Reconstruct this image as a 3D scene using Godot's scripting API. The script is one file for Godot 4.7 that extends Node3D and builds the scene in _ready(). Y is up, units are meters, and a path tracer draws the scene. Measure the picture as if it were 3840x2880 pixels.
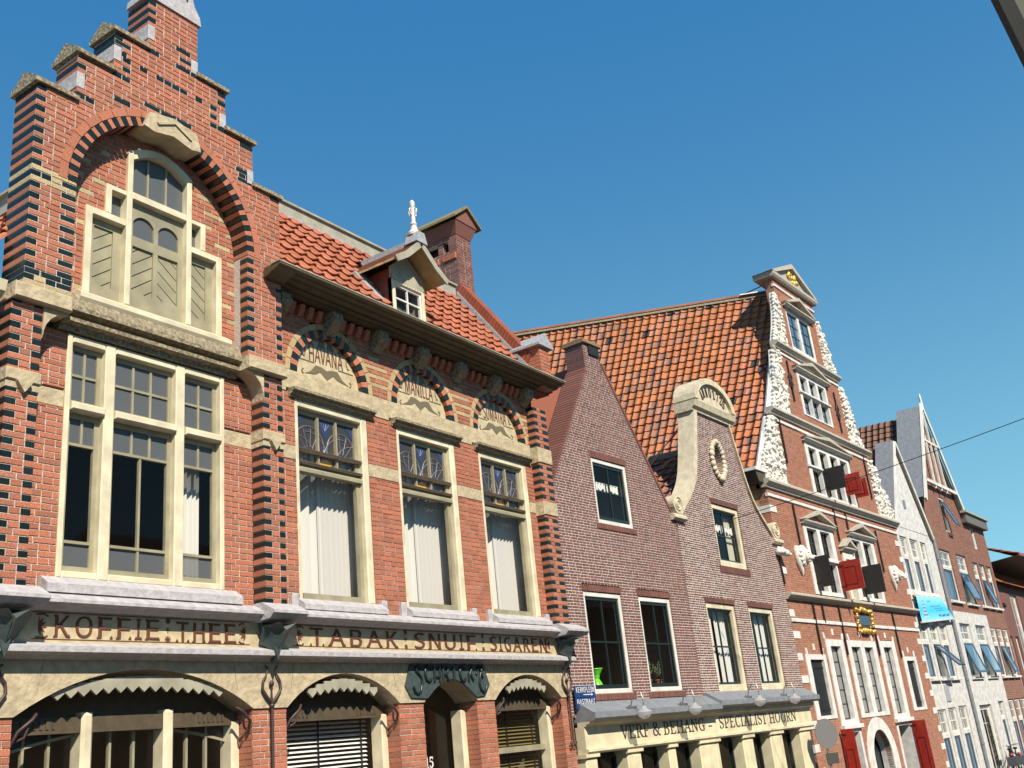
extends Node3D
# A Dutch shopping street in bright sun. Every house is a Node3D whose axes are u (along its facade), v (up) and n (out of the wall).

const FOCAL := 3808.0
const CAM_AT := Vector3(0.0, 2.55, 8.7)
var cam_basis := Basis(Vector3(0.57047724, -0.09793855, 0.8154531), Vector3(-0.22430883, 0.93653989, 0.26940414), Vector3(-0.79008941, -0.33660226, 0.51230621))
var rng := RandomNumberGenerator.new()
var M := {}
var unit_brick: ArrayMesh
var unit_tile: ArrayMesh
var used := {}

class MB:
	var v := PackedVector3Array()
	var n := PackedVector3Array()
	var c := PackedColorArray()
	var uv := PackedVector2Array()
	var col := Color(1, 1, 1)
	var tinted := false
	var mapped := false
	func quad(a: Vector3, b: Vector3, d: Vector3, e: Vector3) -> void:
		var m := (d - a).cross(e - b)
		m = m.normalized() if m.length_squared() > 1e-14 else Vector3(0, 0, 1)
		v.append_array(PackedVector3Array([a, d, b, a, e, d]))
		for i in 6:
			n.append(m)
			if tinted: c.append(col)
	func tri(a: Vector3, b: Vector3, d: Vector3) -> void:
		var m := (b - a).cross(d - a)
		m = m.normalized() if m.length_squared() > 1e-16 else Vector3(0, 0, 1)
		v.append_array(PackedVector3Array([a, d, b]))
		for i in 3:
			n.append(m)
			if tinted: c.append(col)
	func tri_n(a: Vector3, b: Vector3, d: Vector3, na: Vector3, nb: Vector3, nd: Vector3) -> void:
		v.append_array(PackedVector3Array([a, d, b]))
		n.append_array(PackedVector3Array([na, nd, nb]))
		if tinted:
			for i in 3: c.append(col)
	func quad_n(a: Vector3, b: Vector3, d: Vector3, e: Vector3, na: Vector3, nb: Vector3, nd: Vector3, ne: Vector3) -> void:
		tri_n(a, b, d, na, nb, nd)
		tri_n(a, d, e, na, nd, ne)
	func box(x0: float, x1: float, y0: float, y1: float, z0: float, z1: float, back := true) -> void:
		var p := [Vector3(x0, y0, z1), Vector3(x1, y0, z1), Vector3(x1, y1, z1), Vector3(x0, y1, z1), Vector3(x0, y0, z0), Vector3(x1, y0, z0), Vector3(x1, y1, z0), Vector3(x0, y1, z0)]
		quad(p[0], p[1], p[2], p[3])
		quad(p[1], p[5], p[6], p[2])
		quad(p[4], p[0], p[3], p[7])
		quad(p[3], p[2], p[6], p[7])
		quad(p[4], p[5], p[1], p[0])
		if back: quad(p[5], p[4], p[7], p[6])
	func sheet(x0: float, x1: float, y0: float, y1: float, z: float) -> void:
		quad(Vector3(x0, y0, z), Vector3(x1, y0, z), Vector3(x1, y1, z), Vector3(x0, y1, z))
	# a box with its four front edges bevelled
	func slab(x0: float, x1: float, y0: float, y1: float, z0: float, z1: float, b := 0.012) -> void:
		var f := [Vector3(x0 + b, y0 + b, z1), Vector3(x1 - b, y0 + b, z1), Vector3(x1 - b, y1 - b, z1), Vector3(x0 + b, y1 - b, z1)]
		var m := [Vector3(x0, y0, z1 - b), Vector3(x1, y0, z1 - b), Vector3(x1, y1, z1 - b), Vector3(x0, y1, z1 - b)]
		var k := [Vector3(x0, y0, z0), Vector3(x1, y0, z0), Vector3(x1, y1, z0), Vector3(x0, y1, z0)]
		quad(f[0], f[1], f[2], f[3])
		for i in 4:
			var j := (i + 1) % 4
			quad(m[i], m[j], f[j], f[i])
			quad(k[i], k[j], m[j], m[i])
		quad(k[1], k[0], k[3], k[2])
	func prism(poly: PackedVector2Array, z0: float, z1: float, back := true) -> void:
		var p := poly
		var area := 0.0
		for i in p.size():
			area += p[i].cross(p[(i + 1) % p.size()])
		if area < 0.0:
			p = poly.duplicate()
			p.reverse()
		var t := Geometry2D.triangulate_polygon(p)
		for i in range(0, t.size(), 3):
			var a := p[t[i]]
			var b := p[t[i + 1]]
			var d := p[t[i + 2]]
			if (b - a).cross(d - a) < 0.0:
				var s := b
				b = d
				d = s
			tri(Vector3(a.x, a.y, z1), Vector3(b.x, b.y, z1), Vector3(d.x, d.y, z1))
			if back: tri(Vector3(a.x, a.y, z0), Vector3(d.x, d.y, z0), Vector3(b.x, b.y, z0))
		for i in p.size():
			var a := p[i]
			var b := p[(i + 1) % p.size()]
			quad(Vector3(a.x, a.y, z0), Vector3(b.x, b.y, z0), Vector3(b.x, b.y, z1), Vector3(a.x, a.y, z1))
	# profile of (n, v) points drawn along u, closed with end caps
	func along(profile: Array, x0: float, x1: float, caps := true) -> void:
		for i in profile.size():
			var a: Vector2 = profile[i]
			var b: Vector2 = profile[(i + 1) % profile.size()]
			quad(Vector3(x0, a.y, a.x), Vector3(x1, a.y, a.x), Vector3(x1, b.y, b.x), Vector3(x0, b.y, b.x))
		if caps:
			var t := Geometry2D.triangulate_polygon(PackedVector2Array(profile))
			for i in range(0, t.size(), 3):
				var a: Vector2 = profile[t[i]]
				var b: Vector2 = profile[t[i + 1]]
				var d: Vector2 = profile[t[i + 2]]
				tri(Vector3(x0, a.y, a.x), Vector3(x0, b.y, b.x), Vector3(x0, d.y, d.x))
				tri(Vector3(x1, a.y, a.x), Vector3(x1, d.y, d.x), Vector3(x1, b.y, b.x))
	func hexa(p: Array) -> void: # eight corners: bottom four round, top four round
		quad(p[3], p[2], p[1], p[0])
		quad(p[4], p[5], p[6], p[7])
		for i in 4:
			var j := (i + 1) % 4
			quad(p[i], p[j], p[4 + j], p[4 + i])
	func bar(a: Vector3, b: Vector3, w: float, h: float, up := Vector3(0, 0, 1)) -> void:
		var d := (b - a).normalized()
		var s := d.cross(up)
		s = s.normalized() * w * 0.5 if s.length() > 1e-4 else Vector3(w * 0.5, 0, 0)
		var t := s.cross(d).normalized() * h * 0.5
		hexa([a - s - t, a + s - t, a + s + t, a - s + t, b - s - t, b + s - t, b + s + t, b - s + t])
	func tube(pts: Array, r, sides := 7) -> void:
		var rings := []
		for i in pts.size():
			var d: Vector3 = (pts[mini(i + 1, pts.size() - 1)] - pts[maxi(i - 1, 0)]).normalized()
			var s := d.cross(Vector3(0.13, 0.21, 0.97))
			if s.length() < 0.05: s = d.cross(Vector3(1, 0, 0))
			s = s.normalized()
			var t := d.cross(s)
			var rr: float = r[i] if r is Array else r
			var ring := []
			for k in sides:
				var a := TAU * k / sides
				ring.append([pts[i] + (s * cos(a) + t * sin(a)) * rr, s * cos(a) + t * sin(a)])
			rings.append(ring)
		for i in rings.size() - 1:
			for k in sides:
				var l := (k + 1) % sides
				quad_n(rings[i][k][0], rings[i][l][0], rings[i + 1][l][0], rings[i + 1][k][0], rings[i][k][1], rings[i][l][1], rings[i + 1][l][1], rings[i + 1][k][1])
		for e in [0, rings.size() - 1]:
			var d: Vector3 = pts[e]
			for k in sides:
				tri(d, rings[e][k][0], rings[e][(k + 1) % sides][0])
	func lathe(prof: Array, at := Vector3.ZERO, seg := 14) -> void: # (radius, height) about y
		for i in prof.size() - 1:
			var a: Vector2 = prof[i]
			var b: Vector2 = prof[i + 1]
			var sl := Vector2(b.y - a.y, a.x - b.x).normalized()
			for k in seg:
				var p := TAU * k / seg
				var q := TAU * (k + 1) / seg
				var e := Vector3(cos(p), 0, sin(p))
				var f := Vector3(cos(q), 0, sin(q))
				var ne := e * sl.x + Vector3(0, sl.y, 0)
				var nf := f * sl.x + Vector3(0, sl.y, 0)
				quad_n(at + f * a.x + Vector3(0, a.y, 0), at + e * a.x + Vector3(0, a.y, 0), at + e * b.x + Vector3(0, b.y, 0), at + f * b.x + Vector3(0, b.y, 0), nf, ne, ne, nf)
	func blob(at: Vector3, r: Vector3, turn := 0.0, seg := 8, rows := 5) -> void:
		var bas := Basis(Vector3(0, 0, 1), turn)
		var g := []
		for i in rows + 1:
			var la := PI * i / rows - PI / 2
			var row := []
			for k in seg:
				var lo := TAU * k / seg
				var d := Vector3(cos(la) * cos(lo), sin(la), cos(la) * sin(lo))
				row.append([at + bas * (d * r), (bas * (d / r)).normalized()])
			g.append(row)
		for i in rows:
			for k in seg:
				var l := (k + 1) % seg
				quad_n(g[i][l][0], g[i][k][0], g[i + 1][k][0], g[i + 1][l][0], g[i][l][1], g[i][k][1], g[i + 1][k][1], g[i + 1][l][1])
	func mesh() -> ArrayMesh:
		var a := []
		a.resize(Mesh.ARRAY_MAX)
		a[Mesh.ARRAY_VERTEX] = v
		a[Mesh.ARRAY_NORMAL] = n
		if tinted: a[Mesh.ARRAY_COLOR] = c
		if mapped: a[Mesh.ARRAY_TEX_UV] = uv
		var m := ArrayMesh.new()
		m.add_surface_from_arrays(Mesh.PRIMITIVE_TRIANGLES, a)
		return m

func mb(tinted := false) -> MB:
	var m := MB.new()
	m.tinted = tinted
	return m

func numbered(called: String) -> String:
	var k: int = used.get(called, 0)
	used[called] = k + 1
	return called if k == 0 else "%s_%03d" % [called, k]

func tag(o: Node3D, label: String, category: String, group := "") -> Node3D:
	o.set_meta("label", label)
	o.set_meta("category", category)
	if group: o.set_meta("group", group)
	return o

func thing(called: String, label: String, category: String, at := Vector3.ZERO, yaw := 0.0, group := "") -> Node3D:
	var o := Node3D.new()
	o.name = numbered(called)
	add_child(o)
	o.position = at
	o.rotation.y = yaw
	return tag(o, label, category, group)

# commits a builder (or a ready mesh) as one named mesh; top-level ones get a number when the name is taken
func obj(called: String, m, material: Material, parent: Node3D = null) -> MeshInstance3D:
	var o := MeshInstance3D.new()
	o.mesh = m.mesh() if m is MB else m
	o.material_override = material
	if parent:
		o.name = called
		parent.add_child(o, true)
	else:
		o.name = numbered(called)
		add_child(o)
	return o

func stuff(o: Node3D) -> Node3D:
	o.set_meta("kind", "stuff")
	return o

func struct(called: String, m, material: Material) -> MeshInstance3D:
	var o := obj(called, m, material)
	o.set_meta("kind", "structure")
	return o

func ray_at(px: float, py: float, depth: float) -> Vector3:
	return CAM_AT + cam_basis * Vector3((px - 1920.0) / FOCAL, -(py - 1440.0) / FOCAL, -1.0) * depth

# how large a small patch at this world point shows in the photograph; 0 outside the frame
func shows(p: Vector3) -> float:
	var q := cam_basis.transposed() * (p - CAM_AT)
	if q.z > -0.5: return 0.0
	var x := q.x / -q.z * FOCAL
	var y := q.y / -q.z * FOCAL
	if absf(x) > 1900.0 or absf(y) > 1420.0: return 0.0
	return 1.0 / (q.z * q.z)

func lin(r: float, g: float, b: float) -> Color:
	return Color(r, g, b).linear_to_srgb()

func noise_image(freq: float, seed_: int, lo: float, hi: float, size := 256, oct := 4) -> Image:
	var f := FastNoiseLite.new()
	f.noise_type = FastNoiseLite.TYPE_SIMPLEX_SMOOTH
	f.seed = seed_
	f.frequency = freq
	f.fractal_octaves = oct
	var im := f.get_seamless_image(size, size)
	var out := Image.create(size, size, false, Image.FORMAT_RGB8)
	for y in size:
		for x in size:
			var g := lerpf(lo, hi, im.get_pixel(x, y).r)
			out.set_pixel(x, y, Color(g, g, g))
	return out

var grain: Texture2D
var patches: Texture2D
var blotches: Texture2D
var bump: Texture2D

# col is the linear base colour; tex: "" plain, "grain" fine speckle, "stone" patches; scale in repeats per metre
func mat(col: Color, rough := 0.8, tex := "", scale := 1.0, relief := 0.0, metal := 0.0, tint := false) -> StandardMaterial3D:
	var m := StandardMaterial3D.new()
	m.albedo_color = Color(1, 1, 1) if tint else col.linear_to_srgb()
	m.vertex_color_use_as_albedo = tint
	m.roughness = rough
	m.metallic = metal
	if tex:
		m.albedo_texture = patches if tex == "stone" else (blotches if tex == "blotch" else grain)
		m.uv1_triplanar = true
		m.uv1_world_triplanar = true
		m.uv1_scale = Vector3.ONE * scale
		if relief > 0.0:
			m.normal_enabled = true
			m.normal_texture = bump
			m.normal_scale = relief
	return m

func glass(col: Color, alpha: float, rough := 0.03) -> StandardMaterial3D:
	var m := mat(col, rough)
	m.albedo_color.a = alpha
	m.transparency = BaseMaterial3D.TRANSPARENCY_ALPHA
	m.metallic_specular = 0.5
	return m

func rect(x0: float, x1: float, y0: float, y1: float) -> PackedVector2Array:
	return PackedVector2Array([Vector2(x0, y0), Vector2(x1, y0), Vector2(x1, y1), Vector2(x0, y1)])

# an opening with an arched top: r is half the width for a full arch; rise gives flatter ones
func arched(x0: float, x1: float, y0: float, spring: float, rise: float, seg := 20) -> PackedVector2Array:
	var p := PackedVector2Array([Vector2(x0, y0), Vector2(x1, y0)])
	var h := (x1 - x0) * 0.5
	var r := (h * h + rise * rise) / (2.0 * rise)
	var cy := spring + rise - r
	var a0 := asin(clampf(h / r, -1, 1)) if rise <= h else PI - asin(clampf(h / r, -1, 1))
	for i in seg + 1:
		var a := a0 - 2.0 * a0 * i / seg
		p.append(Vector2((x0 + x1) * 0.5 + r * sin(a), cy + r * cos(a)))
	return p

# ---------- brickwork ----------
# polys: outline first, then holes (even-odd). Collects bricks in list; the joint sheet, reveals and edges become one mesh part.
func spans_at(polys: Array, y: float) -> Array:
	var xs := []
	for p: PackedVector2Array in polys:
		for i in p.size():
			var a := p[i]
			var b := p[(i + 1) % p.size()]
			if (a.y <= y) != (b.y <= y):
				xs.append(a.x + (b.x - a.x) * (y - a.y) / (b.y - a.y))
	xs.sort()
	return xs

func brick_wall(list: Array, joints: MB, polys: Array, z: float, o: Dictionary) -> void:
	var ch: float = o.get("course", 0.0632)
	var bl: float = o.get("length", 0.222)
	var jt: float = o.get("joint", 0.011)
	var deep: float = o.get("deep", 0.2)
	var hole: float = o.get("hole", 0.13)
	var dents: float = o.get("rough", 0.0015)
	var hd := bl * 0.5
	var lo := 1e9
	var hi := -1e9
	for q in polys[0]:
		lo = minf(lo, q.y)
		hi = maxf(hi, q.y)
	var pick: Callable = o.pick
	for k in range(int(floor(lo / ch)), int(ceil(hi / ch))):
		var y0 := maxf(k * ch, lo)
		var y1 := minf((k + 1) * ch, hi)
		if y1 - y0 < 0.012: continue
		var yb := y0 + jt * 0.5
		var yt := y1 - jt * 0.5
		var sb := spans_at(polys, yb)
		var st := spans_at(polys, yt)
		var mid := spans_at(polys, (y0 + y1) * 0.5)
		if sb.size() != mid.size(): sb = mid
		if st.size() != mid.size(): st = mid
		for s in range(0, mid.size() - 1, 2):
			var l0: float = sb[s]
			var l1: float = st[s]
			var r0: float = sb[s + 1]
			var r1: float = st[s + 1]
			if absf(l1 - l0) > 0.12: l0 = maxf(l0, l1); l1 = l0
			if absf(r1 - r0) > 0.12: r0 = minf(r0, r1); r1 = r0
			var w := minf(r0, r1) - maxf(l0, l1)
			if w < 0.02: continue
			joints.quad(Vector3(l0, y0, z - 0.007), Vector3(r0, y0, z - 0.007), Vector3(r1, y1, z - 0.007), Vector3(l1, y1, z - 0.007))
			var left := maxf(l0, l1)
			var right := minf(r0, r1)
			var x := left
			var first := true
			var row := k % 4
			var kind: String = o.get("bond", "cross")
			var i := 0
			while x < right - 0.012:
				var step := bl
				if kind == "cross":
					if row % 2 == 0: step = hd
					elif first and row == 3: step = hd * 1.5
				elif kind == "flemish":
					step = bl if (i + k) % 2 == 0 else hd
				elif kind == "runs":
					if first and k % 2 == 0: step = hd
				var x2 := x + step
				if right - x2 < hd * 0.45: x2 = right
				var last := x2 >= right - 0.001
				var a := Vector4(l0 if first else x, (r0 if last else x2) - (0.0 if last else jt), l1 if first else x, (r1 if last else x2) - (0.0 if last else jt))
				var c: Color = pick.call(k, (x + x2) * 0.5, (yb + yt) * 0.5, x2 - x, first, last)
				var dd := 0.03
				if (first and s == 0) or (last and s + 2 >= mid.size()): dd = deep
				elif first or last: dd = minf(deep, hole)
				list.append([a, yb, yt, z + rng.randf_range(-dents, dents), dd, c])
				x = x2
				first = false
				i += 1
	for h in polys.size():
		var ring: PackedVector2Array = polys[h]
		var big := Geometry2D.offset_polygon(ring, 0.006 if h > 0 else -0.006)
		if big.size() == 0: continue
		var p: PackedVector2Array = big[0]
		for i in p.size():
			var a := p[i]
			var b := p[(i + 1) % p.size()]
			var back := z - (deep if h == 0 else minf(deep, hole))
			joints.quad(Vector3(a.x, a.y, z - 0.007), Vector3(b.x, b.y, z - 0.007), Vector3(b.x, b.y, back), Vector3(a.x, a.y, back))

func brick_hexa(m: MB, b: Array) -> void:
	var a: Vector4 = b[0]
	var z: float = b[3]
	var k: float = z - b[4]
	m.col = b[5]
	var f := [Vector3(a.x, b[1], z), Vector3(a.y, b[1], z), Vector3(a.w, b[2], z), Vector3(a.z, b[2], z)]
	var g := [Vector3(a.x, b[1], k), Vector3(a.y, b[1], k), Vector3(a.w, b[2], k), Vector3(a.z, b[2], k)]
	m.quad(f[0], f[1], f[2], f[3])
	for i in 4:
		var j := (i + 1) % 4
		m.quad(g[i], g[j], f[j], f[i])

# the bricks that show largest become single parts, the rest one part of the house
func lay_bricks(list: Array, parent: Node3D, singles: int) -> void:
	var order := []
	for i in list.size():
		var b: Array = list[i]
		var a: Vector4 = b[0]
		var mid := Vector3((a.x + a.y) * 0.5, (b[1] + b[2]) * 0.5, b[3])
		order.append(Vector2(shows(parent.transform * mid) * (a.y - a.x) * (b[2] - b[1]) * (0.0 if absf(a.x - a.z) > 0.004 or absf(a.y - a.w) > 0.004 else 1.0), i))
	order.sort_custom(func(p, q): return p.x > q.x)
	var rest := mb(true)
	var shiny := mb(true)
	for r in order.size():
		var b: Array = list[int(order[r].y)]
		var c: Color = b[5]
		if r < singles and order[r].x > 0.0:
			var a: Vector4 = b[0]
			var o := MeshInstance3D.new()
			o.mesh = unit_brick
			o.material_override = brick_mat(c)
			o.name = "brick"
			o.transform = Transform3D(Basis.from_scale(Vector3(a.y - a.x, b[2] - b[1], b[4])), Vector3((a.x + a.y) * 0.5, (b[1] + b[2]) * 0.5, b[3]))
			parent.add_child(o, true)
		else:
			brick_hexa(shiny if c.g > c.r * 1.1 else rest, b)
	if rest.v.size(): stuff(obj("brickwork", rest, M.brick, parent))
	if shiny.v.size(): stuff(obj("glazed_brickwork", shiny, M.glazed, parent))

var brick_mats := {}
func brick_mat(c: Color) -> StandardMaterial3D:
	var key := "%.2f %.2f %.2f" % [snappedf(c.r, 0.04), snappedf(c.g, 0.03), snappedf(c.b, 0.03)]
	if not brick_mats.has(key):
		var m := mat(c, 0.3 if c.g > c.r * 1.1 else 0.85, "grain", 2.3, 0.35)
		brick_mats[key] = m
	return brick_mats[key]

func vary(c: Color, amount: float, hue := 0.3) -> Color:
	var k := 1.0 + rng.randf_range(-amount, amount)
	var h := rng.randf_range(-amount, amount) * hue
	return Color(c.r * k * (1.0 + h), c.g * k, c.b * k * (1.0 - h))

# ring of wedge bricks; each is a part of its own
func voussoirs(parent: Node3D, called: String, cx: float, cy: float, r0: float, r1: float, from: float, to: float, count: int, z0: float, z1: float, colours: Callable, gap := 0.010) -> void:
	for i in count:
		var a0 := lerpf(from, to, float(i) / count)
		var a1 := lerpf(from, to, float(i + 1) / count)
		var m := mb()
		var g := gap * 0.5
		var p := PackedVector2Array()
		for e in [[a0, r0, 1.0], [a1, r0, -1.0], [a1, r1, -1.0], [a0, r1, 1.0]]:
			var da: float = g / e[1] * e[2] * signf(to - from)
			p.append(Vector2(cx + cos(e[0] + da) * e[1], cy + sin(e[0] + da) * e[1]))
		m.prism(p, z0, z1 + rng.randf_range(-0.001, 0.001), false)
		obj(called, m, brick_mat(colours.call(i)), parent)

# ---------- roof tiles ----------
func make_unit_tile() -> ArrayMesh:
	var m := mb()
	var xs := []
	for i in 9:
		var x := i / 8.0
		var zz := -0.010 * sin(PI * x / 0.62) if x < 0.62 else 0.026 * sin(PI * (x - 0.62) / 0.38)
		xs.append(Vector2(x, zz))
	for i in 8:
		var a: Vector2 = xs[i]
		var b: Vector2 = xs[i + 1]
		var na := Vector3(-(xs[mini(i + 1, 8)].y - xs[maxi(i - 1, 0)].y) / (0.25 * (xs[mini(i + 1, 8)].x - xs[maxi(i - 1, 0)].x)), 0, 1).normalized()
		var nb := Vector3(-(xs[mini(i + 2, 8)].y - xs[i].y) / (0.25 * (xs[mini(i + 2, 8)].x - xs[i].x)), 0, 1).normalized()
		var lift := 0.045
		m.quad_n(Vector3(a.x, 0, a.y + lift), Vector3(b.x, 0, b.y + lift), Vector3(b.x, 1.12, b.y), Vector3(a.x, 1.12, a.y), na, nb, nb, na)
		m.quad(Vector3(a.x, 0, a.y + lift - 0.022), Vector3(b.x, 0, b.y + lift - 0.022), Vector3(b.x, 0, b.y + lift), Vector3(a.x, 0, a.y + lift))
	m.quad(Vector3(1, 0, xs[8].y + 0.02), Vector3(1, 1.12, xs[8].y - 0.02), Vector3(1, 1.12, xs[8].y), Vector3(1, 0, xs[8].y + 0.045))
	m.quad(Vector3(0, 0, xs[0].y + 0.02), Vector3(0, 1.12, xs[0].y - 0.02), Vector3(0, 1.12, xs[0].y), Vector3(0, 0, xs[0].y + 0.045))
	return m.mesh()

# corners: eave start, eave end, ridge end, ridge start (seen from outside, left to right)
func tile_roof(parent: Node3D, e0: Vector3, e1: Vector3, r1: Vector3, r0: Vector3, cols: int, rows: int, pick: Callable, singles: int, skip = null) -> void:
	var cells := []
	var src: Array = unit_tile.surface_get_arrays(0)
	var sv: PackedVector3Array = src[Mesh.ARRAY_VERTEX]
	var sn: PackedVector3Array = src[Mesh.ARRAY_NORMAL]
	for j in rows:
		for i in cols:
			var s := float(i) / cols
			var t := float(j) / rows
			var p := e0.lerp(e1, s).lerp(r0.lerp(r1, s), t)
			var x := e0.lerp(e1, s + 1.0 / cols).lerp(r0.lerp(r1, s + 1.0 / cols), t) - p
			var y := e0.lerp(e1, s).lerp(r0.lerp(r1, s), t + 1.0 / rows) - p
			if skip != null and skip.call(p + x * 0.5 + y * 0.5): continue
			var nn := x.cross(y).normalized()
			var jitter := Vector3(rng.randf_range(-1, 1), rng.randf_range(-1, 1), rng.randf_range(-0.6, 0.6)) * 0.006
			var tr := Transform3D(Basis(x * 1.03, y, nn * rng.randf_range(0.92, 1.08)), p + jitter)
			cells.append([tr, pick.call(i, j), shows(parent.transform * (p + x * 0.5 + y * 0.5))])
	cells.sort_custom(func(a, b): return a[2] > b[2])
	var rest := mb(true)
	for k in cells.size():
		var tr: Transform3D = cells[k][0]
		if k < singles and cells[k][2] > 0.0:
			var o := MeshInstance3D.new()
			o.mesh = unit_tile
			o.material_override = brick_mat(cells[k][1])
			o.name = "roof_tile"
			o.transform = tr
			parent.add_child(o, true)
		else:
			var nb := tr.basis.inverse().transposed()
			for q in sv.size():
				rest.v.append(tr * sv[q])
				rest.n.append((nb * sn[q]).normalized())
				rest.c.append(cells[k][1])
	if rest.v.size(): stuff(obj("roof_tiling", rest, M.brick, parent))

# ---------- windows ----------
# frame (the part) with one sub-part for the glazing bars and one for each pane
func window(parent: Node3D, u0: float, u1: float, v0: float, v1: float, z: float, o: Dictionary) -> MeshInstance3D:
	var fw: float = o.get("frame", 0.07)
	var fd: float = o.get("depth", 0.09)
	var sw: float = o.get("sash", 0.045)
	var sd: float = o.get("set", 0.03)
	var bw: float = o.get("bar", 0.022)
	var f := mb()
	f.slab(u0, u0 + fw, v0, v1, z - fd, z, 0.006)
	f.slab(u1 - fw, u1, v0, v1, z - fd, z, 0.006)
	f.slab(u0 + fw, u1 - fw, v1 - o.get("head", fw), v1, z - fd, z - 0.001, 0.006)
	f.slab(u0 + fw, u1 - fw, v0, v0 + o.get("foot", fw), z - fd, z - 0.001, 0.006)
	var w := obj(o.get("called", "window"), f, o.get("mat", M.white), parent)
	var a0 := u0 + fw
	var a1 := u1 - fw
	var b0: float = v0 + o.get("foot", fw)
	var b1: float = v1 - o.get("head", fw)
	var zs := z - sd
	var s := mb()
	if sw > 0.0:
		s.box(a0, a0 + sw, b0, b1, zs - 0.04, zs)
		s.box(a1 - sw, a1, b0, b1, zs - 0.04, zs)
		s.box(a0 + sw, a1 - sw, b1 - sw, b1, zs - 0.04, zs - 0.0005)
		s.box(a0 + sw, a1 - sw, b0, b0 + o.get("rail", sw), zs - 0.04, zs - 0.0005)
	var c0 := a0 + sw
	var c1 := a1 - sw
	var d0: float = b0 + (o.get("rail", sw) if sw > 0.0 else 0.0)
	var d1 := b1 - sw
	var ys: Array = [d0]
	for e in o.get("rows", []): ys.append(lerpf(d0, d1, e))
	ys.append(d1)
	var xs: Array = [c0]
	for e in o.get("cols", []): xs.append(lerpf(c0, c1, e))
	xs.append(c1)
	for e in range(1, xs.size() - 1): s.box(xs[e] - bw * 0.5, xs[e] + bw * 0.5, d0, d1, zs - 0.035, zs - 0.006)
	for e in range(1, ys.size() - 1): s.box(c0, c1, ys[e] - bw * 0.5, ys[e] + bw * 0.5, zs - 0.035, zs - 0.009)
	if s.v.size(): obj("sash", s, o.get("sash_mat", o.get("mat", M.white)), w)
	for j in ys.size() - 1:
		for i in xs.size() - 1:
			var p := mb()
			p.sheet(xs[i], xs[i + 1], ys[j], ys[j + 1], zs - 0.022)
			var gm: Material = o.get("glass", M.glass)
			if o.has("glass_rows"): gm = o.glass_rows[mini(j, o.glass_rows.size() - 1)]
			obj("pane", p, gm, w)
	return w

func curtain(label: String, parent: Node3D, u0: float, u1: float, v0: float, v1: float, z: float, folds: float, amp: float, m: Material, group := "") -> void:
	var c := mb()
	var steps := int(folds * 8.0)
	for i in steps:
		var q := []
		for e in [i, i + 1]:
			var s := float(e) / steps
			var ph := s * folds * TAU + sin(s * 9.0) * 0.8
			var d := Vector3(-amp * folds * cos(ph), 0, 1).normalized()
			q.append([Vector3(lerpf(u0, u1, s), 0, z + amp * sin(ph)), d])
		var a: Vector3 = q[0][0]
		var b: Vector3 = q[1][0]
		c.quad_n(a + Vector3(0, v0, 0), b + Vector3(0, v0, 0), b + Vector3(0, v1, 0), a + Vector3(0, v1, 0), q[0][1], q[1][1], q[1][1], q[0][1])
	var o := obj("curtain", c, m)
	o.transform = parent.transform
	tag(o, label, "curtain", group)

func room(parent: Node3D, u0: float, u1: float, v0: float, v1: float, z0: float, z1: float, m: Material) -> void:
	var r := mb()
	r.quad(Vector3(u0, v0, z1), Vector3(u1, v0, z1), Vector3(u1, v1, z1), Vector3(u0, v1, z1))
	r.quad(Vector3(u0, v0, z0), Vector3(u0, v0, z1), Vector3(u0, v1, z1), Vector3(u0, v1, z0))
	r.quad(Vector3(u1, v0, z0), Vector3(u1, v0, z1), Vector3(u1, v1, z1), Vector3(u1, v1, z0))
	r.quad(Vector3(u0, v0, z0), Vector3(u1, v0, z0), Vector3(u1, v0, z1), Vector3(u0, v0, z1))
	r.quad(Vector3(u0, v1, z0), Vector3(u1, v1, z0), Vector3(u1, v1, z1), Vector3(u0, v1, z1))
	obj("room", r, m, parent)

# raised or painted words, fitted into a box on a wall
func lettering(parent: Node3D, text: String, font: String, u0: float, u1: float, v0: float, v1: float, z: float, depth: float, m: Material, bold := 400) -> MeshInstance3D:
	var f := SystemFont.new()
	f.font_names = PackedStringArray([font])
	f.font_weight = bold
	var t := TextMesh.new()
	t.text = text
	t.font = f
	t.font_size = 64
	t.pixel_size = 0.01
	t.depth = 0.02
	t.curve_step = 1.5
	var b := t.get_aabb()
	var o := obj("lettering", t, m, parent)
	var k := Vector3((u1 - u0) / b.size.x, (v1 - v0) / b.size.y, depth / 0.02)
	o.transform = Transform3D(Basis.from_scale(k), Vector3(u0 - b.position.x * k.x, v0 - b.position.y * k.y, z + depth * 0.5))
	return o

# wall sheet with openings and edges that have thickness (plaster, stone)
func sheet_wall(m: MB, polys: Array, z: float, deep: float, step := 0.05) -> void:
	var ys := []
	for p: PackedVector2Array in polys:
		for q in p: ys.append(q.y)
	ys.sort()
	var cuts := []
	for y in ys:
		if cuts.is_empty() or y - cuts[-1] > 1e-4: cuts.append(y)
	for i in cuts.size() - 1:
		var a: float = cuts[i]
		var b: float = cuts[i + 1]
		var sa := spans_at(polys, a + 1e-5)
		var sb := spans_at(polys, b - 1e-5)
		if sa.size() != sb.size(): continue
		for s in range(0, sa.size() - 1, 2):
			m.quad(Vector3(sa[s], a, z), Vector3(sa[s + 1], a, z), Vector3(sb[s + 1], b, z), Vector3(sb[s], b, z))
	for p: PackedVector2Array in polys:
		for i in p.size():
			var a := p[i]
			var b := p[(i + 1) % p.size()]
			m.quad(Vector3(a.x, a.y, z), Vector3(b.x, b.y, z), Vector3(b.x, b.y, z - deep), Vector3(a.x, a.y, z - deep))

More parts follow.
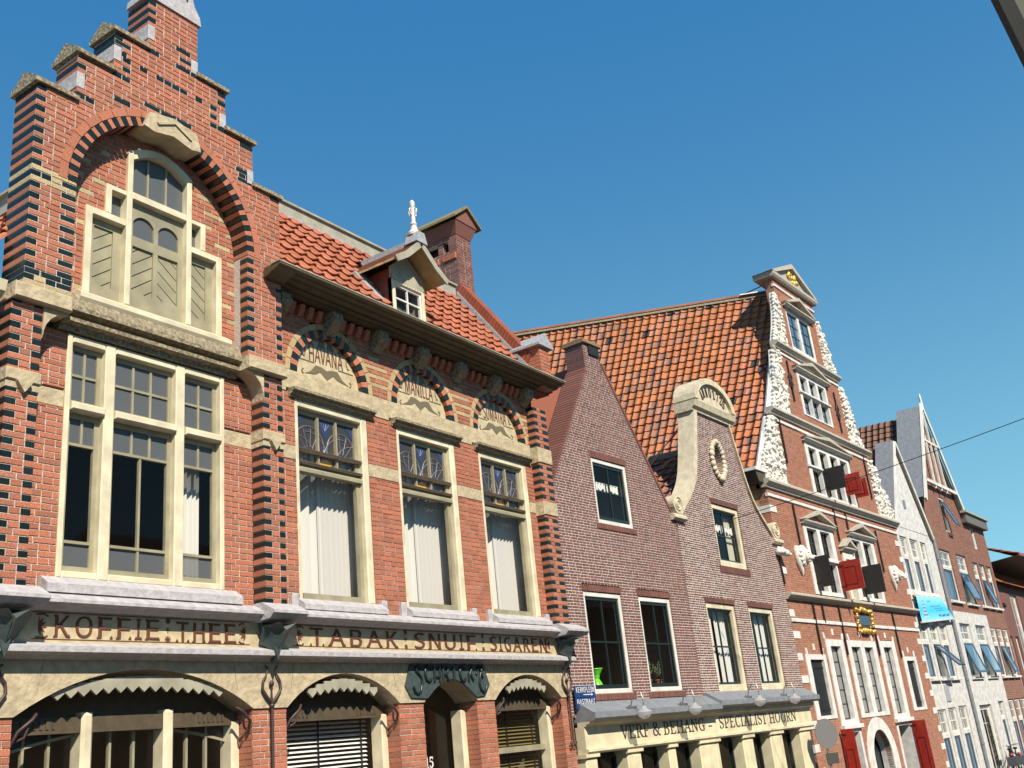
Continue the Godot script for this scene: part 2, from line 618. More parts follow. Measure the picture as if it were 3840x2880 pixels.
func _ready() -> void:
	rng.seed = 20240611
	# --- camera ---
	var cam = Camera3D.new()
	cam.name = "camera"
	cam.transform = Transform3D(cam_basis.orthonormalized(), CAM_AT)
	cam.fov = rad_to_deg(2.0 * atan(1440.0 / FOCAL))
	cam.near = 0.05
	cam.far = 900.0
	add_child(cam)
	# --- sky, exposure ---
	var sky_mat = ProceduralSkyMaterial.new()
	sky_mat.sky_top_color = lin(0.030, 0.185, 0.45)
	sky_mat.sky_horizon_color = lin(0.40, 0.86, 1.0)
	sky_mat.sky_curve = 0.18
	sky_mat.ground_horizon_color = lin(0.30, 0.36, 0.42)
	sky_mat.ground_bottom_color = lin(0.16, 0.15, 0.14)
	sky_mat.sun_angle_max = 4.0
	var sky = Sky.new()
	sky.sky_material = sky_mat
	var env = Environment.new()
	env.background_mode = Environment.BG_SKY
	env.sky = sky
	env.background_energy_multiplier = 0.72
	env.ambient_light_source = Environment.AMBIENT_SOURCE_SKY
	env.tonemap_mode = Environment.TONE_MAPPER_LINEAR
	env.tonemap_exposure = 1.45
	env.sdfgi_enabled = true
	env.ssao_enabled = true
	env.ssil_enabled = true
	var we = WorldEnvironment.new()
	we.name = "environment"
	we.environment = env
	add_child(we)
	# --- sun: high on the left, in front of the facades ---
	var sun = DirectionalLight3D.new()
	sun.name = "sun"
	sun.light_energy = 1.6
	sun.light_color = Color(1.0, 0.955, 0.88)
	sun.light_angular_distance = 0.53
	sun.shadow_enabled = true
	add_child(sun)
	sun.look_at_from_position(Vector3(-50, 100, 100), Vector3.ZERO, Vector3.UP)
	make_materials()
	build_ground()
	build_corner_shop()
	build_left_neighbour()
	build_purple_house()
	build_bell_gable_house()
	build_paint_shop()
	build_ornate_house()
	build_white_house()
	build_brick_gable_house()
	build_far_house()
	build_street_things()
	build_opposite_houses()

func make_materials() -> void:
	grain = ImageTexture.create_from_image(noise_image(0.09, 3, 0.62, 1.0, 256, 5))
	patches = ImageTexture.create_from_image(noise_image(0.02, 8, 0.80, 1.0, 512, 7))
	blotches = ImageTexture.create_from_image(noise_image(0.035, 5, 0.55, 1.12, 512, 7))
	var bi = noise_image(0.08, 21, 0.0, 1.0, 256, 5)
	bi.bump_map_to_normal_map(3.0)
	bump = ImageTexture.create_from_image(bi)
	var b = mb()
	b.slab(-0.5, 0.5, -0.5, 0.5, -1.0, 0.0, 0.0)
	b = mb()
	var e = 0.018
	var f = [Vector3(-0.5 + e, -0.5 + e * 3, 0), Vector3(0.5 - e, -0.5 + e * 3, 0), Vector3(0.5 - e, 0.5 - e * 3, 0), Vector3(-0.5 + e, 0.5 - e * 3, 0)]
	var g = [Vector3(-0.5, -0.5, -0.06), Vector3(0.5, -0.5, -0.06), Vector3(0.5, 0.5, -0.06), Vector3(-0.5, 0.5, -0.06)]
	var h = [Vector3(-0.5, -0.5, -1), Vector3(0.5, -0.5, -1), Vector3(0.5, 0.5, -1), Vector3(-0.5, 0.5, -1)]
	b.quad(f[0], f[1], f[2], f[3])
	for i in 4:
		var j = (i + 1) % 4
		b.quad(g[i], g[j], f[j], f[i])
		b.quad(h[i], h[j], g[j], g[i])
	unit_brick = b.mesh()
	unit_tile = make_unit_tile()
	M.brick = mat(Color.WHITE, 0.85, "grain", 2.3, 0.35, 0.0, true)
	M.glazed = mat(Color.WHITE, 0.3, "grain", 2.3, 0.2, 0.0, true)
	M.joint = mat(Color(0.74, 0.66, 0.58), 0.95, "grain", 1.7)
	M.joint_pale = mat(Color(0.86, 0.80, 0.75), 0.95, "grain", 1.7)
	M.joint_warm = mat(Color(0.70, 0.54, 0.42), 0.95, "grain", 1.7)
	M.sandstone = mat(Color(0.54, 0.45, 0.30), 0.9, "stone", 0.55, 0.4)
	M.weathered = mat(Color(0.36, 0.30, 0.20), 0.95, "blotch", 0.9, 0.7)
	M.bluestone = mat(Color(0.50, 0.48, 0.50), 0.75, "stone", 0.9, 0.3)
	M.lead = mat(Color(0.40, 0.42, 0.46), 0.55, "stone", 1.1, 0.3)
	M.cream = mat(Color(0.78, 0.70, 0.50), 0.45, "stone", 0.25)
	M.olive = mat(Color(0.36, 0.33, 0.22), 0.5, "stone", 0.25)
	M.white = mat(Color(0.80, 0.78, 0.72), 0.45, "stone", 0.2)
	M.bright = mat(Color(0.82, 0.80, 0.77), 0.6, "stone", 0.3)
	M.carved = mat(Color(0.80, 0.77, 0.70), 0.85, "stone", 1.3, 0.3)
	M.dark_green = mat(Color(0.012, 0.02, 0.02), 0.35)
	M.iron = mat(Color(0.055, 0.03, 0.028), 0.5)
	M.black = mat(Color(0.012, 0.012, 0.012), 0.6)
	M.slate = mat(Color(0.06, 0.085, 0.085), 0.5, "stone", 0.9, 0.3)
	M.letter_brown = mat(Color(0.20, 0.065, 0.04), 0.6, "grain", 3.0)
	M.tile_cream = mat(Color(0.62, 0.52, 0.33), 0.35, "stone", 0.6)
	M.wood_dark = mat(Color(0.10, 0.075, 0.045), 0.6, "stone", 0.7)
	M.gutter = mat(Color(0.10, 0.078, 0.042), 0.55, "stone", 0.5)
	M.fascia = mat(Color(0.42, 0.40, 0.31), 0.55, "stone", 0.3)
	M.linen = mat(Color(0.60, 0.60, 0.56), 0.9)
	M.net = mat(Color(0.50, 0.49, 0.47), 0.9)
	M.linen.backlight_enabled = true
	M.linen.backlight = Color(0.25, 0.25, 0.24)
	M.room = mat(Color(0.24, 0.20, 0.16), 0.95)
	M.glass = glass(Color(0.02, 0.022, 0.025), 0.03)
	M.glass.metallic_specular = 0.32
	M.frosted = glass(Color(0.11, 0.12, 0.13), 0.82, 0.35)
	M.frosted_dark = glass(Color(0.06, 0.065, 0.07), 0.85, 0.3)
	M.stained = glass(Color(0.05, 0.045, 0.04), 0.80, 0.12)
	M.stained_blue = glass(Color(0.03, 0.05, 0.13), 0.85, 0.12)
	M.stained_gold = glass(Color(0.62, 0.32, 0.02), 0.9, 0.2)
	M.came = mat(Color(0.25, 0.24, 0.30), 0.4, "", 1.0, 0.0, 0.4)
	M.cream_stone = mat(Color(0.66, 0.58, 0.42), 0.7, "stone", 0.5, 0.2)
	M.shop_cream = mat(Color(0.80, 0.73, 0.50), 0.4, "stone", 0.2)
	M.lamp_glass = glass(Color(0.55, 0.55, 0.58), 0.45, 0.1)
	M.stone_grey = mat(Color(0.50, 0.47, 0.40), 0.8, "stone", 0.8, 0.3)
	M.leaded = glass(Color(0.40, 0.40, 0.40), 0.55, 0.1)
	M.pale_glass = glass(Color(0.30, 0.34, 0.34), 0.5, 0.06)
	M.blue_paint = mat(Color(0.05, 0.08, 0.13), 0.4)
	M.plaster = mat(Color(0.66, 0.66, 0.65), 0.9, "stone", 0.35, 0.2)
	M.ochre = mat(Color(0.52, 0.38, 0.18), 0.9, "stone", 0.5, 0.4)
	M.red = mat(Color(0.36, 0.028, 0.016), 0.35, "stone", 0.5)
	M.gold = mat(Color(0.75, 0.48, 0.12), 0.4, "", 1.0, 0.0, 0.6)
	M.zinc = mat(Color(0.24, 0.26, 0.29), 0.5, "stone", 0.5)
	M.steel = mat(Color(0.34, 0.34, 0.34), 0.4, "", 1.0, 0.0, 0.8)
	M.sky_tinted_glass = glass(Color(0.10, 0.20, 0.32), 0.55, 0.02)  # blue of the reflected sky is put into the glass colour

# sets a plane's frame: where its u axis begins and how far it is turned towards the street, in degrees
func frame(o: Node3D, at: Vector3, degrees: float) -> void:
	o.position = at
	o.rotation.y = -deg_to_rad(degrees)

func build_ground() -> void:
	var g = mb()
	g.quad(Vector3(-300, -0.2, 300), Vector3(500, -0.2, 300), Vector3(500, -0.2, -300), Vector3(-300, -0.2, -300))
	struct("ground", g, mat(Color(0.07, 0.06, 0.055), 0.95, "stone", 0.5))
	var s = mb()
	s.box(-20, 80, -0.2, -0.06, 0.06, 2.0)
	struct("pavement", s, mat(Color(0.10, 0.085, 0.075), 0.95, "stone", 0.7))

# ---------- the red brick shop with the stepped gable ----------
func build_corner_shop() -> void:
	var K = thing("stepped_gable_shop", "orange brick shop with stepped gable, dark glazed bricks and tiled letter bands", "house")
	var list = []
	var jm = mb()
	var red = Color(0.60, 0.215, 0.125)
	var dark = Color(0.016, 0.027, 0.023)
	var cream = Color(0.66, 0.50, 0.27)
	var base = func(): return vary(red, 0.17, 0.5)
	var gx = 6.39
	# single dark bricks in the stepped part: where along, how high, stretcher or header
	var marks = [[4.82, 9.46, 1], [5.03, 9.45, 1], [5.30, 9.52, 2], [5.35, 9.69, 1], [5.57, 9.68, 1], [5.77, 9.68, 1], [5.23, 10.03, 1], [5.48, 10.04, 1], [5.75, 10.03, 2], [5.79, 10.15, 1], [5.80, 10.26, 1], [6.01, 10.25, 1], [5.70, 10.57, 1], [5.67, 10.47, 1], [5.68, 10.36, 1], [5.92, 10.60, 1], [6.17, 10.59, 2], [6.23, 10.72, 1], [6.58, 10.84, 1], [6.58, 10.73, 1], [6.61, 10.61, 2], [6.23, 10.26, 1], [6.38, 10.27, 2], [6.56, 10.27, 1], [6.77, 10.27, 1], [6.89, 10.62, 1], [6.99, 10.28, 1], [6.99, 10.16, 1], [7.03, 10.04, 2], [7.11, 10.52, 1], [7.11, 10.39, 1], [6.16, 9.82, 2], [6.38, 9.82, 2], [6.54, 9.80, 2], [6.65, 9.80, 1], [6.76, 9.69, 1], [6.98, 9.70, 1], [7.20, 9.70, 1], [7.32, 10.06, 1], [7.43, 9.71, 1], [7.43, 9.59, 1], [7.48, 9.48, 2], [7.54, 10.07, 1], [7.53, 9.95, 1], [7.53, 9.82, 1], [7.76, 9.48, 1], [7.98, 9.37, 1], [5.00, 8.39, 1], [4.99, 8.26, 1], [5.20, 8.38, 1], [5.18, 8.17, 1]]
	# gable, upper storey: stands 0.25 in front of the wall
	var step_pick = func(k, u, v, w, first, last):
		var d: float = absf(u - gx)
		if v < 8.46:
			if first and u < 5.0 and k % 2 == 0: return vary(dark, 0.3)
			if v > 8.27 and u < 5.2 and v < 8.46: return vary(dark if k % 2 == 0 and int(u * 9.0) % 2 == 0 else cream, 0.15)
			if (first or last) and d < 1.25 and k % 2 == 0: return vary(dark, 0.3)
			if last and u > 7.8 and k % 2 == 0: return vary(dark, 0.3)
			if v < 7.33 and u < 5.3: return vary(cream if int(u * 9.5) % 2 == 0 else dark, 0.15)
			return base.call()
		for q in marks:
			if absf(v - q[1]) < 0.032 and absf(u - q[0]) < (0.12 if q[2] == 2 else 0.056): return vary(dark, 0.3)
		if first and k % 2 == 0 and (u < 5.0 or (u < 5.4 and v > 9.72) or (u > 5.5 and u < 5.8 and v > 10.28) or v > 10.95): return vary(dark, 0.3)
		return base.call()
	var outline = PackedVector2Array([Vector2(4.75, 7.13), Vector2(5.24, 7.13)])
	var seg = 26
	for i in seg + 1:
		var a = PI - PI * i / seg
		outline.append(Vector2(6.37 + 1.25 * cos(a), 8.44 + 1.25 * sin(a)) if i > 0 and i < seg else Vector2(6.37 + (1.13 if i == seg else -1.13), 8.44))
	outline.append_array(PackedVector2Array([Vector2(7.50, 7.13), Vector2(8.03, 7.13), Vector2(8.03, 9.42), Vector2(7.60, 9.42), Vector2(7.60, 10.03), Vector2(7.17, 10.03), Vector2(7.17, 10.58), Vector2(6.74, 10.58), Vector2(6.74, 11.34), Vector2(6.04, 11.34), Vector2(6.04, 10.58), Vector2(5.61, 10.58), Vector2(5.61, 10.03), Vector2(5.18, 10.03), Vector2(5.18, 9.42), Vector2(4.75, 9.42)]))
	brick_wall(list, jm, [outline], 0.25, {"pick": step_pick, "deep": 0.40, "joint": 0.0125})
	# lower pilasters either side of the bay window
	var pil_pick = func(k, u, v, w, first, last):
		if k % 2 == 0 and (first or last): return vary(dark, 0.3)
		return base.call()
	for x in [[4.68, 4.99], [7.757, 8.06]]:
		brick_wall(list, jm, [rect(x[0], x[1], 4.28, 6.10)], 0.20, {"pick": pil_pick, "deep": 0.20})
		brick_wall(list, jm, [rect(x[0], x[1], 6.29, 6.99)], 0.20, {"pick": pil_pick, "deep": 0.20})
	# wall round the bay window
	var plain = func(k, u, v, w, first, last): return base.call()
	for x in [[4.99, 5.38], [7.345, 7.757]]:
		brick_wall(list, jm, [rect(x[0], x[1], 4.28, 6.10)], 0.0, {"pick": plain, "deep": 0.15})
		brick_wall(list, jm, [rect(x[0], x[1], 6.29, 6.90)], 0.0, {"pick": plain, "deep": 0.15})
	# panel inside the great arch, with bands of cream brick
	var panel_pick = func(k, u, v, w, first, last):
		if k % 3 == 0 and (u < 5.8 or u > 6.95) and int(u * 4.6 + k) % 2 == 0: return vary(cream, 0.2)
		return base.call()
	var panel = PackedVector2Array([Vector2(5.20, 7.30), Vector2(7.55, 7.30)])
	for i in 21:
		var a = PI * i / 20
		panel.append(Vector2(6.37 + 1.17 * cos(a), 8.44 + 1.17 * sin(a)))
	var stepped = PackedVector2Array([Vector2(5.50, 7.38), Vector2(7.30, 7.38), Vector2(7.30, 8.40), Vector2(7.06, 8.40), Vector2(7.06, 8.76), Vector2(6.85, 8.76), Vector2(6.85, 9.28)])
	for i in range(1, 8):
		var s = i / 8.0
		stepped.append(Vector2(lerpf(6.85, 5.98, s), 9.28 + 0.16 * sin(PI * s)))
	stepped.append_array(PackedVector2Array([Vector2(5.98, 9.28), Vector2(5.98, 8.76), Vector2(5.73, 8.76), Vector2(5.73, 8.40), Vector2(5.50, 8.40)]))
	brick_wall(list, jm, [panel, stepped], 0.0, {"pick": panel_pick, "deep": 0.15})
	# right wing
	var wing_pick = func(k, u, v, w, first, last):
		if v > 7.30 and v < 7.85 and k % 2 == 1:
			var c = fmod(u - 9.93 + 19.05, 1.905)
			if c < 0.24 or c > 1.80: return vary(cream, 0.12)
		return base.call()
	# bands of stone cross the piers, so the wall is laid in three lifts
	var lifts = [[4.28, 6.09], [6.27, 6.96], [7.25, 8.20]]
	for l in lifts:
		var ps = [rect(8.06, 13.75, l[0], l[1])]
		for i in 3:
			var x = 8.45 + 1.905 * i
			if l[0] < 6.9: ps.append(rect(x, x + 1.31, maxf(l[0] - 0.01, 4.36), l[1] + 0.01))
			else: ps.append(arched(x + 0.655 - 0.80, x + 0.655 + 0.80, 7.24, 7.251, 0.80, 22))
		brick_wall(list, jm, ps, 0.0, {"pick": wing_pick, "deep": 0.12})
	# right pilaster
	var rp = func(k, u, v, w, first, last):
		if k % 2 == 0 and (first or last): return vary(dark, 0.3)
		return base.call()
	for l in [[4.28, 6.05], [6.27, 6.93], [7.19, 7.90]]:
		brick_wall(list, jm, [rect(13.75, 14.13, l[0], l[1])], 0.15, {"pick": rp, "deep": 0.45})
	# piers of the ground floor
	for x in [[4.60, 5.06], [7.72, 8.20], [10.08, 10.56], [11.70, 12.12], [13.86, 14.15]]:
		brick_wall(list, jm, [rect(x[0], x[1], -0.2, 3.22)], 0.0, {"pick": plain, "deep": 0.30})
	# stack and parapet at the right end of the roof
	brick_wall(list, jm, [rect(13.82, 14.12, 8.20, 8.98)], 0.36, {"pick": plain, "deep": 0.5})
	lay_bricks(list, K, 300)
	obj("joints", jm, M.joint, K)
	# arch of the gable: dark and orange wedges, then a ring of plain brick
	voussoirs(K, "voussoir", 6.37, 8.44, 1.13, 1.235, PI, 0.0, 56, 0.0, 0.256, func(i): return vary(dark if i % 2 == 0 else red, 0.15))
	voussoirs(K, "arch_brick", 6.37, 8.44, 1.245, 1.335, PI, 0.0, 20, 0.15, 0.254, func(i): return vary(red * 1.05, 0.12))
	var st = mb()
	st.prism(PackedVector2Array([Vector2(5.98, 9.50), Vector2(6.05, 9.70), Vector2(6.38, 9.77), Vector2(6.70, 9.70), Vector2(6.76, 9.50), Vector2(6.62, 9.47), Vector2(6.37, 9.53), Vector2(6.12, 9.47)]), 0.0, 0.31)
	st.prism(PackedVector2Array([Vector2(6.14, 9.60), Vector2(6.38, 9.72), Vector2(6.62, 9.60), Vector2(6.60, 9.58), Vector2(6.38, 9.69), Vector2(6.16, 9.58)]), 0.30, 0.33)
	obj("keystone", st, M.sandstone, K)
	# saddle-backed copings on every step
	for sd in [[4.71, 5.20, 9.42], [5.14, 5.63, 10.03], [5.57, 6.06, 10.58], [6.72, 7.21, 10.58], [7.15, 7.64, 10.03], [7.58, 8.07, 9.42]]:
		var c = mb()
		c.along([Vector2(-0.19, sd[2]), Vector2(0.29, sd[2]), Vector2(0.29, sd[2] + 0.05), Vector2(0.05, sd[2] + 0.21), Vector2(-0.19, sd[2] + 0.05)], sd[0], sd[1])
		obj("coping", c, M.weathered, K)
	# pale stone blocks at the foot of each riser
	for sb in [[5.16, 9.60], [5.59, 10.20], [6.02, 10.74], [6.64, 10.60], [7.07, 10.05], [7.50, 9.44]]:
		var c = mb()
		c.slab(sb[0] + 0.012, sb[0] + 0.107, sb[1], sb[1] + 0.20, -0.1, 0.258, 0.006)
		obj("corner_stone", c, M.bluestone, K)
	var top = mb()
	top.prism(PackedVector2Array([Vector2(6.00, 11.34), Vector2(6.78, 11.34), Vector2(6.76, 11.46), Vector2(6.68, 11.58), Vector2(6.63, 11.76), Vector2(6.63, 12.1), Vector2(6.15, 12.1), Vector2(6.15, 11.76), Vector2(6.10, 11.58), Vector2(6.02, 11.46)]), -0.14, 0.27)
	obj("finial_stone", top, M.bluestone, K)
	var curl = mb()
	var cp = []
	for i in 24:
		var a = -0.4 + i * 0.36
		var r = 0.155 - 0.0048 * i
		cp.append(Vector3(6.42 + r * cos(a), 11.66 + r * sin(a), 0.275))
	curl.tube(cp, 0.016, 5)
	obj("scroll_relief", curl, M.slate, K)
	# stone corbels that carry the gable
	for side in [-1.0, 1.0]:
		var c = mb()
		var a = 4.66 if side < 0 else 7.49
		var b = 5.25 if side < 0 else 8.08
		c.slab(a, b, 6.98, 7.14, 0.002, 0.285, 0.012)
		var q = PackedVector2Array()
		var inner = 4.99 if side < 0 else 7.757
		var edge = 5.24 if side < 0 else 7.50
		q.append(Vector2(inner, 6.985))
		q.append(Vector2(edge, 6.985))
		for i in 7:
			var t = i / 6.0 * PI * 0.5
			q.append(Vector2(lerpf(edge, inner, sin(t)), lerpf(6.96, 6.66, 1.0 - cos(t))))
		c.prism(q, 0.003, 0.22)
		obj("corbel", c, M.sandstone, K)
	# bands with a diamond on the pilasters
	for x in [[4.66, 5.01], [7.735, 8.08]]:
		var c = mb()
		c.slab(x[0], x[1], 6.17, 6.29, -0.05, 0.225, 0.012)
		c.slab(x[0] + 0.01, x[1] - 0.01, 6.10, 6.17, -0.05, 0.203, 0.004)
		var mx: float = (x[0] + x[1]) * 0.5
		c.prism(PackedVector2Array([Vector2(mx, 6.06), Vector2(mx + 0.075, 6.165), Vector2(mx, 6.27), Vector2(mx - 0.075, 6.165)]), 0.2, 0.25)
		obj("pilaster_band", c, M.sandstone, K)
	for x in [[5.005, 5.378], [7.347, 7.75], [8.065, 8.448], [9.762, 10.353], [11.667, 12.258], [13.572, 13.75]]:
		var c = mb()
		c.slab(x[0], x[1], 6.094, 6.266, -0.12, 0.004, 0.004)
		obj("stone_band", c, M.sandstone, K)
	for x in [[8.065, 8.31], [9.90, 10.215], [11.805, 12.12], [13.71, 13.755]]:
		var c = mb()
		c.slab(x[0], x[1], 6.96, 7.25, -0.12, 0.006, 0.004)
		obj("impost", c, M.sandstone, K)
	for l in [[6.05, 6.27], [6.93, 7.19]]:
		var c = mb()
		c.slab(13.73, 14.15, l[0], l[1], -0.3, 0.17, 0.01)
		obj("pilaster_band", c, M.sandstone, K)
	# ledge and moulding over the bay window
	var le = mb()
	le.along([Vector2(-0.12, 6.90), Vector2(0.05, 6.90), Vector2(0.05, 6.95), Vector2(0.13, 6.97), Vector2(0.13, 7.01), Vector2(0.06, 7.03), Vector2(0.06, 7.06), Vector2(0.16, 7.08), Vector2(0.16, 7.13), Vector2(0.08, 7.30), Vector2(-0.12, 7.30)], 5.26, 7.49)
	obj("window_ledge", le, M.weathered, K)
	var sl = mb()
	sl.along([Vector2(-0.1, 7.24), Vector2(0.11, 7.24), Vector2(0.13, 7.27), Vector2(0.13, 7.32), Vector2(0.03, 7.385), Vector2(-0.1, 7.385)], 5.42, 7.36)
	obj("cream_sill", sl, M.cream, K)
	build_arch_window(K)
	build_bay_window(K)
	build_wing(K)
	build_shop_front(K)
	build_shop_roof(K)
	room(K, 4.7, 13.9, 4.1, 7.2, -0.16, -4.5, M.room)
	room(K, 5.48, 7.33, 7.36, 9.42, -0.16, -0.9, M.room)
	room(K, 4.7, 14.0, -0.15, 3.7, -0.55, -5.0, M.room)

func build_arch_window(K: Node3D) -> void:
	# stepped cream frame with loft doors
	var f = mb()
	f.slab(5.50, 5.58, 7.385, 8.40, -0.12, 0.03, 0.006)
	f.slab(7.22, 7.30, 7.385, 8.40, -0.12, 0.03, 0.006)
	f.slab(5.58, 5.98, 8.32, 8.40, -0.12, 0.029, 0.006)
	f.slab(6.85, 7.22, 8.32, 8.40, -0.12, 0.029, 0.006)
	f.slab(5.73, 5.80, 8.40, 8.76, -0.12, 0.03, 0.006)
	f.slab(6.99, 7.06, 8.40, 8.76, -0.12, 0.03, 0.006)
	f.slab(5.80, 5.98, 8.70, 8.76, -0.12, 0.029, 0.006)
	f.slab(6.85, 6.99, 8.70, 8.76, -0.12, 0.029, 0.006)
	f.slab(5.98, 6.05, 7.385, 9.28, -0.12, 0.045, 0.008)
	f.slab(6.78, 6.85, 7.385, 9.28, -0.12, 0.045, 0.008)
	f.slab(6.05, 6.78, 8.69, 8.78, -0.12, 0.04, 0.008)
	var hd = PackedVector2Array()
	for i in 9: hd.append(Vector2(lerpf(5.985, 6.845, i / 8.0), 9.28 + 0.16 * sin(PI * i / 8.0)))
	for i in range(8, -1, -1): hd.append(Vector2(lerpf(6.05, 6.78, i / 8.0), 9.20 + 0.15 * sin(PI * i / 8.0)))
	f.prism(hd, -0.12, 0.035)
	var w = obj("loft_window", f, M.cream, K)
	var bars = mb()
	for x in [6.29, 6.535]: bars.box(x - 0.011, x + 0.011, 8.78, 9.33, -0.06, -0.03)
	obj("glazing_bars", bars, M.olive, w)
	var xs = [6.05, 6.29, 6.535, 6.78]
	for i in 3:
		var p = mb()
		p.prism(PackedVector2Array([Vector2(xs[i], 8.78), Vector2(xs[i + 1], 8.78), Vector2(xs[i + 1], 9.20 + 0.15 * sin(PI * (i + 1) / 3.0)), Vector2(xs[i], 9.20 + 0.15 * sin(PI * i / 3.0))]), -0.055, -0.05)
		obj("pane", p, M.frosted, w)
	for x in [[5.80, 5.98], [6.85, 6.99]]:
		var p = mb()
		p.sheet(x[0], x[1], 8.40, 8.70, -0.08)
		obj("pane", p, M.frosted, w)
	# double loft door: two arched lights over boarded panels
	var d = mb()
	var ps = [rect(6.05, 6.78, 7.385, 8.69), arched(6.115, 6.385, 8.28, 8.46, 0.09, 8), arched(6.445, 6.715, 8.28, 8.46, 0.09, 8), rect(6.115, 6.385, 7.60, 8.16), rect(6.445, 6.715, 7.60, 8.16)]
	sheet_wall(d, ps, -0.035, 0.05)
	var door = obj("loft_door", d, M.olive, K)
	for x in [[6.115, 6.385], [6.445, 6.715]]:
		var p = mb()
		p.prism(arched(x[0], x[1], 8.28, 8.46, 0.09, 8), -0.065, -0.06)
		obj("pane", p, M.frosted, door)
	boards(door, 6.115, 6.385, 7.60, 8.16, -0.06, 1.0)
	boards(door, 6.445, 6.715, 7.60, 8.16, -0.06, -1.0)
	for x in [[5.58, 5.98, 1.0], [6.85, 7.22, -1.0]]:
		var s = mb()
		sheet_wall(s, [rect(x[0], x[1], 7.385, 8.32), rect(x[0] + 0.07, x[1] - 0.10, 7.55, 8.24)], -0.05, 0.04)
		var side = obj("side_panel", s, M.olive, K)
		boards(side, x[0] + 0.07, x[1] - 0.10, 7.55, 8.24, -0.07, x[2])

# diagonal tongued boards filling a panel, each a mesh with its own edges
func boards(parent: Node3D, u0: float, u1: float, v0: float, v1: float, z: float, dir: float) -> void:
	var w = 0.15
	var k = 0
	var box = rect(u0, u1, v0, v1)
	var t = v0 - (u1 - u0)
	while t < v1 + (u1 - u0):
		var p = PackedVector2Array()
		for e in [[u0, 0.0], [u1, 1.0]]: p.append(Vector2(e[0], t + 0.007 + (e[1] if dir > 0 else 1.0 - e[1]) * (u1 - u0) * 0.75))
		for e in [[u1, 1.0], [u0, 0.0]]: p.append(Vector2(e[0], t + w - 0.007 + (e[1] if dir > 0 else 1.0 - e[1]) * (u1 - u0) * 0.75))
		for c in Geometry2D.intersect_polygons(p, box):
			var m = mb()
			m.prism(c, z - 0.02, z)
			obj("board", m, M.olive, parent)
		t += w
		k += 1
	var b = mb()
	b.box(u0, u1, v0, v1, z - 0.03, z - 0.015)
	obj("backing", b, M.wood_dark, parent)

func build_bay_window(K: Node3D) -> void:
	var f = mb()
	var mull = [[5.38, 5.44], [5.81, 5.93], [6.68, 6.80], [7.285, 7.345]]
	for x in mull: f.slab(x[0], x[1], 4.44, 6.885, -0.14, 0.02, 0.012)
	for v in [[6.80, 6.885, 0.015], [6.09, 6.17, 0.05], [4.44, 4.51, 0.012]]:
		for i in 3: f.slab(mull[i][1], mull[i + 1][0], v[0], v[1], -0.14, v[2], 0.012)
	var w = obj("bay_window", f, M.cream, K)
	for i in 3:
		var a: float = mull[i][1]
		var b: float = mull[i + 1][0]
		var n = 3 if i == 1 else 2
		var cols = [0.5] if n == 2 else [0.333, 0.667]
		sash(w, a, b, 6.17, 6.80, -0.06, cols, [0.5], [M.frosted])
		# lower sash: small lights above, one tall light, obscured light below
		var s = mb()
		var e = 0.05
		s.box(a, a + e, 4.51, 6.09, -0.10, -0.06)
		s.box(b - e, b, 4.51, 6.09, -0.10, -0.06)
		s.box(a + e, b - e, 6.03, 6.09, -0.10, -0.061)
		s.box(a + e, b - e, 4.51, 4.57, -0.10, -0.061)
		for v in [5.765, 4.80]: s.box(a + e, b - e, v - 0.014, v + 0.014, -0.10, -0.055)
		for c in cols:
			var x = lerpf(a + e, b - e, c)
			s.box(x - 0.013, x + 0.013, 5.78, 6.03, -0.095, -0.062)
		if n == 3: s.box((a + b) * 0.5 - 0.013, (a + b) * 0.5 + 0.013, 4.57, 5.755, -0.095, -0.062)
		obj("sash", s, M.olive, w)
		var xs = [a + e]
		for c in cols: xs.append(lerpf(a + e, b - e, c))
		xs.append(b - e)
		for k in xs.size() - 1:
			var p = mb()
			p.sheet(xs[k], xs[k + 1], 5.779, 6.03, -0.08)
			obj("pane", p, M.frosted, w)
		var ys = [a + e, (a + b) * 0.5, b - e] if n == 3 else [a + e, b - e]
		for k in ys.size() - 1:
			var p = mb()
			p.sheet(ys[k], ys[k + 1], 4.814, 5.751, -0.08)
			obj("pane", p, M.glass, w)
			p = mb()
			p.sheet(ys[k], ys[k + 1], 4.57, 4.786, -0.08)
			obj("pane", p, M.frosted, w)
	var l = mb()
	l.along([Vector2(-0.1, 4.28), Vector2(0.16, 4.28), Vector2(0.16, 4.36), Vector2(0.04, 4.44), Vector2(-0.1, 4.44)], 5.22, 7.47)
	obj("stone_sill", l, M.bluestone, K)
	curtain("white curtain gathered at the right of the bay window", K, 6.98, 7.24, 4.55, 5.85, -0.30, 4.0, 0.025, M.linen)

func sash(parent: Node3D, a: float, b: float, v0: float, v1: float, z: float, cols: Array, rows: Array, glasses: Array) -> void:
	var e = 0.05
	var s = mb()
	s.box(a, a + e, v0, v1, z - 0.04, z)
	s.box(b - e, b, v0, v1, z - 0.04, z)
	s.box(a + e, b - e, v1 - e, v1, z - 0.04, z - 0.001)
	s.box(a + e, b - e, v0, v0 + e, z - 0.04, z - 0.001)
	var xs = [a + e]
	for c in cols: xs.append(lerpf(a + e, b - e, c))
	xs.append(b - e)
	var ys = [v0 + e]
	for c in rows: ys.append(lerpf(v0 + e, v1 - e, c))
	ys.append(v1 - e)
	for i in range(1, xs.size() - 1): s.box(xs[i] - 0.013, xs[i] + 0.013, v0 + e, v1 - e, z - 0.035, z - 0.004)
	for i in range(1, ys.size() - 1): s.box(a + e, b - e, ys[i] - 0.013, ys[i] + 0.013, z - 0.035, z - 0.002)
	obj("sash", s, M.olive, parent)
	for j in ys.size() - 1:
		for i in xs.size() - 1:
			var p = mb()
			p.sheet(xs[i], xs[i + 1], ys[j], ys[j + 1], z - 0.02)
			obj("pane", p, glasses[mini(j, glasses.size() - 1)], parent)

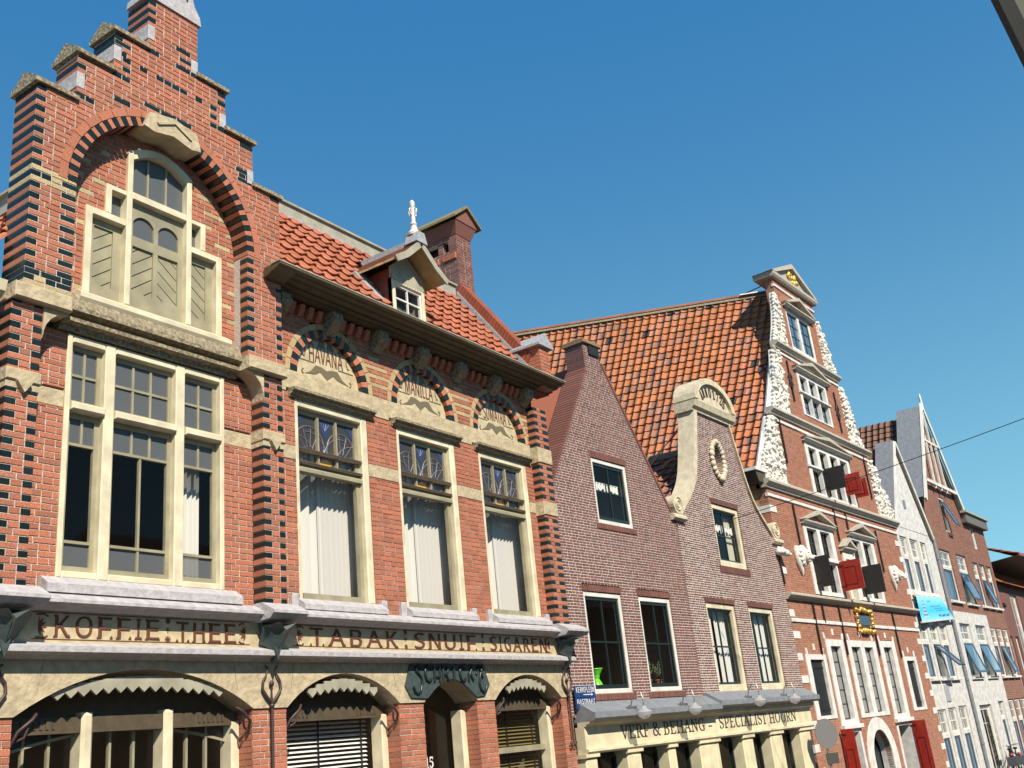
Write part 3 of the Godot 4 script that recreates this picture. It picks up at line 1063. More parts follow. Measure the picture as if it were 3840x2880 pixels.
func arc_pts(cx: float, cy: float, r: float, a0: float, a1: float, z: float, n := 12) -> Array:
	var p = []
	for i in n + 1:
		var a = lerpf(a0, a1, float(i) / n)
		p.append(Vector3(cx + r * cos(a), cy + r * sin(a), z))
	return p

func build_wing(K: Node3D) -> void:
	var names = ["HAVANA", "MANILLA", "SUMATRA"]
	var dark = Color(0.016, 0.027, 0.023)
	var red = Color(0.60, 0.215, 0.125)
	var cream = Color(0.66, 0.50, 0.27)
	for i in 3:
		var x = 8.45 + 1.905 * i
		var cx = x + 0.655
		# sash window: cream frame, leaded upper light, tall lower light
		var f = mb()
		f.slab(x, x + 0.055, 4.42, 6.89, -0.16, 0.0, 0.008)
		f.slab(x + 1.19, x + 1.31, 4.42, 6.89, -0.16, 0.0, 0.015)
		f.slab(x + 0.055, x + 1.19, 6.80, 6.89, -0.16, -0.002, 0.008)
		var w = obj("window", f, M.cream, K)
		var s = mb()
		for e in [[x + 0.055, x + 0.10], [x + 1.12, x + 1.19]]: s.box(e[0], e[1], 4.42, 6.80, -0.13, -0.07)
		s.box(x + 0.10, x + 1.12, 6.74, 6.80, -0.13, -0.071)
		s.box(x + 0.10, x + 1.12, 6.06, 6.12, -0.13, -0.065)
		s.along([Vector2(-0.13, 5.98), Vector2(-0.02, 5.98), Vector2(-0.02, 6.02), Vector2(-0.06, 6.06), Vector2(-0.13, 6.06)], x + 0.056, x + 1.189)
		s.box(x + 0.10, x + 1.12, 4.42, 4.50, -0.13, -0.03)
		for c in [0.345, 0.665]: s.box(x + 0.10 + 1.02 * c - 0.014, x + 0.10 + 1.02 * c + 0.014, 6.0, 6.74, -0.12, -0.06)
		obj("sash", s, M.olive, w)
		var p = mb()
		p.sheet(x + 0.10, x + 1.12, 4.50, 5.98, -0.10)
		obj("pane", p, M.glass, w)
		var c0 = x + 0.10
		var c1 = x + 1.12
		var xs = [c0, c0 + 1.02 * 0.345, c0 + 1.02 * 0.665, c1]
		for k in 3:
			p = mb()
			p.sheet(xs[k], xs[k + 1], 6.12, 6.74, -0.104)
			obj("stained_pane", p, M.stained, w)
		# leading and the coloured lights of the upper panes
		var mx = x + 0.61
		var came = mb()
		for sg in [-1.0, 1.0]:
			came.tube(arc_pts(mx + sg * 0.28, 6.36, 0.255, 0, TAU, -0.099, 22), 0.007, 4)
			came.tube(arc_pts(mx + sg * 0.30, 6.20, 0.34, PI / 2 - sg * 0.25, PI / 2 + sg * 1.25, -0.099, 10), 0.006, 4)
			came.tube(arc_pts(mx + sg * 0.50, 6.14, 0.33, PI / 2, PI / 2 + sg * 1.5, -0.099, 10), 0.006, 4)
			for k in 6:
				var a = PI / 2 - sg * (k - 1.2) * 0.42
				var r0 = 0.10
				came.tube([Vector3(mx + sg * 0.28 + cos(a) * r0, 6.24 + sin(a) * r0, -0.099), Vector3(mx + sg * 0.28 + cos(a) * 0.33, 6.24 + sin(a) * 0.36, -0.099)], 0.004, 4)
		came.tube(arc_pts(mx, 6.14, 0.10, 0, PI, -0.099, 8), 0.006, 4)
		for k in 4: came.tube([Vector3(mx, 6.60, -0.099), Vector3(mx + (k - 1.5) * 0.05, 6.70, -0.099)], 0.004, 4)
		obj("leading", came, M.came, w)
		for t in [[c0, 6.74, 1.0], [c1, 6.74, -1.0]]:
			p = mb()
			p.prism(PackedVector2Array([Vector2(t[0], t[1]), Vector2(t[0] + t[2] * 0.15, t[1]), Vector2(t[0], t[1] - 0.18)]), -0.103, -0.100)
			obj("blue_light", p, M.stained_blue, w)
		p = mb()
		p.prism(PackedVector2Array([Vector2(mx - 0.16, 6.74), Vector2(mx + 0.16, 6.74), Vector2(mx, 6.50)]), -0.103, -0.100)
		obj("blue_light", p, M.stained_blue, w)
		p = mb()
		p.prism(PackedVector2Array([Vector2(mx - 0.05, 6.22), Vector2(mx + 0.05, 6.22), Vector2(mx, 6.38)]), -0.103, -0.1005)
		obj("blue_light", p, M.stained_blue, w)
		p = mb()
		var g = PackedVector2Array()
		for q in arc_pts(mx, 6.13, 0.095, 0, PI, 0, 10): g.append(Vector2(q.x, q.y))
		p.prism(g, -0.103, -0.0995)
		obj("gold_light", p, M.stained_gold, w)
		# curtains behind the glass
		curtain("white linen curtain, smooth panel in window under the %s arch" % names[i].capitalize(), K, x + 0.04, x + 0.72, 4.40, 6.78, -0.38, 3.2, 0.045, M.linen)
		curtain("gathered white net curtain beside smooth panel under %s arch" % names[i].capitalize(), K, x + 0.66, x + 1.42, 4.40, 6.78, -0.34, 9.0, 0.016, M.net)
		# stone lintel, moulded hood, arch with its ring and the tiled tympanum
		var l = mb()
		l.slab(x - 0.14, x + 1.45, 7.00, 7.25, -0.12, 0.012, 0.006)
		obj("lintel", l, M.sandstone, K)
		var h = mb()
		h.along([Vector2(-0.12, 6.89), Vector2(0.02, 6.89), Vector2(0.03, 6.92), Vector2(0.07, 6.93), Vector2(0.07, 6.955), Vector2(0.11, 6.965), Vector2(0.11, 7.0), Vector2(-0.12, 7.0)], x - 0.10, x + 1.41)
		obj("hood_mould", h, M.weathered, K)
		voussoirs(K, "voussoir", cx, 7.253, 0.60, 0.715, PI, 0.0, 25, -0.1, 0.006, func(q): return vary(dark if q % 2 == 0 else red * 1.15, 0.12))
		voussoirs(K, "arch_brick", cx, 7.253, 0.722, 0.800, PI, 0.0, 15, -0.1, 0.004, func(q): return vary(cream, 0.1))
		var ty = mb()
		ty.prism(arched(cx - 0.605, cx + 0.605, 7.25, 7.253, 0.604, 24), -0.11, -0.07)
		var tym = obj("tympanum", ty, M.tile_cream, K)
		lettering(tym, names[i], "Droid Sans", cx - 0.31, cx + 0.31, 7.51, 7.725, -0.07, 0.006, M.letter_brown)
		var o = mb()
		o.box(cx - 0.50, cx - 0.22, 7.488, 7.50, -0.07, -0.064)
		o.box(cx + 0.22, cx + 0.50, 7.488, 7.50, -0.07, -0.064)
		for sg in [-1.0, 1.0]:
			o.prism(PackedVector2Array([Vector2(cx, 7.43), Vector2(cx + sg * 0.10, 7.46), Vector2(cx + sg * 0.20, 7.465), Vector2(cx + sg * 0.28, 7.37), Vector2(cx + sg * 0.40, 7.31), Vector2(cx + sg * 0.20, 7.34), Vector2(cx + sg * 0.12, 7.39), Vector2(cx, 7.30)]), -0.07, -0.063)
			o.tube(arc_pts(cx + sg * 0.42, 7.335, 0.03, -PI / 2, PI * (0.5 if sg > 0 else -1.5), -0.066, 8), 0.009, 5)
			o.tube([Vector3(cx + sg * 0.40, 7.74, -0.066), Vector3(cx + sg * 0.37, 7.64, -0.066), Vector3(cx + sg * 0.40, 7.55, -0.066), Vector3(cx + sg * 0.43, 7.56, -0.066)], 0.008, 5)
			o.tube([Vector3(cx + sg * 0.50, 7.64, -0.066), Vector3(cx + sg * 0.49, 7.56, -0.066), Vector3(cx + sg * 0.53, 7.53, -0.066)], 0.007, 5)
			o.prism(PackedVector2Array([Vector2(cx + sg * 0.02, 7.735), Vector2(cx + sg * 0.16, 7.735), Vector2(cx + sg * 0.11, 7.83), Vector2(cx + sg * 0.03, 7.84)]), -0.07, -0.064)
			o.prism(PackedVector2Array([Vector2(cx + sg * 0.20, 7.735), Vector2(cx + sg * 0.34, 7.735), Vector2(cx + sg * 0.27, 7.79)]), -0.07, -0.064)
		obj("leaf_ornament", o, mat(Color(0.15, 0.125, 0.075), 0.5), tym)
		# bluestone sill with upstands
		var sl = mb()
		sl.along([Vector2(-0.12, 4.28), Vector2(0.15, 4.28), Vector2(0.15, 4.34), Vector2(0.03, 4.42), Vector2(-0.12, 4.42)], x - 0.06, x + 1.37)
		sl.slab(x - 0.16, x - 0.06, 4.28, 4.47, -0.05, 0.05, 0.008)
		sl.slab(x + 1.37, x + 1.47, 4.28, 4.47, -0.05, 0.05, 0.008)
		obj("stone_sill", sl, M.bluestone, K)
	# cornice with brackets and a row of dentils between them
	var co = mb()
	var cp = [Vector2(-0.05, 8.19), Vector2(0.20, 8.19), Vector2(0.20, 8.215), Vector2(0.28, 8.22), Vector2(0.28, 8.245), Vector2(0.38, 8.25), Vector2(0.40, 8.275), Vector2(0.47, 8.28), Vector2(0.49, 8.30), Vector2(0.55, 8.31), Vector2(0.55, 8.34), Vector2(-0.05, 8.34)]
	co.along(cp, 8.04, 14.24)
	co.along([Vector2(0.27, 8.21), Vector2(0.36, 8.235), Vector2(0.40, 8.255), Vector2(0.50, 8.285), Vector2(0.55, 8.31), Vector2(0.55, 8.34), Vector2(0.27, 8.34)], 7.74, 8.04)
	obj("cornice", co, M.gutter, K)
	var ec = mb()
	ec.box(7.73, 14.25, 8.342, 8.356, 0.40, 0.556)
	obj("gutter_edge", ec, M.fascia, K)
	for i in 7:
		var x = 8.10 + 0.912 * i
		var b = mb()
		b.along([Vector2(0.0, 7.90), Vector2(0.03, 7.90), Vector2(0.07, 7.95), Vector2(0.13, 7.98), Vector2(0.19, 8.05), Vector2(0.20, 8.12), Vector2(0.18, 8.19), Vector2(0.0, 8.19)], x, x + 0.17)
		b.blob(Vector3(x + 0.085, 8.06, 0.17), Vector3(0.07, 0.06, 0.05))
		obj("bracket", b, M.weathered, K)
		if i < 6:
			for j in 4:
				var dd = mb()
				var q = x + 0.25 + j * 0.16
				dd.along([Vector2(0.0, 8.02), Vector2(0.03, 8.02), Vector2(0.08, 8.08), Vector2(0.11, 8.16), Vector2(0.0, 8.16)], q, q + 0.08)
				obj("dentil", dd, brick_mat(red), K)

func build_shop_front(K: Node3D) -> void:
	# ledges above and below the tiled letter band
	var up = mb()
	var prof = [Vector2(-0.1, 4.12), Vector2(0.14, 4.12), Vector2(0.18, 4.15), Vector2(0.27, 4.17), Vector2(0.27, 4.20), Vector2(0.12, 4.28), Vector2(-0.1, 4.28)]
	up.along(prof, 4.3, 14.15)
	var upl = obj("upper_ledge", up, M.bluestone, K)
	var prof2 = [Vector2(0.1, 4.10), Vector2(0.36, 4.12), Vector2(0.42, 4.17), Vector2(0.42, 4.20), Vector2(0.24, 4.30), Vector2(0.1, 4.30)]
	for x in [[4.56, 5.10], [7.66, 8.17], [13.64, 14.26]]:
		var b = mb()
		b.along(prof2, x[0], x[1])
		obj("ledge_break", b, M.bluestone, K)
	var lo = mb()
	lo.along([Vector2(-0.1, 3.70), Vector2(0.05, 3.70), Vector2(0.10, 3.73), Vector2(0.19, 3.75), Vector2(0.19, 3.80), Vector2(0.10, 3.84), Vector2(-0.1, 3.84)], 4.3, 14.15)
	obj("lower_ledge", lo, M.bluestone, K)
	var band = mb()
	band.box(4.3, 14.15, 3.84, 4.12, -0.1, 0.08)
	var bd = obj("letter_band", band, M.tile_cream, K)
	var rule = mb()
	for x in [[5.14, 7.62], [8.24, 13.62]]:
		rule.box(x[0], x[1], 3.868, 3.876, 0.08, 0.084)
		rule.box(x[0], x[1], 4.103, 4.109, 0.08, 0.084)
	obj("border_line", rule, M.letter_brown, bd)
	spell(bd, "KOFFIE", 5.36, 6.46, 3.895, 4.085)
	spell(bd, "THEE", 6.68, 7.42, 3.885, 4.075)
	spell(bd, "TABAK", 8.52, 10.02, 3.885, 4.08)
	spell(bd, "SNUIF", 10.36, 11.68, 3.885, 4.08)
	spell(bd, "SIGAREN", 12.02, 13.48, 3.885, 4.08)
	for x in [6.57, 10.19, 11.85]:
		for v in [3.90, 3.99, 4.08]:
			var s = mb()
			var r = 0.026 if v == 3.99 else 0.034
			for k in 4:
				var a = PI * k / 4.0
				if v == 3.99 and k % 2 == 1: continue
				s.bar(Vector3(x - cos(a) * r, v - sin(a) * r, 0.083), Vector3(x + cos(a) * r, v + sin(a) * r, 0.083), 0.008, 0.006)
			obj("star_mark", s, M.letter_brown, bd)
	for t in [[5.20, 1.0], [7.56, -1.0], [8.32, 1.0], [13.58, -1.0]]:
		var s = mb()
		var c = Vector2(t[0], 3.985)
		var p = PackedVector2Array()
		for k in 12:
			var a = -PI / 2 + PI * k / 11.0
			var r = 0.085 if k % 2 == 1 else 0.045
			p.append(c + Vector2(cos(a) * r * t[1], sin(a) * r))
		s.prism(p, 0.08, 0.085)
		s.tube([Vector3(c.x - 0.02, c.y + 0.10, 0.084), Vector3(c.x + t[1] * 0.05, c.y + 0.105, 0.084), Vector3(c.x + t[1] * 0.09, c.y + 0.085, 0.084)], 0.008, 5)
		s.tube([Vector3(c.x - 0.02, c.y - 0.10, 0.084), Vector3(c.x + t[1] * 0.05, c.y - 0.105, 0.084), Vector3(c.x + t[1] * 0.09, c.y - 0.085, 0.084)], 0.008, 5)
		obj("sunflower_mark", s, M.letter_brown, bd)
	# leaf corbels where the ledge breaks forward
	for x in [4.83, 7.90, 13.93]:
		var c = mb()
		c.prism(PackedVector2Array([Vector2(x - 0.16, 4.10), Vector2(x + 0.16, 4.10), Vector2(x + 0.10, 3.86), Vector2(x - 0.10, 3.86)]), 0.06, 0.15)
		for sg in [-1.0, 1.0]:
			# a folded leaf: two faces that meet in a sharp rib and flare at the top
			var a = Vector3(x, 3.78, 0.20)
			var rib = Vector3(x + sg * 0.015, 4.00, 0.34)
			var tip = Vector3(x + sg * 0.10, 4.07, 0.40)
			var out = Vector3(x + sg * 0.22, 4.05, 0.22)
			var bk = Vector3(x + sg * 0.17, 3.88, 0.10)
			c.tri(a, rib, bk)
			c.tri(rib, tip, out)
			c.tri(rib, out, bk)
			c.tri(a, Vector3(x, 3.95, 0.28), rib)
			c.tri(rib, Vector3(x, 3.95, 0.28), Vector3(x, 4.04, 0.30))
			c.tri(rib, Vector3(x, 4.04, 0.30), tip)
			c.tri(tip, Vector3(x + sg * 0.12, 4.09, 0.12), out)
		c.prism(PackedVector2Array([Vector2(x - 0.05, 3.84), Vector2(x + 0.05, 3.84), Vector2(x, 3.69)]), 0.1, 0.215)
		obj("leaf_corbel", c, M.slate, K)
	# sandstone ground floor front with its three arches
	var arches = [[5.06, 7.72, 3.20, 0.42], [8.20, 10.08, 3.20, 0.38], [10.56, 11.70, 3.20, 0.30], [12.12, 13.86, 3.20, 0.36]]
	var polys = [rect(4.3, 14.14, 3.22, 3.72)]
	for a in arches: polys.append(arched(a[0], a[1], 3.0, a[2], a[3], 18))
	var sf = mb()
	var open = PackedVector2Array([Vector2(4.3, 3.22)])
	for a in arches:
		var p = arched(a[0], a[1], 3.0, 3.22, a[3] - 0.02, 18)
		for i in range(p.size() - 1, 1, -1): open.append(p[i])
	open.append_array(PackedVector2Array([Vector2(14.14, 3.22), Vector2(14.14, 3.72), Vector2(4.3, 3.72)]))
	sheet_wall(sf, [open], 0.02, 0.40)
	var front = obj("stone_front", sf, M.sandstone, K)
	for x in [5.26, 7.50, 8.26, 10.02, 12.10, 13.80]:
		var c = mb()
		c.bar(Vector3(x, 3.42, 0.0215), Vector3(x + (0.05 if x < 6 or absf(x - 8.26) < 0.1 or absf(x - 12.1) < 0.1 else -0.05), 3.70, 0.0215), 0.006, 0.002)
		obj("stone_joint", c, M.weathered, front)
	var kinds = ["bay", "blind", "door", "blind"]
	for i in 4:
		var a: Array = arches[i]
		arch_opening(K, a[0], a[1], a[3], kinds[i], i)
	# dark plaque with raised letters over the door
	var pl = mb()
	var po = PackedVector2Array([Vector2(10.30, 3.70), Vector2(11.86, 3.70), Vector2(11.98, 3.42), Vector2(11.86, 3.28)])
	for i in 13:
		var t = i / 12.0
		po.append(Vector2(lerpf(11.66, 10.60, t), 3.265 + 0.24 * sin(PI * t)))
	po.append_array(PackedVector2Array([Vector2(10.28, 3.28), Vector2(10.18, 3.42)]))
	pl.prism(po, 0.015, 0.045)
	var plaque = obj("name_plaque", pl, M.slate, K)
	schrickx(plaque, 10.36, 11.84, 3.47, 3.67, 0.055)
	# wrought iron anchors on the piers
	for x in [4.83, 7.95, 14.02]:
		var t = mb()
		var z = 0.05
		t.tube([Vector3(x, 2.55, z), Vector3(x, 2.9, z), Vector3(x, 3.22, z)], 0.016, 6)
		t.blob(Vector3(x, 3.24, z), Vector3(0.03, 0.03, 0.03))
		t.tube([Vector3(x, 3.24, z), Vector3(x, 3.45, z)], [0.012, 0.006], 6)
		t.blob(Vector3(x, 3.47, z), Vector3(0.03, 0.035, 0.025))
		for sg in [-1.0, 1.0]:
			t.tube([Vector3(x, 3.27, z), Vector3(x + sg * 0.07, 3.33, z), Vector3(x + sg * 0.13, 3.41, z), Vector3(x + sg * 0.12, 3.50, z), Vector3(x + sg * 0.07, 3.57, z), Vector3(x + sg * 0.055, 3.63, z), Vector3(x + sg * 0.085, 3.655, z)], [0.02, 0.018, 0.016, 0.013, 0.011, 0.010, 0.012], 6)
			t.tube([Vector3(x, 2.56, z), Vector3(x + sg * 0.03, 2.50, z), Vector3(x + sg * 0.07, 2.50, z), Vector3(x + sg * 0.08, 2.55, z), Vector3(x + sg * 0.055, 2.57, z)], 0.013, 6)
		obj("wall_anchor", t, M.iron, K)

# single letters set with wide gaps, each with small spurs at its feet
func spell(parent: Node3D, word: String, u0: float, u1: float, v0: float, v1: float) -> void:
	var wide = {"I": 0.32, "O": 1.05, "A": 1.12, "U": 1.0, "N": 1.0}
	var total = 0.0
	for ch in word: total += wide.get(ch, 0.86)
	var unit = (u1 - u0) / (total + 0.42 * (word.length() - 1))
	var x = u0
	for ch in word:
		var w = wide.get(ch, 0.86) * unit
		lettering(parent, ch, "Droid Sans", x, x + w, v0, v1, 0.08, 0.012, M.letter_brown, 400)
		if not ch in ["O", "S", "G", "U", "B"]:
			var m = mb()
			for e in [x, x + w]:
				m.prism(PackedVector2Array([Vector2(e - 0.016, v0 - 0.004), Vector2(e + 0.016, v0 - 0.004), Vector2(e, v0 + 0.022)]), 0.08, 0.091)
			if ch in ["T", "F", "E", "K"]:
				m.prism(PackedVector2Array([Vector2(x - 0.016, v1 + 0.004), Vector2(x + 0.016, v1 + 0.004), Vector2(x, v1 - 0.022)]), 0.08, 0.091)
			obj("letter_spur", m, M.letter_brown, parent)
		x += w + 0.42 * unit

func stroke(m: MB, pts: Array, z: float, r: float) -> void:
	var p = []
	for q in pts: p.append(Vector3(q.x, q.y, z))
	m.tube(p, r, 6)

# the carved name, drawn as raised strokes
func schrickx(parent: Node3D, u0: float, u1: float, v0: float, v1: float, z: float) -> void:
	var w = (u1 - u0) / 8.6
	var h = v1 - v0
	var shapes = [
		[[Vector2(0.8, 0.85), Vector2(0.5, 1.0), Vector2(0.2, 0.9), Vector2(0.15, 0.68), Vector2(0.45, 0.5), Vector2(0.75, 0.25), Vector2(0.75, -0.15), Vector2(0.6, -0.55), Vector2(0.25, -0.75), Vector2(-0.1, -0.6), Vector2(-0.25, -0.3)]],
		[[Vector2(0.85, 0.85), Vector2(0.5, 1.0), Vector2(0.15, 0.75), Vector2(0.1, 0.45), Vector2(0.25, 0.12), Vector2(0.55, 0.0), Vector2(0.85, 0.2)]],
		[[Vector2(0.15, 0), Vector2(0.15, 1)], [Vector2(0.8, 0), Vector2(0.8, 1)], [Vector2(0.15, 0.3), Vector2(0.8, 0.3)]],
		[[Vector2(0.15, 0), Vector2(0.15, 1), Vector2(0.6, 0.98), Vector2(0.78, 0.75), Vector2(0.6, 0.5), Vector2(0.15, 0.42)], [Vector2(0.5, 0.45), Vector2(0.82, 0)]],
		[[Vector2(0.4, 0), Vector2(0.4, 1)]],
		[[Vector2(0.85, 0.85), Vector2(0.5, 1.0), Vector2(0.15, 0.75), Vector2(0.1, 0.45), Vector2(0.25, 0.12), Vector2(0.55, 0.0), Vector2(0.85, 0.2)]],
		[[Vector2(0.15, 0), Vector2(0.15, 0.55)], [Vector2(0.15, 0.25), Vector2(0.75, 1.0)], [Vector2(0.4, 0.5), Vector2(0.75, 0.05)]],
		[[Vector2(0.1, 0.45), Vector2(0.5, 1.0), Vector2(0.95, 0.25)], [Vector2(1.0, 1.0), Vector2(0.6, 0.35), Vector2(0.45, -0.15), Vector2(0.6, -0.55), Vector2(0.95, -0.75), Vector2(1.3, -0.6), Vector2(1.4, -0.3)]]]
	for i in 8:
		var m = mb()
		for s in shapes[i]:
			var p = []
			for q in s: p.append(Vector2(u0 + (i * 1.07 + q.x) * w, v0 + q.y * h))
			stroke(m, p, z, 0.020)
		obj("raised_letter", m, M.dark_green, parent)

func arch_opening(K: Node3D, u0: float, u1: float, rise: float, kind: String, index: int) -> void:
	var cx = (u0 + u1) * 0.5
	if kind != "door":
		# toothed valance of the rolled awning, its box and boarding behind, its dark colour standing in for the arch shade
		var n = 15 if kind == "bay" else 9
		var half = (u1 - u0) * 0.5 - 0.36
		var t = mb()
		for i in n:
			var a = cx - half + 2.0 * half * i / n
			var b = cx - half + 2.0 * half * (i + 1) / n
			var s = (float(i) + 0.5) / n * 2.0 - 1.0
			var topv = 3.22 + rise - 0.075 - 0.13 * s * s
			var low = 3.22 + rise - 0.17 - 0.07 * s * s
			t.prism(PackedVector2Array([Vector2(a, topv), Vector2(a, low), Vector2((a + b) * 0.5, low - 0.055), Vector2(b, low), Vector2(b, topv)]), -0.05, -0.02)
		obj("toothed_valance", t, M.fascia, K)
		var bx = mb()
		bx.box(u0 + 0.06, u1 - 0.06, 3.08, 3.22, -0.26, -0.21)
		for i in 6:
			for e in [u0 + 0.20 + i * 0.06, u1 - 0.24 - i * 0.06]: bx.box(e, e + 0.025, 3.12, 3.20, -0.21, -0.20)
		obj("awning_box", bx, M.wood_dark, K)
		for sg in [-1.0, 1.0]:
			var br = mb()
			var e = u0 if sg < 0 else u1
			br.tube([Vector3(e - sg * 0.02, 2.98, -0.05), Vector3(e - sg * 0.05, 3.10, 0.02), Vector3(e - sg * 0.16, 3.19, 0.04), Vector3(e - sg * 0.22, 3.24, 0.0)], 0.016, 6)
			br.tube([Vector3(e - sg * 0.06, 3.02, -0.04), Vector3(e - sg * 0.12, 3.05, 0.0), Vector3(e - sg * 0.14, 3.13, 0.02)], 0.012, 6)
			obj("awning_bracket", br, M.iron, K)
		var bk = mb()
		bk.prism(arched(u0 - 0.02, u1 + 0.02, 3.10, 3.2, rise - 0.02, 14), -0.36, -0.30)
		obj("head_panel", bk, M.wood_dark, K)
	var z = -0.26
	var f = mb()
	for x in [[u0, u0 + 0.05], [u1 - 0.11, u1]]: f.slab(x[0], x[1], -0.2, 3.12, z - 0.12, z + 0.06, 0.015)
	if kind == "bay":
		for c in [0.32, 0.66]:
			var x = lerpf(u0, u1, c)
			f.slab(x - 0.06, x + 0.06, 0.6, 3.26, z - 0.1, z + 0.08, 0.03)
		f.box(u0, u1, 0.3, 0.6, z - 0.12, z + 0.02)
	var w = obj("shop_window" if kind != "door" else "door_frame", f, M.cream, K)
	if kind == "bay":
		var xs = [u0 + 0.05, lerpf(u0, u1, 0.32) - 0.06, lerpf(u0, u1, 0.32) + 0.06, lerpf(u0, u1, 0.66) - 0.06, lerpf(u0, u1, 0.66) + 0.06, u1 - 0.11]
		for i in 3:
			var a: float = xs[i * 2]
			var b: float = xs[i * 2 + 1]
			var s = mb()
			for k in [1, 2]:
				var x = lerpf(a, b, k / 3.0)
				s.box(x - 0.013, x + 0.013, 0.6, 3.25, z - 0.09, z - 0.05)
			var prev = Vector3.ZERO
			for k in 7:
				var x = lerpf(a, b, k / 6.0)
				var g = (x - u0) / (u1 - u0) * 2.0 - 1.0
				var pt = Vector3(x, 3.10 - 0.20 * g * g, z - 0.06)
				if k > 0: s.bar(prev, pt, 0.026, 0.03)
				prev = pt
			obj("glazing_bars", s, M.olive, w)
			for k in 3:
				var x0 = lerpf(a, b, k / 3.0)
				var x1 = lerpf(a, b, (k + 1) / 3.0)
				var g = ((x0 + x1) * 0.5 - u0) / (u1 - u0) * 2.0 - 1.0
				var t = 3.10 - 0.20 * g * g
				var p = mb()
				p.sheet(x0, x1, 0.6, t, z - 0.07)
				obj("pane", p, M.glass, w)
				p = mb()
				p.sheet(x0, x1, t, 3.30, z - 0.0705)
				obj("pane", p, M.frosted_dark, w)
	elif kind == "blind":
		var s = mb()
		s.box(u0 + 0.05, u1 - 0.11, 0.3, 0.62, z - 0.1, z - 0.04)
		obj("stall_board", s, M.olive, w)
		var p = mb()
		p.sheet(u0 + 0.05, u1 - 0.11, 0.62, 3.4, z - 0.07)
		obj("pane", p, M.glass, w)
		var bl = thing("slatted_blind", "white slatted blind with dark tapes in the arched shop window" if index == 1 else "dark olive slatted blind in arched window beside the door", "blind", Vector3(0, 0, 0))
		var sm = mat(Color(0.78, 0.77, 0.74), 0.5) if index == 1 else mat(Color(0.17, 0.14, 0.05), 0.5)
		var slat = mb()
		var a0 = u0 + 0.10
		var a1 = u1 - 0.15
		slat.hexa([Vector3(a0, -0.006, 0.018), Vector3(a1, -0.006, 0.018), Vector3(a1, 0.016, -0.02), Vector3(a0, 0.016, -0.02), Vector3(a0, -0.003, 0.020), Vector3(a1, -0.003, 0.020), Vector3(a1, 0.019, -0.018), Vector3(a0, 0.019, -0.018)])
		var sh = slat.mesh()
		var v = 3.10
		while v > 1.6:
			var o = obj("slat", sh, sm, bl)
			o.position = Vector3(0, v, -0.44)
			v -= 0.05
		for c in [0.48, 0.93]:
			var tp = mb()
			var x = lerpf(a0, a1, c)
			tp.box(x - 0.014, x + 0.014, 1.6, 3.12, -0.416, -0.413)
			obj("tape", tp, M.black, bl)
		if index == 3:
			var r = mb()
			r.box(u0 + 0.05, u1 - 0.11, 2.50, 2.58, z - 0.1, z - 0.03)
			obj("transom_bar", r, M.olive, w)
	else:
		var dz = -0.42
		var d = mb()
		d.prism(arched(u0 + 0.02, u1 - 0.10, 2.15, 3.18, rise - 0.03, 14), dz - 0.012, dz - 0.008)
		obj("pane", d, M.glass, w)
		var dr = mb()
		sheet_wall(dr, [rect(u0 + 0.05, u1 - 0.11, -0.2, 2.15), rect(u0 + 0.18, u1 - 0.24, 0.9, 2.02)], dz, 0.05)
		var door = obj("shop_door", dr, M.wood_dark, K)
		d = mb()
		d.sheet(u0 + 0.18, u1 - 0.24, 0.9, 2.02, dz - 0.025)
		obj("pane", d, M.glass, door)
		lettering(w, "15", "Droid Serif", cx - 0.10, cx + 0.07, 2.42, 2.56, dz - 0.007, 0.003, M.bright, 700)

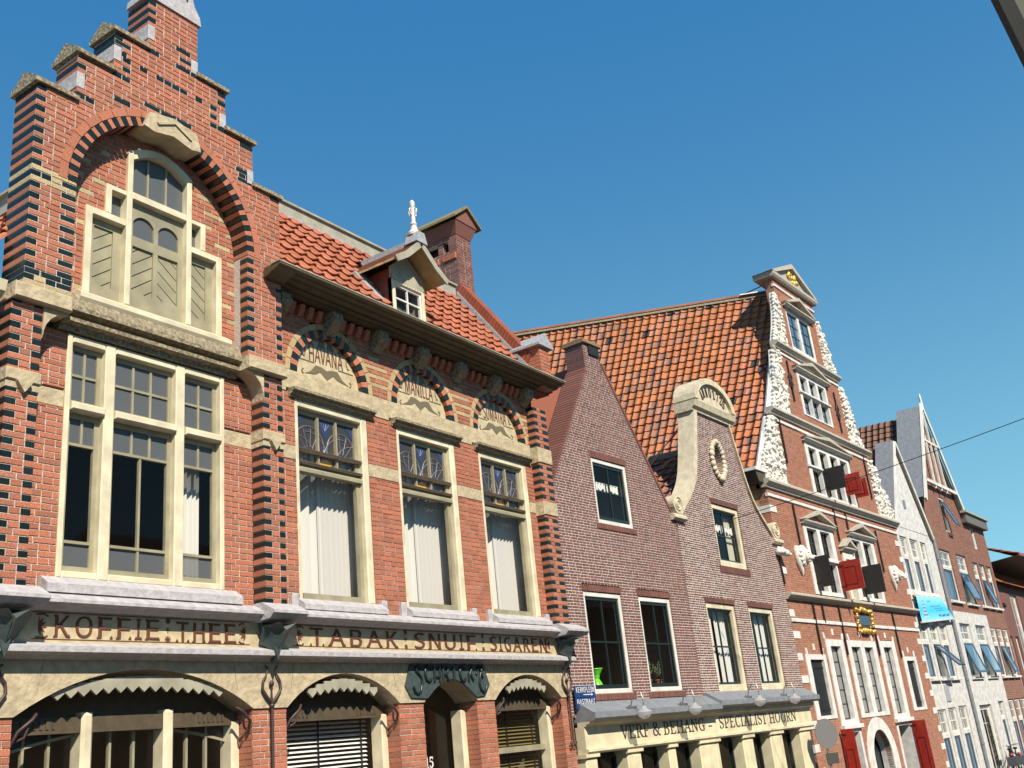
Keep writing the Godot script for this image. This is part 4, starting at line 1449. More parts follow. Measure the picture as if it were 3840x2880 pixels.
func build_shop_roof(K: Node3D) -> void:
	var orange = func(i, j): return vary(Color(0.60, 0.205, 0.105), 0.14, 0.4)
	var rc = func(v: float, n0 := 0.0): return Vector3(0, v, n0)
	var nn = func(v: float): return (8.69 - v) / 1.35
	var skip = func(p: Vector3): return p.x > 10.42 and p.x < 11.25 and p.y < 9.75 and p.z > -0.8
	tile_roof(K, Vector3(7.95, 8.36, nn.call(8.36)), Vector3(13.74, 8.36, nn.call(8.36)), Vector3(13.74, 10.47, nn.call(10.47)), Vector3(7.95, 10.47, nn.call(10.47)), 25, 10, orange, 230, skip)
	var b = mb()
	b.quad(Vector3(7.9, 8.32, nn.call(8.36)), Vector3(13.8, 8.32, nn.call(8.36)), Vector3(13.8, 10.43, nn.call(10.47) - 0.01), Vector3(7.9, 10.43, nn.call(10.47) - 0.01))
	obj("roof_boarding", b, M.wood_dark, K)
	var f = mb()
	f.box(7.3, 13.9, 10.45, 10.70, -4.5, nn.call(10.47) - 0.02)
	f.box(7.3, 13.92, 10.70, 10.735, -4.55, nn.call(10.47) + 0.02)
	obj("roof_upstand", f, M.fascia, K)
	var fl = mb()
	for i in 25:
		var x = 8.0 + i * 0.232
		fl.prism(PackedVector2Array([Vector2(x, 10.50), Vector2(x, 10.41), Vector2(x + 0.12, 10.44), Vector2(x + 0.232, 10.40), Vector2(x + 0.232, 10.50)]), nn.call(10.47) + 0.015, nn.call(10.47) + 0.03)
	obj("lead_flashing", fl, M.lead, K)
	# parapet that climbs with the roof at the right: lead on its near side, brick on top
	var pp = mb()
	var a = Vector3(13.76, 8.60, 0.10)
	var t = Vector3(13.76, 10.42, -1.22)
	var dn = Vector3(0, -0.30, 0)
	pp.hexa([a + dn, a + dn + Vector3(0.30, 0, 0), t + dn + Vector3(0.30, 0, 0), t + dn, a + Vector3(0, 0.10, 0), a + Vector3(0.30, 0.10, 0), t + Vector3(0.30, 0.10, 0), t + Vector3(0, 0.10, 0)])
	obj("parapet_lead", pp, M.lead, K)
	var rows = 26
	for i in rows:
		var s = float(i) / rows
		var m = mb()
		var p0 = a.lerp(t, s) + Vector3(0.03, 0.10, 0)
		var p1 = a.lerp(t, s + 0.85 / rows) + Vector3(0.03, 0.10, 0)
		var up = Vector3(0, 0.13, 0.09)
		m.hexa([p0, p0 + Vector3(0.25, 0, 0), p1 + Vector3(0.25, 0, 0), p1, p0 + up, p0 + up + Vector3(0.25, 0, 0), p1 + up + Vector3(0.25, 0, 0), p1 + up])
		obj("coping_brick", m, brick_mat(vary(Color(0.42, 0.11, 0.055), 0.12)), K)
	# little gabled stone cap on the stack
	var cp = mb()
	cp.prism(PackedVector2Array([Vector2(13.74, 8.96), Vector2(14.20, 8.96), Vector2(14.20, 9.0), Vector2(13.97, 9.22), Vector2(13.74, 9.0)]), -0.25, 0.42)
	obj("stack_cap", cp, M.lead, K)
	# dormer
	var z = 0.0
	var d = mb()
	d.quad(Vector3(10.46, 8.5, z), Vector3(10.46, 9.40, z), Vector3(10.46, 9.40, -0.7), Vector3(10.46, 8.5, -0.7))
	d.quad(Vector3(11.20, 8.5, z), Vector3(11.20, 9.40, z), Vector3(11.20, 9.40, -0.7), Vector3(11.20, 8.5, -0.7))
	var dm = obj("dormer", d, mat(Color(0.22, 0.05, 0.035), 0.6, "stone", 0.6), K)
	var w = window(K, 10.46, 11.20, 8.66, 9.24, z + 0.02, {"mat": M.cream, "sash_mat": M.white, "frame": 0.06, "sash": 0.035, "cols": [0.5], "rows": [0.5], "glass": M.glass})
	var gb = mb()
	gb.prism(PackedVector2Array([Vector2(10.44, 9.24), Vector2(11.22, 9.24), Vector2(11.22, 9.42), Vector2(10.83, 9.72), Vector2(10.44, 9.42)]), -0.02, 0.0)
	obj("dormer_gable", gb, M.fascia, dm)
	for i in 12:
		var s = mb()
		var x = 10.46 + i * 0.0617
		s.prism(PackedVector2Array([Vector2(x, 9.30), Vector2(x, 9.22), Vector2(x + 0.031, 9.19), Vector2(x + 0.0617, 9.22), Vector2(x + 0.0617, 9.30)]), 0.0, 0.02)
		obj("toothed_edge", s, M.fascia, dm)
	for sg in [-1.0, 1.0]:
		var e = Vector3(10.83 + sg * 0.60, 9.36, 0)
		var r = Vector3(10.83, 9.82, 0)
		var k = Vector3(10.83 + sg * 0.34, 9.52, 0)
		for seg in [[e, k], [k, r]]:
			var s = mb()
			var p: Vector3 = seg[0]
			var q: Vector3 = seg[1]
			var th = Vector3(0, 0.035, 0)
			s.hexa([p + Vector3(0, 0, 0.30), q + Vector3(0, 0, 0.30), q + Vector3(0, 0, -0.9), p + Vector3(0, 0, -0.9), p + th + Vector3(0, 0, 0.30), q + th + Vector3(0, 0, 0.30), q + th + Vector3(0, 0, -0.9), p + th + Vector3(0, 0, -0.9)])
			obj("soffit_board", s, M.ochre, dm)
			var rows2 = 5
			for j in rows2:
				for c in 7:
					var tp = mb()
					var t0 = p.lerp(q, float(j) / rows2) + th
					var t1 = p.lerp(q, float(j + 1.1) / rows2) + th
					var z0 = 0.31 - c * 0.17
					tp.hexa([t0 + Vector3(0, 0, z0), t1 + Vector3(0, 0, z0), t1 + Vector3(0, 0, z0 - 0.162), t0 + Vector3(0, 0, z0 - 0.162), t0 + Vector3(0, 0.03, z0), t1 + Vector3(0, 0.012, z0), t1 + Vector3(0, 0.012, z0 - 0.162), t0 + Vector3(0, 0.03, z0 - 0.162)])
					obj("flat_tile", tp, brick_mat(vary(Color(0.30, 0.105, 0.06), 0.15)), dm)
			var bg = mb()
			bg.bar(p + Vector3(0, 0.0, 0.31), q + Vector3(0, 0.0, 0.31), 0.025, 0.10, Vector3(0, 0, 1).cross(q - p).normalized())
			obj("barge_board", bg, M.fascia, dm)
	var rg = mb()
	rg.along([Vector2(-1.0, 9.84), Vector2(0.33, 9.84), Vector2(0.33, 9.93), Vector2(-1.0, 9.93)], 10.78, 10.88)
	rg.prism(PackedVector2Array([Vector2(10.70, 9.82), Vector2(10.96, 9.82), Vector2(10.90, 10.0), Vector2(10.76, 10.0)]), 0.10, 0.34)
	obj("lead_ridge", rg, M.lead, dm)
	var fn = mb()
	fn.lathe([Vector2(0.10, 9.98), Vector2(0.11, 10.02), Vector2(0.06, 10.08), Vector2(0.045, 10.15), Vector2(0.06, 10.18), Vector2(0.035, 10.22), Vector2(0.03, 10.45), Vector2(0.04, 10.5), Vector2(0.045, 10.56), Vector2(0.02, 10.60), Vector2(0.0, 10.60)], Vector3(10.83, 0, 0.20), 12)
	for k in 4:
		var a2 = PI / 2 * k
		fn.tube([Vector3(10.83, 10.32, 0.20), Vector3(10.83 + cos(a2) * 0.07, 10.36, 0.20 + sin(a2) * 0.07), Vector3(10.83 + cos(a2) * 0.075, 10.43, 0.20 + sin(a2) * 0.075), Vector3(10.83 + cos(a2) * 0.045, 10.45, 0.20 + sin(a2) * 0.045)], 0.013, 5)
	obj("finial", fn, M.white, dm)
	for sg in [-1.0, 1.0]:
		var fs = mb()
		fs.hexa([Vector3(10.83 + sg * 0.40, 8.45, 0.1), Vector3(10.83 + sg * 0.50, 8.45, 0.1), Vector3(10.83 + sg * 0.66, 9.36, -0.5), Vector3(10.83 + sg * 0.40, 9.36, -0.5), Vector3(10.83 + sg * 0.40, 8.50, 0.14), Vector3(10.83 + sg * 0.50, 8.50, 0.14), Vector3(10.83 + sg * 0.66, 9.42, -0.46), Vector3(10.83 + sg * 0.40, 9.42, -0.46)])
		obj("lead_flashing", fs, M.lead, dm)
	room(dm, 10.5, 11.16, 8.6, 9.3, -0.05, -0.9, M.room)
	# chimney behind the roof: its long side with the flues looks along the street
	var list = []
	var jm = mb()
	var purple = func(k, u, v, w2, first, last): return vary(Color(0.30, 0.125, 0.10), 0.2, 0.4)
	var ch = thing("chimney_stack", "dark brick chimney with mossy tiled cap and two square flues", "chimney", Vector3(14.47, 0, -1.63), -PI / 2)
	var o2 = {"pick": purple, "deep": 0.2, "joint": 0.014}
	brick_wall(list, jm, [rect(-0.98, 0.0, 9.8, 12.14), rect(-0.76, -0.46, 11.80, 12.06), rect(-0.33, -0.03, 11.80, 12.06)], 0.0, o2)
	lay_bricks(list, ch, 280)
	obj("joints", jm, M.joint_pale, ch)
	var side = mb()
	side.box(-0.97, -0.012, 9.8, 12.14, -0.46, -0.2)
	obj("flue_core", side, M.black, ch)
	var fr = []
	var jf = mb()
	brick_wall(fr, jf, [rect(0.0, 0.47, 9.8, 12.14)], 0.0, o2)
	var fm = mb(true)
	for q in fr: brick_hexa(fm, q)
	var ff = stuff(obj("front_brickwork", fm, M.brick, ch))
	ff.transform = Transform3D(Basis(Vector3.UP, PI / 2), Vector3(0.002, 0, 0))
	ff = obj("front_joints", jf, M.joint_pale, ch)
	ff.transform = Transform3D(Basis(Vector3.UP, PI / 2), Vector3(0.002, 0, 0))
	for x in [-0.61, -0.18]:
		for i in 6:
			var sb = mb()
			var e = x - 0.16 + i * 0.054
			sb.hexa([Vector3(e, 11.62, -0.02), Vector3(e + 0.046, 11.62, -0.02), Vector3(e + 0.046, 11.62, 0.04), Vector3(e, 11.62, 0.04), Vector3(e, 11.78, -0.04), Vector3(e + 0.046, 11.78, -0.04), Vector3(e + 0.046, 11.73, 0.05), Vector3(e, 11.73, 0.05)])
			obj("sill_brick", sb, brick_mat(vary(Color(0.60, 0.22, 0.12), 0.1)), ch)
	var cap = mb()
	cap.hexa([Vector3(-0.99, 12.14, 0.01), Vector3(0.01, 12.14, 0.01), Vector3(0.01, 12.14, -0.48), Vector3(-0.99, 12.14, -0.48), Vector3(-1.06, 12.40, 0.10), Vector3(0.10, 12.40, 0.10), Vector3(0.10, 12.40, -0.58), Vector3(-1.06, 12.40, -0.58)])
	obj("corbelled_head", cap, brick_mat(Color(0.30, 0.125, 0.10)), ch)
	cap = mb()
	for sg in [-1.0, 1.0]:
		var c0 = -0.235
		cap.hexa([Vector3(-1.12, 12.40, c0 + sg * 0.44), Vector3(0.17, 12.40, c0 + sg * 0.44), Vector3(0.17, 12.74, c0), Vector3(-1.12, 12.74, c0), Vector3(-1.12, 12.45, c0 + sg * 0.44), Vector3(0.17, 12.45, c0 + sg * 0.44), Vector3(0.17, 12.80, c0), Vector3(-1.12, 12.80, c0)])
	obj("mossy_cap", cap, mat(Color(0.30, 0.24, 0.12), 0.95, "blotch", 1.6, 0.6), ch)
	var gp = mb()
	gp.tri(Vector3(0.11, 12.40, 0.12), Vector3(0.11, 12.40, -0.60), Vector3(0.11, 12.74, -0.235))
	obj("cap_gable", gp, brick_mat(Color(0.30, 0.125, 0.10)), ch)
	# left slope of the gable's own roof, just showing beside it
	tile_roof(K, Vector3(4.62, 7.62, -1.6), Vector3(4.62, 7.62, -0.12), Vector3(5.32, 8.66, -0.12), Vector3(5.32, 8.66, -1.6), 6, 5, orange, 12)
	var lf = mb()
	lf.box(5.25, 5.40, 8.66, 8.86, -1.7, -0.12)
	lf.box(5.20, 5.42, 8.86, 8.89, -1.7, -0.12)
	lf.box(4.50, 4.64, 7.52, 7.62, -1.7, -0.12)
	obj("side_fascia", lf, M.fascia, K)
	var sw = mb()
	sw.quad(Vector3(4.68, 4.0, -0.1), Vector3(4.68, 4.0, -1.8), Vector3(4.68, 7.6, -1.8), Vector3(4.68, 7.6, -0.1))
	obj("side_wall", sw, brick_mat(Color(0.60, 0.215, 0.125)), K)
	# the body of the house behind its front
	var body = mb()
	body.box(8.1, 13.7, 7.22, 8.18, -0.40, -0.14)
	body.box(7.6, 14.1, 4.0, 10.4, -4.6, -4.55)
	body.quad(Vector3(14.12, 0, -0.3), Vector3(14.12, 0, -4.6), Vector3(14.12, 10.6, -4.6), Vector3(14.12, 8.4, -0.1))
	obj("rear_wall", body, brick_mat(Color(0.60, 0.215, 0.125)), K)

func build_left_neighbour() -> void:
	var N = thing("dark_brick_house", "dark brick house with cream cornice left of the stepped gable shop", "house")
	var list = []
	var jm = mb()
	brick_wall(list, jm, [rect(3.2, 4.62, 3.0, 6.95)], 0.0, {"pick": func(k, u, v, w, f, l): return vary(Color(0.15, 0.055, 0.05), 0.2), "deep": 0.2})
	lay_bricks(list, N, 60)
	obj("joints", jm, M.joint_pale, N)
	var c = mb()
	c.along([Vector2(0.0, 6.95), Vector2(0.15, 6.97), Vector2(0.22, 7.02), Vector2(0.25, 7.12), Vector2(0.0, 7.12)], 2.0, 4.60)
	obj("cornice", c, M.cream, N)
	var w = mb()
	w.box(1.0, 4.6, -0.2, 3.0, -0.3, 0.0)
	w.box(1.0, 4.6, 3.0, 7.0, -3.0, -0.25)
	obj("wall", w, M.plaster, N)

const P_AT = Vector3(14.15, 0, 0)
const P_TURN = 3.49
const V_AT = Vector3(18.47197, 0, 0.26359)
const V_TURN = 1.77

# upright bricks over or under an opening
func soldiers(parent: Node3D, u0: float, u1: float, v0: float, v1: float, z: float, c: Color, lean = 0.0) -> void:
	var n = int(round((u1 - u0) / 0.058))
	for i in n:
		var a = lerpf(u0, u1, float(i) / n)
		var b = lerpf(u0, u1, float(i + 1) / n) - 0.010
		var k = ((float(i) + 0.5) / n - 0.5) * lean
		var m = mb()
		m.prism(PackedVector2Array([Vector2(a, v0), Vector2(b, v0), Vector2(b + k, v1), Vector2(a + k, v1)]), z - 0.1, z + 0.003 + rng.randf() * 0.003, false)
		obj("soldier_brick", m, brick_mat(vary(c, 0.18)), parent)

func build_purple_house() -> void:
	var P = thing("spout_gable_house", "narrow purple brick house with pointed gable and white framed windows", "house")
	frame(P, P_AT, P_TURN)
	var list = []
	var jm = mb()
	var c = Color(0.27, 0.112, 0.092)
	var pick = func(k, u, v, w, first, last): return vary(c, 0.22, 0.5)
	var out = PackedVector2Array([Vector2(0.0, 2.9), Vector2(4.33, 2.9), Vector2(4.33, 6.38), Vector2(2.24, 9.36), Vector2(2.24, 9.66), Vector2(1.70, 9.66), Vector2(1.70, 9.12), Vector2(0.0, 6.40)])
	brick_wall(list, jm, [out, rect(1.47, 2.66, 6.15, 7.48), rect(0.70, 1.89, 3.25, 5.03), rect(2.46, 3.61, 3.25, 5.03)], 0.0, {"pick": pick, "deep": 0.42, "course": 0.0485, "length": 0.20, "joint": 0.0165})
	lay_bricks(list, P, 300)
	obj("joints", jm, M.joint_pale, P)
	var g = {"mat": M.white, "sash_mat": M.dark_green, "frame": 0.075, "depth": 0.12, "sash": 0.05, "set": 0.025, "bar": 0.028, "cols": [0.5], "rows": [0.5], "rail": 0.07}
	window(P, 1.47, 2.66, 6.15, 7.36, -0.02, g)
	window(P, 0.70, 1.89, 3.25, 4.905, -0.02, g)
	window(P, 2.46, 3.61, 3.25, 4.90, -0.02, g)
	soldiers(P, 1.47, 2.66, 7.37, 7.475, 0.0, c, 0.12)
	soldiers(P, 0.70, 1.89, 4.92, 5.025, 0.0, c, 0.12)
	soldiers(P, 2.46, 3.61, 4.92, 5.025, 0.0, c, 0.12)
	for x in [[1.40, 2.73, 6.09], [0.63, 1.96, 3.19], [2.39, 3.68, 3.19]]:
		soldiers(P, x[0], x[1], x[2] - 0.04, x[2] + 0.055, 0.012, c)
	# head of the gable: capping slab and the dark hatch in front
	var t = mb()
	t.slab(1.66, 2.28, 9.66, 9.74, -0.45, 0.05, 0.01)
	t.hexa([Vector3(1.68, 9.74, 0.03), Vector3(2.26, 9.74, 0.03), Vector3(2.26, 9.74, -0.43), Vector3(1.68, 9.74, -0.43), Vector3(1.76, 9.80, -0.08), Vector3(2.18, 9.80, -0.08), Vector3(2.18, 9.80, -0.35), Vector3(1.76, 9.80, -0.35)])
	obj("mossy_cap", t, mat(Color(0.26, 0.19, 0.11), 0.95, "stone", 1.6, 0.6), P)
	var hb = mb()
	hb.box(1.86, 2.20, 9.46, 9.64, -0.02, 0.03)
	obj("dark_hatch", hb, M.black, P)
	# bricks on edge along both verges
	for sd in [[Vector2(0.0, 6.40), Vector2(1.70, 9.12)], [Vector2(4.33, 6.38), Vector2(2.24, 9.36)]]:
		var a: Vector2 = sd[0]
		var b: Vector2 = sd[1]
		var n = int(a.distance_to(b) / 0.066)
		var nrm = (b - a).orthogonal().normalized() * (1.0 if sd[0].x < 1 else -1.0)
		if nrm.y < 0: nrm = -nrm
		for i in n:
			var p = a.lerp(b, float(i) / n)
			var q = a.lerp(b, (i + 0.82) / n)
			var m = mb()
			m.prism(PackedVector2Array([p, q, q + nrm * 0.055, p + nrm * 0.055]), -0.42, 0.012)
			obj("verge_brick", m, brick_mat(vary(c, 0.2)), P)
	# left roof slope seen behind the verge
	var r = mb()
	r.quad(Vector3(0.0, 6.3, -0.4), Vector3(1.95, 9.35, -0.4), Vector3(1.95, 9.35, -6), Vector3(0.0, 6.3, -6))
	r.quad(Vector3(4.33, 6.3, -0.4), Vector3(1.95, 9.35, -0.4), Vector3(1.95, 9.35, -6), Vector3(4.33, 6.3, -6))
	obj("roof", r, brick_mat(Color(0.52, 0.19, 0.10)), P)
	room(P, 0.1, 4.2, 3.1, 5.6, -0.14, -4.0, M.room)
	room(P, 1.2, 2.9, 5.95, 7.55, -0.14, -3.0, M.room)
	# lace, vase and plants in the windows
	valance("white scalloped lace valance in the top window of the purple house", P, 1.60, 2.53, 6.86, 7.22, -0.16)
	var vs = thing("green_vase", "bright green flared glass vase on the sill behind the window", "vase")
	vs.transform = P.transform * Transform3D(Basis(), Vector3(1.08, 3.36, -0.20))
	var vm = mb()
	vm.lathe([Vector2(0.0, 0.0), Vector2(0.09, 0.0), Vector2(0.11, 0.03), Vector2(0.09, 0.08), Vector2(0.055, 0.14), Vector2(0.07, 0.20), Vector2(0.13, 0.30), Vector2(0.12, 0.30), Vector2(0.05, 0.16), Vector2(0.0, 0.10)], Vector3.ZERO, 18)
	obj("vase_body", vm, mat(Color(0.12, 0.62, 0.02), 0.25), vs)
	var vr = mb()
	vr.tube(arc_pts(0, 0, 0.127, 0, TAU, 0, 20).map(func(q): return Vector3(q.x, 0.30, q.y)), 0.008, 6)
	obj("rim", vr, mat(Color(0.20, 0.72, 0.06), 0.2), vs)
	for q in [[2.74, 0.16, "small potted plant with bare stems on the purple house window sill"], [3.10, 0.12, "low clay potted plant beside the bare stemmed one on sill"]]:
		var pt = thing("potted_plant", q[2], "plant")
		pt.transform = P.transform * Transform3D(Basis(), Vector3(q[0], 3.34, -0.20))
		var pm = mb()
		pm.lathe([Vector2(0.0, 0.0), Vector2(0.05, 0.0), Vector2(0.07, 0.11), Vector2(0.08, 0.11), Vector2(0.08, 0.13), Vector2(0.0, 0.12)], Vector3.ZERO, 12)
		obj("pot", pm, brick_mat(Color(0.40, 0.15, 0.08)), pt)
		var lm = mb()
		for i in 26:
			var a = rng.randf() * TAU
			var h = rng.randf_range(0.10, 0.30)
			var tip = Vector3(cos(a) * q[1] * rng.randf(), 0.12 + h, sin(a) * 0.06)
			lm.tube([Vector3(0, 0.12, 0), tip], 0.004, 4)
			lm.tri(tip, tip + Vector3(0.03, 0.01, 0.01), tip + Vector3(0.01, 0.04, 0.0))
		obj("leaves", lm, mat(Color(0.07, 0.09, 0.04), 0.7), pt)

# a short lace curtain with a scalloped hem
func valance(label: String, parent: Node3D, u0: float, u1: float, v0: float, v1: float, z: float) -> void:
	var m = mb()
	var n = 48
	for i in n:
		var a = float(i) / n
		var b = float(i + 1) / n
		var ha = 0.05 * absf(sin(a * PI * 7.0)) + 0.02 * sin(a * 40.0)
		var hb = 0.05 * absf(sin(b * PI * 7.0)) + 0.02 * sin(b * 40.0)
		var za = z + 0.012 * sin(a * 60.0)
		var zb = z + 0.012 * sin(b * 60.0)
		m.quad(Vector3(lerpf(u0, u1, a), v0 - ha, za), Vector3(lerpf(u0, u1, b), v0 - hb, zb), Vector3(lerpf(u0, u1, b), v0 + 0.11, zb), Vector3(lerpf(u0, u1, a), v0 + 0.11, za))
	m.tube([Vector3(u0, v0 + 0.11, z), Vector3(u1, v0 + 0.11, z)], 0.008, 6)
	var o = obj("lace_valance", m, M.linen)
	o.transform = parent.transform
	tag(o, label, "curtain")

func build_bell_gable_house() -> void:
	var V = thing("neck_gable_house", "pale jointed brick house with curved cream neck gable dated 1725", "house")
	frame(V, V_AT, V_TURN)
	var list = []
	var jm = mb()
	var c = Color(0.26, 0.105, 0.088)
	var pick = func(k, u, v, w, first, last): return vary(c if rng.randf() > 0.12 else Color(0.42, 0.22, 0.15), 0.25, 0.5)
	var half = [[6.49, 2.55], [6.62, 2.36], [6.80, 2.14], [7.05, 1.83], [7.25, 1.62], [7.43, 1.47], [7.65, 1.34], [7.93, 1.22], [8.25, 1.11], [8.70, 0.96], [9.15, 0.82]]
	var cx = 2.56
	var out = PackedVector2Array([Vector2(0.0, 2.95), Vector2(5.15, 2.95), Vector2(5.15, 6.45)])
	for h in half: out.append(Vector2(cx + h[1], h[0]))
	for i in range(half.size() - 1, -1, -1): out.append(Vector2(cx - half[i][1], half[i][0]))
	var oval = PackedVector2Array()
	for i in 20: oval.append(Vector2(cx - 0.08 + 0.22 * cos(TAU * i / 20), 8.14 + 0.31 * sin(TAU * i / 20)))
	brick_wall(list, jm, [out, rect(1.77, 3.15, 5.74, 7.20), rect(0.73, 2.10, 3.20, 5.03), rect(2.78, 4.12, 3.20, 5.03), oval], 0.0, {"pick": pick, "deep": 0.30, "course": 0.047, "length": 0.165, "joint": 0.0215, "rough": 0.003})
	lay_bricks(list, V, 300)
	obj("joints", jm, M.joint_pale, V)
	# stone band that follows the curve on both sides, in blocks
	for sg in [-1.0, 1.0]:
		var parts = [[0, 3], [3, 6], [6, 8], [8, 10]]
		for pr in parts:
			var a = PackedVector2Array()
			var b = PackedVector2Array()
			for i in range(pr[0], pr[1] + 1):
				var h = half[i]
				var h2 = half[mini(i + 1, half.size() - 1)]
				var h1 = half[maxi(i - 1, 0)]
				var t = Vector2(h2[1] - h1[1], h2[0] - h1[0]).normalized()
				var nr = Vector2(t.y, -t.x) * (0.15 if sg < 0 else 0.05)
				a.append(Vector2(cx + sg * (h[1] - 0.005), h[0]))
				b.append(Vector2(cx + sg * (h[1] + nr.x), h[0] + nr.y + 0.0))
			b.reverse()
			a.append_array(b)
			var m = mb()
			m.prism(a, -0.34, 0.05)
			obj("band_stone", m, M.cream_stone, V)
		# volute at the foot, on a moulded stand
		var s = mb()
		var vc = Vector2(cx + sg * 2.50, 6.82)
		var disc = PackedVector2Array()
		for i in 20: disc.append(vc + Vector2(cos(TAU * i / 20), sin(TAU * i / 20)) * 0.20)
		s.prism(disc, -0.34, 0.07)
		var sp = []
		for i in 26:
			var a2 = i * 0.55
			var r = 0.17 - 0.0058 * i
			sp.append(Vector3(vc.x - sg * r * cos(a2), vc.y + r * sin(a2), 0.075))
		s.tube(sp, 0.018, 6)
		s.along([Vector2(-0.34, 6.49), Vector2(0.05, 6.49), Vector2(0.10, 6.53), Vector2(0.10, 6.58), Vector2(0.06, 6.62), Vector2(-0.34, 6.62)], vc.x - 0.27, vc.x + 0.27)
		obj("volute", s, M.cream_stone, V)
	# segment head with the date
	var hd = mb()
	hd.prism(arched(cx - 1.0, cx + 1.0, 9.36, 9.42, 0.60, 20), -0.36, 0.10)
	hd.along([Vector2(-0.38, 9.14), Vector2(0.05, 9.14), Vector2(0.06, 9.20), Vector2(0.12, 9.23), Vector2(0.14, 9.30), Vector2(0.16, 9.36), Vector2(-0.38, 9.36)], cx - 1.06, cx + 1.06)
	var head = obj("segment_head", hd, M.cream_stone, V)
	var rim = mb()
	var prev = PackedVector2Array()
	for i in 17:
		var a = lerpf(0.0, PI, i / 16.0)
		prev.append(Vector2(cx + 1.04 * cos(a), 9.40 + 0.64 * sin(a)))
	for i in range(16, -1, -1):
		var a = lerpf(0.0, PI, i / 16.0)
		prev.append(Vector2(cx + 0.86 * cos(a), 9.40 + 0.50 * sin(a)))
	rim.prism(prev, -0.38, 0.17)
	obj("rim", rim, M.cream_stone, head)
	var txt = "ANNO1725"
	for i in 8:
		var a = lerpf(2.62, 0.52, i / 7.0)
		var m = lettering(head, txt[i], "Droid Serif", -0.055, 0.055, -0.115, 0.115, 0.0, 0.014, M.iron, 700)
		m.transform = Transform3D(Basis(Vector3(0, 0, 1), (a - PI / 2) * 0.45), Vector3(cx + 0.66 * cos(a), 9.42 + 0.30 * sin(a), 0.10)) * m.transform
	# oval light with a carved garland
	var gl = mb()
	for i in 22:
		var a = TAU * i / 22
		gl.blob(Vector3(cx - 0.08 + 0.30 * cos(a), 8.14 + 0.41 * sin(a), 0.03), Vector3(0.085, 0.075, 0.06) * rng.randf_range(0.8, 1.15), a)
	gl.blob(Vector3(cx - 0.08, 8.56, 0.05), Vector3(0.14, 0.07, 0.06))
	gl.blob(Vector3(cx - 0.08, 7.70, 0.05), Vector3(0.12, 0.07, 0.07))
	obj("carved_garland", gl, M.cream_stone, V)
	var og = mb()
	og.prism(oval, -0.16, -0.15)
	obj("oval_pane", og, M.glass, V)
	var ov = mb()
	ov.prism(PackedVector2Array([Vector2(cx - 0.02, 7.86), Vector2(cx + 0.13, 7.95), Vector2(cx + 0.13, 8.33), Vector2(cx - 0.02, 8.43)]), -0.14, -0.13)
	obj("shutter_leaf", ov, M.plaster, V)
	var g = {"mat": M.cream, "sash_mat": M.dark_green, "frame": 0.10, "depth": 0.14, "sash": 0.05, "set": 0.07, "bar": 0.03, "cols": [0.5], "rows": [0.5], "foot": 0.13}
	window(V, 1.77, 3.15, 5.74, 7.09, -0.03, g)
	window(V, 0.73, 2.10, 3.20, 4.92, -0.03, g)
	window(V, 2.78, 4.12, 3.20, 4.92, -0.03, g)
	for x in [[1.77, 3.15, 7.10], [0.73, 2.10, 4.93], [2.78, 4.12, 4.93]]:
		soldiers(V, x[0], x[1], x[2], x[2] + 0.098, 0.0, Color(0.22, 0.09, 0.08), 0.1)
	for x in [[1.70, 3.22, 5.68]]:
		soldiers(V, x[0], x[1], x[2] - 0.08, x[2] + 0.055, 0.008, Color(0.22, 0.09, 0.08))
	curtain("sheer white curtain drawn left in first lower window of neck gable house", V, 0.86, 1.28, 3.3, 4.8, -0.22, 5.0, 0.02, M.linen)
	curtain("white curtain beside the sheer one in neck gable house's first window", V, 1.50, 2.00, 3.3, 4.8, -0.26, 3.0, 0.02, M.linen)
	curtain("white curtain on left of second lower window in neck gable house", V, 2.91, 3.25, 3.3, 4.8, -0.22, 5.0, 0.02, M.linen)
	curtain("white curtain on right of second lower window in neck gable house", V, 3.52, 4.02, 3.3, 4.8, -0.26, 3.0, 0.02, M.linen)
	valance("lace valance behind the upper window of the neck gable house", V, 1.88, 3.04, 6.58, 7.0, -0.18)
	curtain("olive curtain at right of neck gable house's upper window", V, 2.72, 3.02, 5.9, 6.9, -0.22, 4.0, 0.02, mat(Color(0.45, 0.43, 0.32), 0.9))
	room(V, 0.1, 5.0, 3.1, 5.5, -0.15, -4.0, M.room)
	room(V, 1.5, 3.5, 5.6, 7.25, -0.15, -3.0, M.room)
	# roof: left slope tiled, with lead along the ridge; stays run back to it
	var brown = func(i, j): return vary(Color(0.52, 0.19, 0.10) if rng.randf() > 0.35 else Color(0.34, 0.17, 0.11), 0.2, 0.5)
	tile_roof(V, Vector3(0.02, 6.42, -4.2), Vector3(0.02, 6.42, -0.32), Vector3(2.56, 8.50, -0.32), Vector3(2.56, 8.62, -4.2), 16, 11, brown, 160)
	var rl = mb()
	rl.hexa([Vector3(2.44, 8.46, -0.32), Vector3(2.72, 8.46, -0.32), Vector3(2.72, 8.58, -4.2), Vector3(2.44, 8.58, -4.2), Vector3(2.46, 8.60, -0.32), Vector3(2.66, 8.60, -0.32), Vector3(2.66, 8.72, -4.2), Vector3(2.46, 8.72, -4.2)])
	obj("lead_ridge", rl, M.weathered, V)
	var rb = mb()
	rb.quad(Vector3(0.0, 6.36, -4.2), Vector3(0.0, 6.36, -0.3), Vector3(2.56, 8.46, -0.3), Vector3(2.56, 8.58, -4.2))
	rb.quad(Vector3(5.12, 6.36, -4.2), Vector3(5.12, 6.36, -0.3), Vector3(2.56, 8.46, -0.3), Vector3(2.56, 8.58, -4.2))
	obj("roof_boarding", rb, brick_mat(Color(0.52, 0.19, 0.10)), V)
